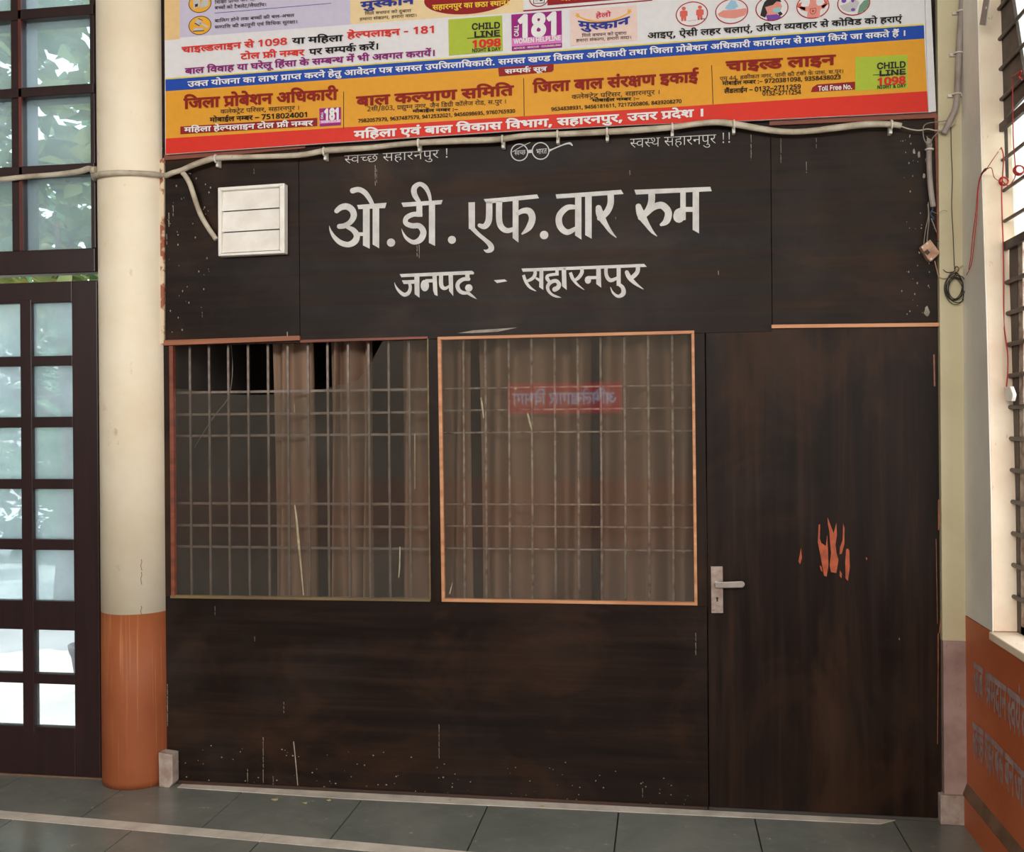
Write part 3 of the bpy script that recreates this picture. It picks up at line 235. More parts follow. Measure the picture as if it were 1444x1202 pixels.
 ('banner','t','black',26,622,1021.5,126,1129.6,119.6,5.6,10819,'36 0 0;1c4 678 0;25 678 0;36 1255 0;42 1933 0;c 2192 0;2c 2683 0;33e 3498 0;323 4258 0;324 4809 0;326 5360 0;325 5911 0;33e 6462 0;325 6962 0;32a 7513 0;324 8064 0;324 8615 0;325 9166 0;328 9717 0;32c 10268 0'),
 ('banner','t','black',24,714,1075,128.9,1129.6,126.6,6,6561,'323 0 0;324 551 0;326 1102 0;325 1653 0;33e 2204 0;325 2704 0;32a 3255 0;324 3806 0;324 4357 0;325 4908 0;328 5459 0;327 6010 0'),
 ('banner','t','white',30,714,1153.6,121.6,1201.7,118.8,6.6,5974,'LT 0 0;Lo 633 0;Ll 1222 0;Ll 1492 0;LF 2026 0;Lr 2605 0;Le 2975 0;Le 3547 0;LN 4383 0;Lo 5122 0;L. 5711 0'),
 ('banner','t','white',34,622,499.7,185.4,993.5,153.8,9.8,19602,'32 0 0;43 598 0;3d 857 0;36 1388 0;42 2066 0;13 2585 0;39 3138 0;6 3694 0;30 3954 0;42 4525 0;36 4784 0;43 5722 0;39 5981 0;19 6537 0;42 7299 0;3c 7558 0;43 8494 0;39 8753 0;31 9309 0;42 10012 0;1b 10271 0;31f 10834 0;3c 11362 0;3d 12038 0;42 12569 0;34 12828 0;2c 13237 0;2e 13792 0;45 14360 0;34 14360 0;31f 14769 0;d 15297 0;209 15845 0;34 16526 0;112 17195 0;2a 17763 0;4b 18228 0;3a 18283 0;68 19223 0'),
 ('banner','t','navy',34,622,509,3,584,-4,9,2563,'32 0 0;45 598 0;d7 598 0;19 987 0;42 1749 0;2c 2008 0'),
 ('banner','t','dark',2,622,514.3,17.2,579.7,12.9,4,7682,'43 0 0;32 259 0;36 857 0;4b 1535 0;30 1795 0;1e 2366 0;2e 3000 0;2c 3568 0;19 4383 0;4f 5145 0;1a3 5664 0;30 6184 0;42 6755 0;34 7014 0;42 7423 0'),
 ('banner','t','dark',2,622,507,25.3,588,19.3,4,9639,'3d 0 0;32 531 0;42 1129 0;34 1388 0;42 1797 0;3c 2316 0;6 2992 0;19 2992 0;d2 3754 0;2e 4254 0;31f 4822 0;3d 5350 0;32 5881 0;42 6479 0;34 6738 0;42 7147 0;39 7666 0;42 8222 0;2a 8481 0;42 9001 0;68 9260 0'),
 ('banner','t','yellow',26,622,609.9,7.3,717.9,0.6,6.6,8968,'3c 0 0;3d 676 0;42 1207 0;34 1466 0;2c 1875 0;2e 2430 0;45 2998 0;34 2998 0;19 3667 0;42 4429 0;1f 4948 0;24 5649 0;42 6234 0;238 6753 0;42 7775 0;2c 8034 0;68 8589 0'),
 ('banner','t','yellow',26,622,789,-5,830,-8,6.5,2654,'a 0 0;39 1023 0;4b 1579 0;2a 1579 0;2c 2099 0'),
 ('banner','t','dark',40,714,665,33.4,705.4,31,8.6,3142,'LC 0 0;LH 717 0;LI 1446 0;LL 1879 0;LD 2434 0'),
 ('banner','t','dark',40,714,668,44.8,705.4,42.4,7.6,2317,'LL 0 0;LI 555 0;LN 988 0;LE 1727 0'),
 ('banner','t','red',50,714,665,57.3,706.5,54.6,10,2204,'324 0 0;323 551 0;32c 1102 0;32b 1653 0'),
 ('banner','t','dark',34,714,665.5,68.8,706,66.3,4.8,6478,'LN 0 0;LI 739 0;LG 1172 0;LH 1904 0;LT 2634 0;L& 3531 0;LD 4426 0;LA 5135 0;LY 5812 0'),
 ('banner','t','dark',40,714,1236.5,89,1277.5,86.4,8.6,3142,'LC 0 0;LH 717 0;LI 1446 0;LL 1879 0;LD 2434 0'),
 ('banner','t','dark',40,714,1239.5,99.8,1277.5,97.2,7.6,2317,'LL 0 0;LI 555 0;LN 988 0;LE 1727 0'),
 ('banner','t','red',50,714,1236.5,110.4,1277.5,107.6,10,2204,'324 0 0;323 551 0;32c 1102 0;32b 1653 0'),
 ('banner','t','dark',34,714,1237,120.6,1278,118.2,4.6,6478,'LN 0 0;LI 739 0;LG 1172 0;LH 1904 0;LT 2634 0;L& 3531 0;LD 4426 0;LA 5135 0;LY 5812 0'),
 ('banner','t','white',60,714,729.2,23.4,790,18,29,1653,'324 0 0;32b 551 0;324 1102 0'),
 ('banner','t','white',40,714,724.4,55.4,791,50.1,6.3,9015,'LW 0 0;LO 967 0;LM 1717 0;LE 2604 0;LN 3194 0;LH 4197 0;LE 4926 0;LL 5516 0;LP 6071 0;LL 6698 0;LI 7253 0;LN 7685 0;LE 8425 0'),
 ('banner','t','white',30,714,724.4,67.2,791,62.2,2.2,15926,'LA 0 0;LD 677 0;LV 1385 0;LI 2062 0;LC 2495 0;LE 3212 0;L· 4065 0;LR 4612 0;LE 5243 0;LS 5833 0;LC 6463 0;LU 7180 0;LE 7910 0;L· 8764 0;LC 9310 0;LO 10027 0;LU 10777 0;LN 11507 0;LS 12247 0;LE 12876 0;LL 13466 0;LI 14021 0;LN 14454 0;LG 15193 0'),
 ('banner','t','white',70,714,457,154.6,479.5,152.8,14.5,1653,'324 0 0;32b 551 0;324 1102 0'),
 ('banner','t','white',40,714,453,170.8,480,169,2.8,9015,'LW 0 0;LO 967 0;LM 1717 0;LE 2604 0;LN 3194 0;LH 4197 0;LE 4926 0;LL 5516 0;LP 6071 0;LL 6698 0;LI 7253 0;LN 7685 0;LE 8425 0'),
 ('banner','v','white',34,714,725.2,51.5,725.2,35,6,2504,'LC 0 0;LA 717 0;LL 1394 0;LL 1949 0'),
 ('banner','v','white',34,714,452.6,168,452.6,158,3,2504,'LC 0 0;LA 717 0;LL 1394 0;LL 1949 0'),
 ('banner','t','pinkred',14,622,840.2,19.4,861.5,17.2,6,1468,'3d 0 0;4b 531 0;36 531 0;4f 1209 0'),
 ('banner','arc','navy',34,622,815.8,29.5,887,23.6,9.2,2563,'32 0 0;45 598 0;d7 598 0;19 987 0;42 1749 0;2c 2008 0'),
 ('banner','t','dark',2,622,820.4,48.4,883.6,44.6,4,7682,'43 0 0;32 259 0;36 857 0;4b 1535 0;30 1795 0;1e 2366 0;2e 3000 0;2c 3568 0;19 4383 0;4f 5145 0;1a3 5664 0;30 6184 0;42 6755 0;34 7014 0;42 7423 0'),
 ('banner','t','dark',2,622,812.4,55.3,890.7,50.6,4,9639,'3d 0 0;32 531 0;42 1129 0;34 1388 0;42 1797 0;3c 2316 0;6 2992 0;19 2992 0;d2 3754 0;2e 4254 0;31f 4822 0;3d 5350 0;32 5881 0;42 6479 0;34 6738 0;42 7147 0;39 7666 0;42 8222 0;2a 8481 0;42 9001 0;68 9260 0'),
 ('banner','t','maroon',20,622,984,26.6,994,25.8,1.6,2116,'325 0 0;1b 811 0;20 1374 0'),
 ('wall','t','paint',-12,622,485.4,219.5,634,210.6,11.5,6361,'d7 0 0;39 389 0;1f5 945 0;3c 2311 0;3d 2987 0;42 3518 0;34 3777 0;2c 4186 0;2e 4741 0;45 5309 0;34 5309 0;316 5978 0'),
 ('wall','t','paint',-12,622,888.2,195.9,1032,188.3,12.8,6660,'d7 0 0;39 389 0;238 945 0;3c 2227 0;3d 2903 0;42 3434 0;34 3693 0;2c 4102 0;2e 4657 0;45 5225 0;34 5225 0;316 5894 0;316 6277 0'),
 ('wall','t','paint',0,622,725.5,213,741,211.6,6.2,2051,'d7 0 0;39 389 0;1f5 945 0'),
 ('wall','t','paint',0,622,756,210.6,771,209.4,7,1941,'31 0 0;42 703 0;34 962 0;28 1371 0'),
 ('side','t','sidepaint',26,622,1373.3,935,1386,944.8,44,1313,'20 0 0;30 742 0'),
 ('side','t','sidepaint',26,622,1389,947,1418.8,970,46,2639,'11c 0 0;32 707 0;2a 1305 0;42 1825 0;2c 2084 0'),
 ('side','t','sidepaint',26,622,1421,971.5,1439,986,54,1525,'d7 0 0;39 389 0;33 945 0;6 1525 0'),
 ('side','t','sidepaint',26,622,1440.5,987,1453,997,58,762,'19 0 0'),
 ('side','t','sidepaint',26,622,1371.6,1020,1387,1032,46,2051,'d7 0 0;39 389 0;1f5 945 0'),
 ('side','t','sidepaint',26,622,1388.5,1033,1401.5,1046,46,1620,'3a 0 0;3d 680 0;34 1211 0'),
 ('side','t','sidepaint',26,622,1403,1047.5,1415,1060,47,1247,'30 0 0;3c 571 0'),
 ('side','t','sidepaint',26,622,1417,1062,1429.5,1076,48,1126,'30 0 0;2c 571 0'),
 ('side','t','sidepaint',26,622,1431,1077.5,1456,1103,50,1581,'20 0 0;42 742 0;33 1001 0;4b 1581 0'),
 ('sign','t','white',20,622,0,0,1,0,1,7312,'9 0 0;43 764 0;31 1023 0;36 1726 0;4b 2404 0;1a 2404 0;42 3222 0;1b 3481 0;42 4044 0;34 4303 0;43 4972 0;39 5231 0;31 5787 0;42 6490 0;1b 6749 0'),
]

# ------------------------------------------------------------------ geometry helpers
def ray(px, py):
    v = Vector(((px - 722.0) / FOCAL, (py - 601.0) / FOCAL, 1.0))
    return AX[0] * v.x + AX[1] * v.y + AX[2] * v.z


def PY(px, py, y=0.0):
    """point of the vertical plane Y = y seen at a pixel of the photograph"""
    d = ray(px, py)
    return CAM + d * ((y - CAM.y) / d.y)


def PX(px, py, x):
    d = ray(px, py)
    return CAM + d * ((x - CAM.x) / d.x)


def PZ(px, py, z=0.0):
    d = ray(px, py)
    return CAM + d * ((z - CAM.z) / d.z)


class MB:
    """collects shapes of one mesh"""

    def __init__(s):
        s.bm = bmesh.new()
        s.mi = 0

    def faces(s, verts, faces, smooth=False):
        vs = [s.bm.verts.new(v) for v in verts]
        for f in faces:
            try:
                q = s.bm.faces.new([vs[i] for i in f])
                q.smooth = smooth
                q.material_index = s.mi
            except ValueError:
                pass
        return vs

    def box(s, x0, x1, y0, y1, z0, z1):
        s.faces([(x0, y0, z0), (x1, y0, z0), (x1, y1, z0), (x0, y1, z0), (x0, y0, z1), (x1, y0, z1), (x1, y1, z1), (x0, y1, z1)],
                [(3, 2, 1, 0), (4, 5, 6, 7), (0, 1, 5, 4), (1, 2, 6, 5), (2, 3, 7, 6), (3, 0, 4, 7)])
        return s

    def prism(s, pts, off):
        """polygon pts (Vectors) swept by the vector off"""
        n = len(pts)
        off = Vector(off)
        v = [Vector(p) for p in pts] + [Vector(p) + off for p in pts]
        s.faces(v, [tuple(range(n)), tuple(range(2 * n - 1, n - 1, -1))] + [(i, i + n, (i + 1) % n + n, (i + 1) % n) for i in range(n)])
        return s

    def slab(s, px, y0, y1):
        """pixel polygon on the plane Y = y0, running back to Y = y1"""
        return s.prism([PY(a, b, y0) for a, b in px], (0, y1 - y0, 0))

    def tube(s, pts, r, n=8, cap=True, smooth=True):
        pts = [Vector(p) for p in pts]
        rs = r if isinstance(r, (list, tuple)) else [r] * len(pts)
        rings = []
        t0 = (pts[1] - pts[0]).normalized()
        up = Vector((0, 0, 1)) if abs(t0.z) < 0.9 else Vector((1, 0, 0))
        u = t0.cross(up).normalized()
        for i, p in enumerate(pts):
            t = (pts[min(i + 1, len(pts) - 1)] - pts[max(i - 1, 0)]).normalized()
            u = (u - t * u.dot(t)).normalized()
            w = t.cross(u)
            rings.append([s.bm.verts.new(p + (u * math.cos(2 * math.pi * k / n) + w * math.sin(2 * math.pi * k / n)) * rs[i]) for k in range(n)])
        for a, b in zip(rings, rings[1:]):
            for k in range(n):
                f = s.bm.faces.new((a[k], a[(k + 1) % n], b[(k + 1) % n], b[k]))
                f.smooth = smooth
                f.material_index = s.mi
        if cap:
            for q in (rings[0][::-1], rings[-1]):
                f = s.bm.faces.new(q)
                f.material_index = s.mi
        return s

    def lathe(s, c, prof, n=32, smooth=True):
        rings = [[s.bm.verts.new((c[0] + r * math.cos(2 * math.pi * k / n), c[1] + r * math.sin(2 * math.pi * k / n), c[2] + z)) for k in range(n)] for r, z in prof]
        for a, b in zip(rings, rings[1:]):
            for k in range(n):
                f = s.bm.faces.new((a[k], a[(k + 1) % n], b[(k + 1) % n], b[k]))
                f.smooth = smooth
                f.material_index = s.mi
        for q in (rings[0][::-1], rings[-1]):
            f = s.bm.faces.new(q)
            f.material_index = s.mi
        return s

    def flat(s, pts):
        """one flat polygon, any outline, facing the hall"""
        pts = [Vector(p) for p in pts]
        tri = tessellate_polygon([pts])
        s.faces(pts, tri)
        return s

    def ribbon(s, pw, conv, steps=6):
        """brush stroke: (x, y, width) control points smoothed, converted to points by conv(x, y)"""
        vs, ts = union2d(stroke(pw, steps))
        s.faces([conv(v.x, v.y) for v in vs], ts)
        return s

    def build(s, name, mat, parent=None, bevel=0.0, normals=True):
        if normals:
            bmesh.ops.recalc_face_normals(s.bm, faces=s.bm.faces[:])
        me = bpy.data.meshes.new(name)
        s.bm.to_mesh(me)
        s.bm.free()
        for m in (mat if isinstance(mat, (list, tuple)) else [mat]):
            me.materials.append(m)
        o = bpy.data.objects.new(name, me)
        COL.objects.link(o)
        if bevel:
            b = o.modifiers.new('edge', 'BEVEL')
            b.width, b.segments, b.limit_method = bevel, 2, 'ANGLE'
        adopt(o, parent)
        return o


WORLD_LOC = {}


def stroke(pw, steps=6):
    """the flat pieces (rectangles and joint discs) of one brush stroke"""
    q = smooth_path([Vector(p) for p in pw], steps)
    out, k, last = [], len(q), None
    for i in range(k - 1):
        a, c = q[i], q[i + 1]
        d = Vector((c.x - a.x, c.y - a.y))
        if d.length < 1e-6:
            continue
        d.normalize()
        n = Vector((-d.y, d.x))
        wa, wc = max(a.z, 0.3) / 2, max(c.z, 0.3) / 2
        out.append([Vector((a.x, a.y)) + n * wa, Vector((c.x, c.y)) + n * wc, Vector((c.x, c.y)) - n * wc, Vector((a.x, a.y)) - n * wa])
        if last is not None and last.dot(d) < 0.9999:
            out.append([Vector((a.x + wa * math.cos(m * math.pi / 6), a.y + wa * math.sin(m * math.pi / 6))) for m in range(12)])
        last = d
    return out


def union2d(polys):
    """merges overlapping flat polygons into one set of triangles without overlaps"""
    vs, fs = [], []
    for p in polys:
        a = sum(p[i - 1].x * p[i].y - p[i].x * p[i - 1].y for i in range(len(p)))
        if abs(a) < 1e-3 * max((u - w).length for u in p for w in p):
            continue
        if a < 0:
            p = p[::-1]
        fs.append(list(range(len(vs), len(vs) + len(p))))
        vs += p
    ov, _e, of, _a, _b, src = delaunay_2d_cdt(vs, [], fs, 0, 1e-5)
    return ov, [tuple(f) for f, o in zip(of, src) if o]


def adopt(o, parent):
    if parent is not None:
        o.parent = parent
        o.matrix_parent_inverse = Matrix.Translation(WORLD_LOC.get(parent.name, Vector((0, 0, 0)))).inverted()


def smooth_path(p, steps=6):
    out = []
    for i in range(len(p) - 1):
        a, b, c, d = p[max(i - 1, 0)], p[i], p[i + 1], p[min(i + 2, len(p) - 1)]
        for k in range(steps):
            t = k / steps
            out.append(0.5 * ((2 * b) + (c - a) * t + (2 * a - 5 * b + 4 * c - d) * t * t + (3 * b - a - 3 * c + d) * t ** 3))
    out.append(p[-1])
    return out


def tag(o, label, cat, group=None, kind=None):
    o['label'] = label
    o['category'] = cat
    if group:
        o['group'] = group
    if kind:
        o['kind'] = kind
    return o


def thing(name, loc, label, cat, group=None, kind=None):
    o = bpy.data.objects.new(name, None)
    o.empty_display_size = 0.1
    COL.objects.link(o)
    o.location = loc
    WORLD_LOC[o.name] = Vector(loc)
    return tag(o, label, cat, group, kind)


def copy_thing(o, offset):
    c = o.copy()
    COL.objects.link(c)
    c.location = o.location + Vector(offset)
    for ch in o.children:
        d = ch.copy()
        COL.objects.link(d)
        d.parent = c
        for g in ch.children:
            e = g.copy()
            COL.objects.link(e)
            e.parent = d
    return c


# ------------------------------------------------------------------ materials
def srgb(r, g, b):
    f = lambda c: (c / 255 / 12.92) if c <= 10 else ((c / 255 + 0.055) / 1.055) ** 2.4
    return (f(r), f(g), f(b), 1.0)


class Nodes:
    def __init__(s, name):
        s.m = bpy.data.materials.new(name)
        s.m.use_nodes = True
        s.t = s.m.node_tree
        s.b = s.t.nodes['Principled BSDF']
        s.out = s.t.nodes['Material Output']

    def n(s, kind, **kw):
        x = s.t.nodes.new(kind)
        for k, v in kw.items():
            setattr(x, k, v)
        return x

    def l(s, a, b):
        s.t.links.new(a, b)

    def coord(s, scale):
        c = s.n('ShaderNodeTexCoord')
        m = s.n('ShaderNodeMapping')
        m.inputs['Scale'].default_value = scale
        s.l(c.outputs['Object'], m.inputs[0])
        return m.outputs[0]

    def noise(s, scale, detail=4.0, rough=0.6, size=1.0, dist=0.0):
        x = s.n('ShaderNodeTexNoise')
        x.inputs['Scale'].default_value = size
        x.inputs['Detail'].default_value = detail
        x.inputs['Roughness'].default_value = rough
        x.inputs['Distortion'].default_value = dist
        s.l(s.coord(scale), x.inputs['Vector'])
        return x.outputs['Fac']

    def ramp(s, fac, stops):
        x = s.n('ShaderNodeValToRGB')
        e = x.color_ramp.elements
        while len(e) < len(stops):
            e.new(0.5)
        for k, (p, c) in enumerate(stops):
            e[k].position = p
            e[k].color = c if len(c) == 4 else (*c, 1)
        s.l(fac, x.inputs[0])
        return x.outputs[0]

    def mix(s, fac, a, b):
        x = s.n('ShaderNodeMix', data_type='RGBA')
        for sock, v in ((x.inputs[0], fac), (x.inputs[6], a), (x.inputs[7], b)):
            if hasattr(v, 'is_output'):
                s.l(v, sock)
            else:
                sock.default_value = v
        return x.outputs[2]

    def bump(s, fac, strength=0.2, dist=0.002):
        x = s.n('ShaderNodeBump')
        x.inputs['Strength'].default_value = strength
        x.inputs['Distance'].default_value = dist
        s.l(fac, x.inputs['Height'])
        s.l(x.outputs[0], s.b.inputs['Normal'])


def grey(v):
    return (v, v, v, 1)


def painted(name, c, c2=None, rough=0.6, scale=6.0, spots=None, bump=0.15, metal=0.0, amount=(0.4, 0.7), spec=0.5):
    """paint, plastic, metal: a main colour that wanders towards a second one, with optional dirt specks"""
    k = Nodes(name)
    c2 = c2 or tuple(x * 0.8 for x in c[:3]) + (1,)
    col = k.mix(k.ramp(k.noise((scale,) * 3, 6), [(amount[0], grey(0)), (amount[1], grey(1))]), c, c2)
    if spots:
        col = k.mix(k.ramp(k.noise((scale * 5, scale * 5, scale * 3), 5, 0.7), [(0.64, grey(0)), (0.72, grey(0.8))]), col, spots)
    k.l(col, k.b.inputs['Base Color'])
    k.b.inputs['Roughness'].default_value = rough
    k.b.inputs['Metallic'].default_value = metal
    k.b.inputs['Specular IOR Level'].default_value = spec
    if bump:
        k.bump(k.noise((scale * 8,) * 3, 4), bump, 0.001)
    return k.m


def plywood(name, vertical=False, dust=0.35):
    """dark varnished plywood with running grain and dusty patches"""
    k = Nodes(name)
    s = (9, 9, 0.55) if vertical else (0.6, 9, 9)
    f = (42, 42, 1.2) if vertical else (1.2, 42, 42)
    a = k.noise(s, 8, 0.62, 1.3, 0.6)
    b = k.noise(f, 4, 0.6)
    grain = k.ramp(a, [(0.28, srgb(19, 12, 10)), (0.48, srgb(32, 21, 16)), (0.68, srgb(48, 32, 22)), (0.85, srgb(28, 19, 14))])
    fine = k.ramp(b, [(0.3, grey(0.6)), (0.7, grey(1.12))])
    mul = k.n('ShaderNodeMix', data_type='RGBA', blend_type='MULTIPLY')
    mul.inputs[0].default_value = 1.0
    k.l(grain, mul.inputs[6])
    k.l(fine, mul.inputs[7])
    big = k.ramp(k.noise((1.2, 1.2, 1.0), 5, 0.65, 1.0, 0.4), [(0.5, grey(0)), (0.78, grey(dust))])
    worn = k.ramp(k.noise((1.6, 1.6, 2.4) if not vertical else (2.4, 2.4, 1.4), 6, 0.6, 1.0, 0.8), [(0.5, grey(0)), (0.72, grey(0.55))])
    col = k.mix(worn, mul.outputs[2], srgb(70, 47, 32))
    col = k.mix(big, col, srgb(68, 60, 56))
    specks = k.ramp(k.noise((70, 70, 45), 3, 0.8), [(0.755, grey(0)), (0.79, grey(0.55))])
    col = k.mix(specks, col, srgb(140, 130, 120))
    k.l(col, k.b.inputs['Base Color'])
    r = k.ramp(a, [(0.25, grey(0.36)), (0.75, grey(0.55))])
    k.l(r, k.b.inputs['Roughness'])
    k.b.inputs['Specular IOR Level'].default_value = 0.14
    k.bump(b, 0.12, 0.0006)
    return k.m


def wood(name, c, c2, rough=0.5, vertical=False):
    k = Nodes(name)
    a = k.noise((30, 30, 2) if vertical else (2, 30, 30), 5, 0.6)
    k.l(k.ramp(a, [(0.3, c), (0.7, c2)]), k.b.inputs['Base Color'])
    k.b.inputs['Roughness'].default_value = rough
    k.bump(a, 0.15, 0.0006)
    return k.m


def ink(name, c, rough=0.55):
    k = Nodes(name)
    c = tuple(x * 0.89 for x in c[:3]) + (1,)
    a = k.noise((40, 40, 40), 3)
    k.l(k.mix(k.ramp(a, [(0.35, grey(0)), (0.75, grey(0.35))]), c, tuple(x * 0.82 for x in c[:3]) + (1,)), k.b.inputs['Base Color'])
    k.b.inputs['Roughness'].default_value = rough
    k.b.inputs['Specular IOR Level'].default_value = 0.15
    return k.m


def glazing(name, tint, haze, haze_col, rough=0.02, translucent=False, refl=1.0):
    """dusty window glass: see-through, mirror-like at its surface, with a film of dirt that scatters light"""
    k = Nodes(name)
    k.t.nodes.remove(k.b)
    tr = k.n('ShaderNodeBsdfTransparent')
    tr.inputs[0].default_value = tint
    gl = k.n('ShaderNodeBsdfGlossy')
    gl.inputs['Roughness'].default_value = rough
    fr = k.n('ShaderNodeFresnel')
    fr.inputs[0].default_value = 1.52
    m1 = k.n('ShaderNodeMixShader')
    mm = k.n('ShaderNodeMath', operation='MULTIPLY')
    mm.inputs[1].default_value = refl
    k.l(fr.outputs[0], mm.inputs[0])
    k.l(mm.outputs[0], m1.inputs[0])
    k.l(tr.outputs[0], m1.inputs[1])
    k.l(gl.outputs[0], m1.inputs[2])
    df = k.n('ShaderNodeBsdfTranslucent' if translucent else 'ShaderNodeBsdfDiffuse')
    df.inputs[0].default_value = haze_col
    m2 = k.n('ShaderNodeMixShader')
    d = k.ramp(k.noise((3, 3, 3), 5, 0.6), [(0.3, grey(haze * 0.75)), (0.75, grey(haze * 1.25))])
    k.l(d, m2.inputs[0])
    k.l(m1.outputs[0], m2.inputs[1])
    k.l(df.outputs[0], m2.inputs[2])
    k.l(m2.outputs[0], k.out.inputs[0])
    return k.m


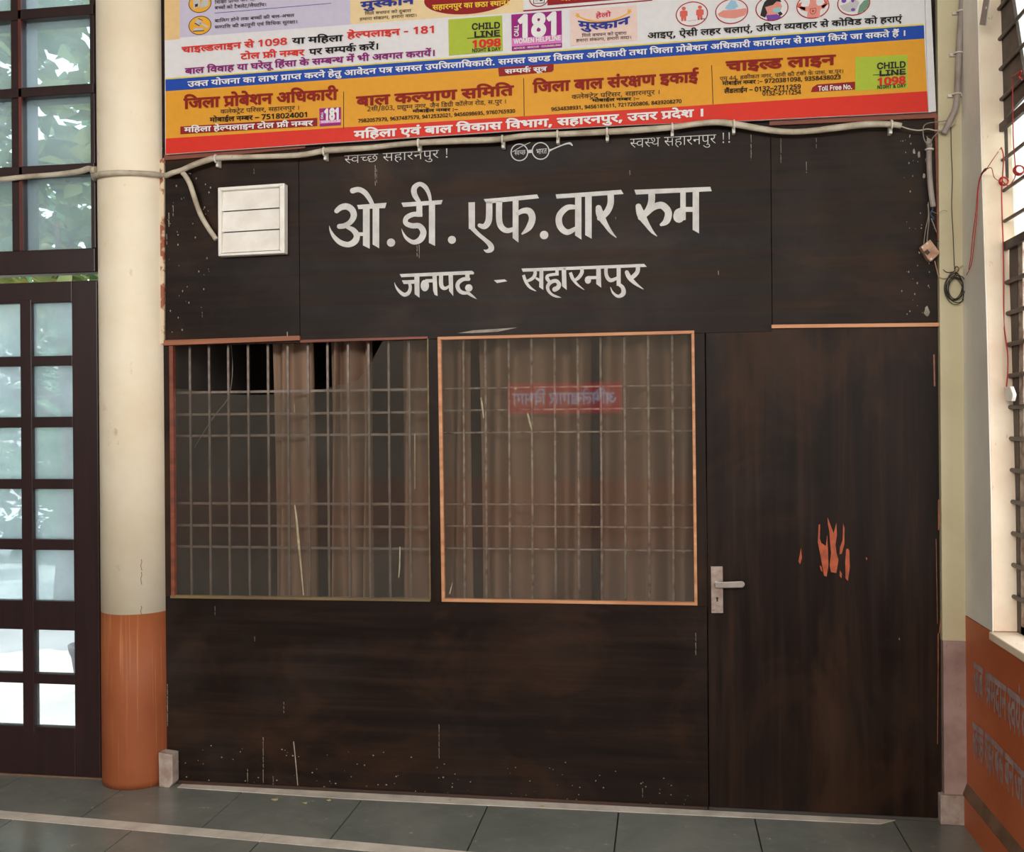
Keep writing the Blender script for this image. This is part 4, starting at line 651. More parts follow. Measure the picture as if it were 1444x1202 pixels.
M = {
    'ply_h': plywood('dark_plywood_level_grain'),
    'ply_v': plywood('dark_plywood_upright_grain', True, 0.30),
    'batten': wood('brown_batten', srgb(160, 98, 66), srgb(120, 68, 46)),
    'batten_pale': wood('pale_window_beading', srgb(214, 158, 112), srgb(176, 112, 74)),
    'batten_red': wood('reddish_batten', srgb(140, 72, 48), srgb(98, 48, 34)),
    'batten_dark': wood('dark_brown_trim', srgb(70, 46, 32), srgb(44, 30, 24)),
    'peeling': painted('peeling_batten', srgb(214, 196, 168), srgb(150, 84, 56), 0.7, 12, None, 0.3, 0, (0.5, 0.56)),
    'maroon_wood': wood('maroon_painted_wood', srgb(46, 24, 25), srgb(33, 18, 19), 0.36, True),
    'maroon_edge': wood('reddish_wood_edge', srgb(110, 52, 42), srgb(76, 34, 30), 0.4, True),
    'cream': painted('cream_wall_paint', srgb(240, 228, 206), srgb(228, 212, 184), 0.62, 2.2, srgb(200, 178, 146), 0.12),
    'greenish': painted('yellowish_cream_paint', srgb(204, 194, 160), srgb(190, 178, 144), 0.6, 3, None, 0.1),
    'offwhite': painted('off_white_wall_paint', srgb(240, 236, 226), srgb(226, 221, 210), 0.65, 3, None, 0.1),
    'jamb': painted('cream_jamb_paint', srgb(246, 230, 206), srgb(232, 208, 182), 0.65, 4, srgb(176, 140, 108), 0.2),
    'orange': painted('orange_dado_paint', srgb(202, 108, 62), srgb(178, 90, 52), 0.5, 3, None, 0.15),
    'orange_col': None,
    'mauve': painted('mauve_lower_paint', srgb(168, 140, 132), srgb(140, 112, 106), 0.6, 8, srgb(120, 70, 60), 0.25),
    'ledge': painted('dusty_skirting_top', srgb(128, 98, 76), srgb(98, 70, 54), 0.75, 10),
    'stone': None,
    'strip': painted('pale_marble_strip', srgb(222, 212, 200), srgb(186, 176, 166), 0.3, 8, srgb(140, 132, 124), 0.05),
    'joint': painted('dark_floor_joint', srgb(60, 58, 54), srgb(44, 42, 40), 0.8, 8),
    'dust': painted('dust_film', srgb(150, 138, 122), srgb(96, 88, 80), 0.9, 14),
    'plaster': painted('grey_plaster_block', srgb(176, 162, 152), srgb(136, 110, 98), 0.8, 14, srgb(110, 60, 48), 0.4),
    'white_plastic': painted('white_plastic', srgb(242, 238, 232), srgb(224, 218, 210), 0.4, 8, None, 0.03),
    'shutter_gap': painted('grey_back_plate', srgb(120, 116, 110), srgb(96, 92, 88), 0.6, 8),  # plain grey for the plate behind the flaps
    'conduit': painted('grimy_conduit', srgb(196, 186, 168), srgb(150, 136, 116), 0.55, 12, srgb(96, 78, 62), 0.2),
    'conduit_grey': painted('grey_conduit', srgb(164, 152, 146), srgb(136, 124, 118), 0.5, 10, None, 0.1),
    'clip': painted('white_clip', srgb(224, 218, 208), srgb(196, 188, 174), 0.5, 20),
    'wire_black': painted('black_wire', srgb(36, 32, 30), srgb(56, 48, 42), 0.5, 20),
    'wire_red': painted('red_wire', srgb(196, 40, 38), srgb(150, 30, 30), 0.45, 20),
    'wire_grey': painted('grey_wire', srgb(150, 140, 128), srgb(110, 100, 90), 0.5, 20),
    'wire_blue': painted('blue_wire', srgb(48, 62, 96), srgb(36, 44, 70), 0.5, 20),
    'box': painted('old_switch_box', srgb(196, 158, 132), srgb(150, 104, 80), 0.6, 30, srgb(90, 60, 48)),
    'steel': painted('brushed_steel', srgb(190, 180, 172), srgb(160, 140, 128), 0.36, 24, srgb(120, 80, 60), 0.05, 0.85),
    'steel_bright': painted('lever_steel', srgb(206, 202, 198), srgb(186, 182, 178), 0.28, 24, None, 0.0, 0.9),
    'iron': painted('painted_iron', srgb(96, 86, 80), srgb(70, 58, 52), 0.5, 16, srgb(110, 66, 44), 0.15, 0.3),
    'iron_dark': painted('dark_iron', srgb(84, 72, 66), srgb(62, 50, 46), 0.55, 10, srgb(104, 70, 52), 0.2, 0.2),
    'grille': painted('window_grille_paint', srgb(126, 114, 106), srgb(92, 78, 70), 0.45, 18, None, 0.1, 0.3),
    'rusty': painted('rusty_grille', srgb(190, 178, 166), srgb(122, 86, 66), 0.6, 26, srgb(70, 40, 28), 0.3, 0.3),
    'curtain': None,
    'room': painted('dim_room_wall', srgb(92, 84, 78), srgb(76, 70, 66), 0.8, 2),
    'bare': painted('bare_orange_wood', srgb(176, 82, 42), srgb(134, 56, 30), 0.6, 30, srgb(96, 40, 22), 0.3),
    'paint': painted('white_brush_paint', srgb(206, 204, 202), srgb(180, 178, 178), 0.5, 14, None, 0.05),
    'sidepaint': painted('greyish_pink_paint', srgb(176, 152, 150), srgb(150, 124, 122), 0.6, 20),
    'drip': painted('whitewash_drip', srgb(168, 160, 148), srgb(120, 110, 100), 0.7, 30),
    'tape': painted('yellowed_tape', srgb(176, 168, 138), srgb(120, 110, 80), 0.6, 30),
    'glass_in': glazing('dusty_window_glass', (0.93, 0.92, 0.9, 1), 0.05, (0.42, 0.38, 0.34, 1)),
    'glass_out': glazing('hazy_garden_glass', (0.80, 0.90, 0.92, 1), 0.22, (0.80, 0.89, 0.91, 1), 0.05, True),
    'glass_haze': glazing('hazy_door_glass', (0.84, 0.93, 0.96, 1), 0.36, (0.82, 0.92, 0.97, 1), 0.06, True),
    'glass_clear': glazing('ground_floor_glass', (0.92, 0.96, 0.98, 1), 0.06, (0.9, 0.94, 0.97, 1), 0.03, True),
    'frosted': glazing('frosted_fanlight_glass', (0.7, 0.74, 0.72, 1), 0.6, (0.86, 0.9, 0.86, 1), 0.3, True),
    'paving': painted('pale_garden_paving', srgb(226, 224, 220), srgb(206, 204, 200), 0.8, 1.5),
    'soil': painted('garden_soil', srgb(120, 104, 84), srgb(90, 78, 62), 0.9, 3),
    'bark': painted('bark', srgb(120, 100, 84), srgb(80, 64, 52), 0.9, 14, None, 0.5),
    'pot': painted('grey_pot', srgb(110, 108, 112), srgb(90, 88, 92), 0.7, 8),
    'house': painted('pale_house_wall', srgb(226, 208, 200), srgb(204, 186, 180), 0.8, 1),
    'house_win': painted('house_window_dark', srgb(90, 96, 104), srgb(70, 74, 82), 0.3, 1),
    'ceil': painted('hall_ceiling_paint', srgb(196, 190, 176), srgb(182, 174, 160), 0.8, 1.2),
    'hall': painted('dull_hall_wall', srgb(150, 142, 126), srgb(134, 126, 112), 0.8, 1.2),
    'olive': wood('olive_brown_beading', srgb(128, 108, 70), srgb(92, 72, 46)),
    'scrap': painted('pale_scrap', srgb(190, 176, 130), srgb(160, 142, 96), 0.7, 30),
}

INKS = {
    'dark': ink('ink_dark', srgb(52, 46, 46)), 'black': ink('ink_black', srgb(28, 26, 28)),
    'red': ink('ink_red', srgb(222, 52, 46)), 'purple': ink('ink_purple', srgb(140, 34, 120)),
    'white': ink('ink_white', srgb(238, 236, 238)), 'maroon': ink('ink_maroon', srgb(146, 34, 28)),
    'navy': ink('ink_navy', srgb(50, 60, 150)), 'yellow': ink('ink_yellow', srgb(244, 206, 70)),
    'pinkred': ink('ink_crimson', srgb(214, 36, 86)), 'paint': M['paint'], 'sidepaint': M['sidepaint'],
    'vinyl': ink('vinyl_white', srgb(232, 230, 234), 0.4), 'lavender': ink('vinyl_lavender', srgb(206, 200, 224), 0.4),
    'peach': ink('vinyl_peach', srgb(240, 214, 168), 0.4), 'peach_deep': ink('vinyl_peach_edge', srgb(236, 200, 146), 0.4),
    'pinkpanel': ink('vinyl_pink_panel', srgb(240, 212, 204), 0.4), 'blue': ink('vinyl_blue', srgb(36, 78, 176), 0.4),
    'gold': ink('vinyl_gold', srgb(232, 164, 52), 0.4), 'scarlet': ink('vinyl_scarlet', srgb(224, 56, 42), 0.4),
    'brick': ink('vinyl_brick_red', srgb(176, 46, 44), 0.4), 'lime': ink('vinyl_lime', srgb(178, 196, 66), 0.4),
    'magenta': ink('vinyl_magenta', srgb(160, 38, 132), 0.4), 'rose': ink('vinyl_rose', srgb(226, 130, 200), 0.4),
    'lemon': ink('vinyl_lemon_line', srgb(230, 214, 96), 0.4), 'coral': ink('vinyl_coral', srgb(222, 104, 92), 0.4),
    'skin': ink('vinyl_skin', srgb(232, 152, 140), 0.4), 'sky': ink('vinyl_sky', srgb(160, 200, 226), 0.4),
    'mask': ink('vinyl_mask', srgb(150, 206, 212), 0.4), 'violet': ink('vinyl_violet', srgb(124, 78, 170), 0.4),
    'sage': ink('vinyl_sage', srgb(120, 156, 134), 0.4), 'greyp': ink('vinyl_grey', srgb(200, 198, 200), 0.4),
    'amber': ink('vinyl_amber', srgb(240, 176, 60), 0.4), 'signred': ink('sign_red', srgb(255, 70, 84), 0.4), 'darkred': ink('vinyl_dark_red', srgb(150, 34, 38), 0.4),
}


def column_orange():
    k = Nodes('streaky_orange_paint')
    a = k.noise((70, 70, 1.1), 5, 0.6)
    b = k.noise((3, 3, 1.6), 4, 0.6)
    col = k.ramp(b, [(0.3, srgb(136, 70, 42)), (0.7, srgb(158, 90, 54))])
    col = k.mix(k.ramp(a, [(0.56, grey(0)), (0.66, grey(0.45))]), col, srgb(200, 140, 92))
    k.l(col, k.b.inputs['Base Color'])
    k.b.inputs['Roughness'].default_value = 0.55
    k.b.inputs['Specular IOR Level'].default_value = 0.3
    return k.m


def slate():
    k = Nodes('polished_grey_stone')
    a = k.noise((2.2, 2.2, 2.2), 6, 0.62, 1.0, 0.5)
    b = k.noise((14, 14, 14), 4, 0.7)
    col = k.ramp(a, [(0.3, srgb(104, 108, 102)), (0.55, srgb(122, 124, 118)), (0.75, srgb(138, 134, 124))])
    col = k.mix(k.ramp(b, [(0.55, grey(0)), (0.75, grey(0.35))]), col, srgb(154, 148, 138))
    k.l(col, k.b.inputs['Base Color'])
    k.l(k.ramp(b, [(0.3, grey(0.10)), (0.75, grey(0.30))]), k.b.inputs['Roughness'])
    return k.m


def cloth():
    k = Nodes('beige_curtain_cloth')
    a = k.noise((120, 120, 120), 2)
    b = k.noise((3, 3, 0.8), 4)
    col = k.ramp(b, [(0.3, srgb(128, 102, 86)), (0.7, srgb(152, 126, 106))])
    k.l(col, k.b.inputs['Base Color'])
    k.b.inputs['Roughness'].default_value = 0.85
    k.b.inputs['Specular IOR Level'].default_value = 0.1
    k.bump(a, 0.15, 0.0008)
    return k.m


def leaf_mat(name, c, c2):
    k = Nodes(name)
    col = k.ramp(k.noise((1.6, 1.6, 1.6), 3), [(0.35, c), (0.68, c2)])
    k.l(col, k.b.inputs['Base Color'])
    k.b.inputs['Roughness'].default_value = 0.4
    tl = k.n('ShaderNodeBsdfTranslucent')
    k.l(col, tl.inputs[0])
    mx = k.n('ShaderNodeMixShader')
    mx.inputs[0].default_value = 0.4
    k.l(k.b.outputs[0], mx.inputs[1])
    k.l(tl.outputs[0], mx.inputs[2])
    k.l(mx.outputs[0], k.out.inputs[0])
    return k.m


M['orange_col'], M['stone'], M['curtain'] = column_orange(), slate(), cloth()
LEAF = [leaf_mat('broad_leaf', srgb(86, 128, 84), srgb(186, 180, 100)), leaf_mat('dark_leaf', srgb(66, 108, 82), srgb(116, 150, 108)),
        leaf_mat('feathery_leaf', srgb(86, 132, 92), srgb(128, 170, 110))]


# ------------------------------------------------------------------ lettering
def glyph_contours(key, steps):
    out = []
    for c in GLYPHS[key].split('|'):
        p = []
        for w in c.split():
            q = w.endswith('q')
            x, y = w.rstrip('q').split(',')
            p.append((Vector((float(x), float(y))), not q))
        if len(p) < 3:
            continue
        full = []
        for i, (v, on) in enumerate(p):              # implied on-curve points
            if not on and not p[i - 1][1]:
                full.append(((p[i - 1][0] + v) / 2, True))
            full.append((v, on))
        k = next(i for i, f in enumerate(full) if f[1])
        full = full[k:] + full[:k]
        pts, i, n = [], 0, len(full)
        while i < n:
            v, on = full[i]
            if on:
                pts.append(v)
                i += 1
            else:
                a, b = full[i - 1][0], full[(i + 1) % n][0]
                for s in range(1, steps):
                    t = s / steps
                    pts.append(a * (1 - t) ** 2 + v * 2 * t * (1 - t) + b * t * t)
                i += 1
        q = [pts[0]]
        for v in pts[1:]:
            if (v - q[-1]).length > 1.5:
                q.append(v)
        if (q[0] - q[-1]).length < 1.5:
            q.pop()
        if len(q) > 2:
            out.append(q)
    return out


def area2(c):
    return sum(c[i - 1].x * c[i].y - c[i].x * c[i - 1].y for i in range(len(c)))


def inside(p, c):
    r = False
    for i in range(len(c)):
        a, b = c[i - 1], c[i]
        if (a.y > p.y) != (b.y > p.y) and p.x < (b.x - a.x) * (p.y - a.y) / (b.y - a.y) + a.x:
            r = not r
    return r


def fatten(c, b):
    """moves an outline outwards (outer contours run clockwise, holes the other way round)"""
    out, n = [], len(c)
    for i in range(n):
        d1, d2 = (c[i] - c[i - 1]), (c[(i + 1) % n] - c[i])
        n1 = Vector((-d1.y, d1.x)).normalized()
        n2 = Vector((-d2.y, d2.x)).normalized()
        m = n1 + n2
        m = m.normalized() if m.length > 0.05 else n1
        out.append(c[i] + m * b / max(m.dot(n1), 0.55))
    return out


GCACHE = {}


def glyph(key, bold, steps):
    if (key, bold, steps) in GCACHE:
        return GCACHE[key, bold, steps]
    cs = glyph_contours(key, steps)
    outer = [c for c in cs if area2(c) < 0]
    holes = [c for c in cs if area2(c) >= 0]
    verts, tris = [], []
    thin = min(bold, 0)
    for o in outer:
        hs = [h for h in holes if inside(h[0], o)]
        hs = [h for h in (fatten(h, thin) if thin else h for h in hs) if area2(h) > 0]
        loops = [fatten(o, thin) if thin else o] + hs
        flat = [v for l in loops for v in l]
        t = tessellate_polygon([[v.to_3d() for v in l] for l in loops])
        k = len(verts)
        verts += flat
        tris += [tuple(k + i for i in f) for f in t]
    if bold > 0:                                      # bold cut: the outline is inked with a pen
        for c in outer + holes:
            for i in range(len(c)):
                d = (c[i] - c[i - 1]).normalized()
                n, e = Vector((-d.y, d.x)) * bold, d * bold * 0.55
                k = len(verts)
                verts += [c[i - 1] - e + n, c[i] + e + n, c[i] + e - n, c[i - 1] - e - n]
                tris.append((k, k + 1, k + 2, k + 3))
    if bold > 0:
        verts, tris = union2d([[verts[i] for i in f] for f in tris])
    GCACHE[key, bold, steps] = (verts, tris)
    return verts, tris


def set_line(mb, line, place, steps=2, out=Vector((0, -1, 0))):
    """one line of type; place(x, y) turns a pixel of the photograph into a point of the printed surface"""
    _s, flow, _c, bold, ref, xl, yl, xr, yr, h, width, run = line
    for count, item in enumerate(run.split(';')):
        lift = out * (0.00005 * (count % 4))
        g, gx, gy = item.split()
        vs, ts = glyph(g, bold, steps)
        pts = []
        for v in vs:
            u = (v.x + float(gx)) / width
            w = (ref - v.y - float(gy)) / ref * h
            x, y = xl + (xr - xl) * u, yl + (yr - yl) * u
            if flow == 'v':
                pts.append(place(x + w, y) + lift)
            elif flow == 'arc':
                pts.append(place(x, y + w + 5.0 * (1 - (2 * u - 1) ** 2)) + lift)
            else:
                pts.append(place(x, y + w) + lift)
        mb.faces(pts, ts)


# ------------------------------------------------------------------ floor
XL, XR, XW = -2.28, 1.113, 1.205
floor = thing('floor', (0, -2, 0), 'polished grey stone floor with a pale marble strip, in front of the dark plywood front', 'floor', None, 'structure')
MB().box(-8, 1.45, -9.2, 0.02, -0.12, -0.008).build('joint_bed', M['joint'], floor)
f = MB()
skew = lambda x: -0.064 * (x + 2.36)
row_y = [-0.004, -0.43]
for (ya, yb, off, sk0, sk1) in [(-0.004, -0.435, 0.36, 0, 1), (-0.512, -0.97, 0.09, 1, 1), (-0.976, -1.44, 0.36, 1, 1), (-1.446, -1.9, 0.09, 1, 1),
                               (-1.906, -2.4, 0.36, 1, 1), (-2.406, -3.2, 0.09, 1, 1), (-3.206, -4.2, 0.36, 1, 1), (-4.206, -5.4, 0.1, 1, 1), (-5.406, -9.2, 0.36, 1, 0)]:
    for i in range(-15, 4):
        x0, x1 = off + 0.56 * (i - 1) + 0.003, off + 0.56 * i - 0.003
        x0, x1 = max(x0, -8), min(x1, 1.2)
        if x1 - x0 < 0.02:
            continue
        p = [Vector((x0, ya + skew(x0) * sk0, 0)), Vector((x1, ya + skew(x1) * sk0, 0)), Vector((x1, yb + skew(x1) * sk1, 0)), Vector((x0, yb + skew(x0) * sk1, 0))]
        f.prism(p, (0, 0, -0.01))
f.build('stone_slabs', M['stone'], floor)
f = MB()
for i in range(-9, 3):
    x0, x1 = 0.9 * (i - 1) + 0.2 + 0.001, 0.9 * i + 0.2 - 0.001
    x0, x1 = max(x0, -8), min(x1, 1.2)
    if x1 > x0:
        f.prism([Vector((x0, -0.438 + skew(x0), 0.001)), Vector((x1, -0.438 + skew(x1), 0.001)), Vector((x1, -0.509 + skew(x1), 0.001)), Vector((x0, -0.509 + skew(x0), 0.001))], (0, 0, -0.01))
f.build('marble_strip', M['strip'], floor)
f = MB()
f.prism([Vector((-2.2, -0.012, 0.002)), Vector((0.93, -0.012, 0.002)), Vector((0.86, -0.062, 0.002)), Vector((-1.4, -0.085, 0.002)), Vector((-2.2, -0.055, 0.002))], (0, 0, -0.004))
f.build('threshold_strip', M['strip'], floor)

# ------------------------------------------------------------------ plywood front
wall = thing('wall_back', (-0.58, 0.02, 0), 'dark varnished plywood front with hand painted white Hindi lettering', 'wall', None, 'structure')
ZT = 4.5
W1 = (-2.240, -1.026, 0.862, 2.018)      # left window opening: x0, x1, z0, z1
W2 = (-0.972, 0.128, 0.872, 2.022)       # right window opening
T = 0.036


def panel(x0, x1, z0, z1, mat='ply_h', y0=0.0, y1=T):
    return MB().box(x0, x1, y0, y1, z0, z1).build('plywood_panel', M[mat], wall, 0.0015)


XD = 0.178
panel(XL, XD - 0.002, 0.0, W1[2])
panel(XL, W1[0], W1[2], W1[3], 'ply_v')
panel(W1[1], W2[0], W1[2], 2.022, 'ply_v')
panel(W2[1], XD - 0.002, W1[2], 2.022, 'ply_v')
SEAM1, SEAM2 = PY(422, 350).x, PY(1088, 350).x
panel(XL, SEAM1 - 0.001, 2.018, 2.93)
panel(SEAM1 + 0.001, SEAM2 - 0.001, 2.022, 2.93)
panel(SEAM2 + 0.001, XR, 2.046, 2.93)
panel(XL, XR, 2.932, ZT)
panel(SEAM2 + 0.001, XD - 0.002, 2.022, 2.046) if SEAM2 < XD - 0.01 else None

for px, d, m in [([(230.5, 480), (422.3, 473.4), (422.3, 480), (230.5, 487.5)], -0.018, 'batten'),
                 ([(1088, 458), (1325, 455), (1325, 460.5), (1088, 463)], -0.012, 'batten_pale'),
                 ([(231.5, 218), (300, 215), (430, 206), (430, 209), (300, 221), (231.5, 226)], -0.012, 'batten_red'),
                 ([(1085, 171), (1320, 158), (1323, 166), (1085, 177)], -0.014, 'batten_red'),
                 ([(1318, 166), (1324, 166), (1328, 340), (1322, 340)], -0.012, 'batten_red'),
                 ([(224.5, 226), (231, 222), (231, 484), (225.5, 486)], -0.014, 'peeling'),
                 ([(246, 1101), (998, 1139), (998, 1148), (246, 1109)], -0.012, 'batten_dark')]:
    MB().slab(px, d, 0.0).build('batten', M[m], wall, 0.001)

# marks left on the plywood: whitewash drips, scuffs, a scrap of paper
d = MB()
YM = -0.0012
for x, y0, y1, w in [(236, 965, 1025, 1.2), (371, 1040, 1105, 1.2), (349, 1085, 1108, 1.2), (385, 1095, 1107, 1), (303, 855, 868, 0.8), (400, 990, 1006, 1), (619, 1022, 1070, 1), (906, 1112, 1125, 1),
                     (981, 893, 925, 1.2), (359, 898, 905, 0.8), (529, 233, 262, 1.6), (531, 238, 258, 1), (588, 346, 362, 1.2), (591, 345, 366, 1.6), (1137, 228, 244, 1.2), (1059, 190, 226, 1.4), (1101, 195, 230, 1),
                     (1151, 195, 209, 1), (888, 240, 247, 1.6), (1013, 382, 388, 2), (285, 440, 448, 0.8), (244, 290, 305, 1.5), (238, 300, 320, 1.8), (235, 330, 345, 1.3), (405, 468, 476, 2), (358, 238, 245, 1.2), (1268, 900, 903, 1.4), (868, 306, 309, 1)]:
    w *= 0.6
    y = y0
    while y < y1:                                      # broken, chalky runs
        e = min(y1, y + random.uniform(3, 14))
        d.flat([PY(x - w / 2, y, YM), PY(x + w / 2, y, YM), PY(x + w * random.uniform(0.2, 0.5) + 0.3, e, YM), PY(x - w * random.uniform(0.2, 0.5) + 0.3, e, YM)])
        y = e + random.uniform(0.2, 2.5)
d.ribbon([(414, 1046, 1.4), (417, 1075, 1.2), (420, 1110, 1.2)], lambda x, y: PY(x, y, YM))
for _ in range(150):
    x, y = random.uniform(250, 990), 1108 + random.random() ** 2 * -60
    y += (x - 246) * 0.045
    s = random.uniform(0.4, 1.3)
    d.flat([PY(x - s, y, YM), PY(x, y - s, YM), PY(x + s * 1.2, y, YM), PY(x, y + s * 0.8, YM)])
for _ in range(90):
    x, y = random.uniform(236, 300), random.uniform(232, 470)
    if random.random() < 0.5:
        x, y = random.uniform(1270, 1318), random.uniform(190, 450)
    s = random.uniform(0.4, 1.1)
    d.flat([PY(x - s, y, YM), PY(x, y - s * 1.6, YM), PY(x + s, y, YM), PY(x, y + s * 1.9, YM)])
for x, y, s in [(1309, 201, 5), (1308, 226, 4), (1296, 218, 3), (1307, 440, 5), (1303, 248, 2.5), (1289, 214, 2.5)]:
    p = [(x + s * random.uniform(0.5, 1) * math.cos(a * 0.7), y + 1.9 * s * random.uniform(0.5, 1) * math.sin(a * 0.7)) for a in range(9)]
    d.flat([PY(a, b, YM) for a, b in p])
d.build('whitewash_drips', M['drip'], wall, normals=False)
sm = MB()
for pts in [[(645, 470), (668, 466), (700, 464), (730, 462), (702, 468), (665, 470)]]:
    sm.flat([PY(a, b, YM) for a, b in pts])
sm.build('paint_smear', M['wire_grey'], wall, normals=False)


# hand painted sign
def SA(x, y):
    return PY(440 + x / 4.623, 180 + y / 4.623, -0.0022)


def SB(x, y):
    return PY(700 + x / 4.011, 180 + y / 4.011, -0.0022)


def brush(conv, strokes=(), polys=(), dots=()):
    b = MB()
    pieces = [p for s in strokes for p in stroke(s)] + [[Vector(q) for q in p] for p in polys]
    pieces += [[Vector((x + r * math.cos(k * math.pi / 12), y + r * math.sin(k * math.pi / 12))) for k in range(24)] for (x, y, r) in dots]
    vs, ts = union2d(pieces)
    b.faces([conv(v.x, v.y) for v in vs], ts)
    return b.build('lettering', M['paint'], wall, normals=False)


brush(SA,  # o
      [[(157, 547, 30), (188, 521, 38), (228, 515, 42), (262, 538, 42), (272, 577, 40), (250, 616, 34), (212, 640, 34), (174, 645, 32)],
       [(225, 648, 20), (268, 668, 34), (292, 705, 40), (278, 743, 42), (236, 763, 36), (186, 750, 34), (146, 715, 26), (122, 675, 14), (112, 640, 2)],
       [(300, 695, 24), (345, 695, 24)],
       [(260, 413, 36), (305, 404, 34), (345, 425, 34), (375, 465, 30), (394, 502, 26)]],
      [[(332, 515), (376, 512), (376, 790), (332, 768)], [(395, 510), (438, 505), (438, 788), (395, 762)],
       [(294, 505), (486, 490), (476, 525), (303, 532)]], [(515, 750, 27)])
brush(SA,  # dee
      [[(698, 485, 26), (668, 435, 36), (668, 392, 36), (702, 368, 28), (738, 388, 30), (762, 432, 24), (772, 478, 18)],
       [(712, 566, 30), (660, 566, 32), (616, 588, 32), (611, 622, 32), (650, 640, 34), (700, 642, 36), (726, 682, 40), (708, 728, 40), (664, 748, 30), (620, 725, 22), (596, 692, 12), (584, 660, 2)]],
      [[(582, 490), (852, 472), (842, 500), (595, 518)], [(680, 500), (719, 498), (719, 582), (680, 582)], [(762, 495), (802, 493), (802, 772), (762, 752)]], [(912, 732, 26)])
brush(SA,  # e, ph up to its upright
      [[(1036, 645, 32), (1078, 690, 26), (1128, 732, 26), (1162, 765, 34), (1168, 792, 36), (1142, 806, 22), (1120, 797, 4)],
       [(1155, 480, 40), (1155, 560, 42), (1150, 612, 42), (1124, 645, 36), (1088, 636, 24)],
       [(1220, 478, 40), (1220, 600, 40), (1236, 650, 38), (1272, 672, 34), (1315, 662, 28)]],
      [[(1020, 488), (1062, 486), (1062, 655), (1022, 662)], [(1308, 472), (1346, 470), (1346, 750), (1308, 720)]])
brush(SB, [[(115, 490, 22), (150, 471, 30), (188, 475, 38), (203, 515, 38), (184, 565, 34), (143, 604, 8)]],
      [[(-72.0, 405.0), (230, 378), (241, 400), (-55, 431)]], [(270, 608, 24)])
brush(SB,  # vaar
      [[(448, 450, 24), (398, 454, 32), (356, 500, 36), (360, 558, 36), (400, 592, 32), (450, 570, 22)],
       [(646, 375, 36), (646, 428, 36), (630, 470, 36), (602, 500, 34), (580, 515, 26)],
       [(577, 450, 32), (588, 495, 44), (618, 548, 28), (648, 592, 18), (679, 623, 3)]],
      [[(335, 378), (705, 352), (719, 376), (341, 402)], [(445, 380), (481, 378), (481, 634), (445, 610)], [(502, 378), (539, 376), (539, 629), (502, 608)]])
brush(SB,  # room
      [[(878, 370, 38), (877, 420, 38), (860, 464, 36), (832, 498, 34), (812, 512, 26)],
       [(802, 440, 30), (818, 492, 46), (850, 545, 30), (880, 588, 18), (909, 615, 3)],
       [(850, 492, 20), (888, 452, 34), (936, 440, 40), (972, 478, 40), (962, 528, 38), (928, 552, 14)],
       [(1058, 462, 26), (1028, 480, 40), (1030, 508, 58), (1040, 514, 40)], [(1050, 463, 28), (1125, 463, 28)]],
      [[(780, 352), (1210, 335), (1218, 360), (790, 379)], [(1040, 365), (1071, 363), (1071, 522), (1040, 528)], [(1110, 362), (1146, 360), (1146, 599), (1110, 578)]])


def SD(x, y):
    return PY(550 + x / 11.108, 370 + y / 11.108, -0.0022)


def SE(x, y):
    return PY(730 + x / 14.44, 365 + y / 14.44, -0.0022)


brush(SD,  # janpad
      [[(305, 335, 46), (318, 400, 50), (290, 478, 60), (222, 508, 60), (142, 450, 45), (92, 380, 25), (68, 315, 3)],
       [(555, 292, 56), (690, 287, 52)],
       [(800, 190, 62), (800, 340, 66), (825, 395, 62), (870, 408, 50), (930, 370, 34)],
       [(1240, 262, 58), (1150, 266, 60), (1078, 312, 64), (1056, 372, 64), (1082, 440, 62), (1140, 478, 58), (1215, 480, 46)],
       [(1218, 478, 52), (1288, 528, 36), (1356, 575, 5)]],
      [[(150, 185), (1280, 132), (1315, 158), (1312, 188), (178, 235)], [(185, 284), (390, 275), (390, 335), (215, 342)], [(380, 200), (460, 196), (462, 556), (386, 500)],
       [(662, 190), (730, 186), (745, 530), (700, 510), (676, 450)], [(915, 180), (985, 176), (990, 530), (925, 450)], [(1178, 160), (1245, 160), (1245, 285), (1178, 280)],
       [(545 + 66 * math.cos(k * math.pi / 12), 365 + 90 * math.sin(k * math.pi / 12)) for k in range(24)]], [(1234, 402, 58)])
brush(SA, (), [[(1185, 995), (1256, 990), (1273, 1002), (1206, 1014)]])
brush(SE,  # saharanpur, first half
      [[(348, 225, 60), (356, 300, 70), (330, 370, 70), (270, 422, 66), (192, 456, 52)], [(118, 332, 60), (150, 430, 62), (190, 510, 60), (260, 592, 50), (375, 660, 12)], [(365, 390, 40), (450, 440, 60)],
       [(800, 190, 66), (800, 310, 66)], [(835, 312, 58), (690, 325, 60), (605, 352, 60), (604, 410, 74), (650, 470, 60)],
       [(745, 628, 100), (815, 590, 95), (842, 520, 84), (790, 455, 76), (710, 462, 76), (640, 512, 74), (610, 580, 70), (632, 660, 60), (700, 730, 50), (790, 770, 44), (885, 790, 6)],
       [(1300, 195, 70), (1310, 270, 74), (1270, 350, 74), (1210, 410, 68), (1150, 438, 50)], [(1072, 280, 62), (1108, 380, 70), (1150, 450, 58), (1225, 535, 45), (1358, 636, 8)]],
      [[(445, 215), (522, 212), (522, 634), (438, 578)], [(895, 190), (985, 186), (1000, 638), (905, 560)]])
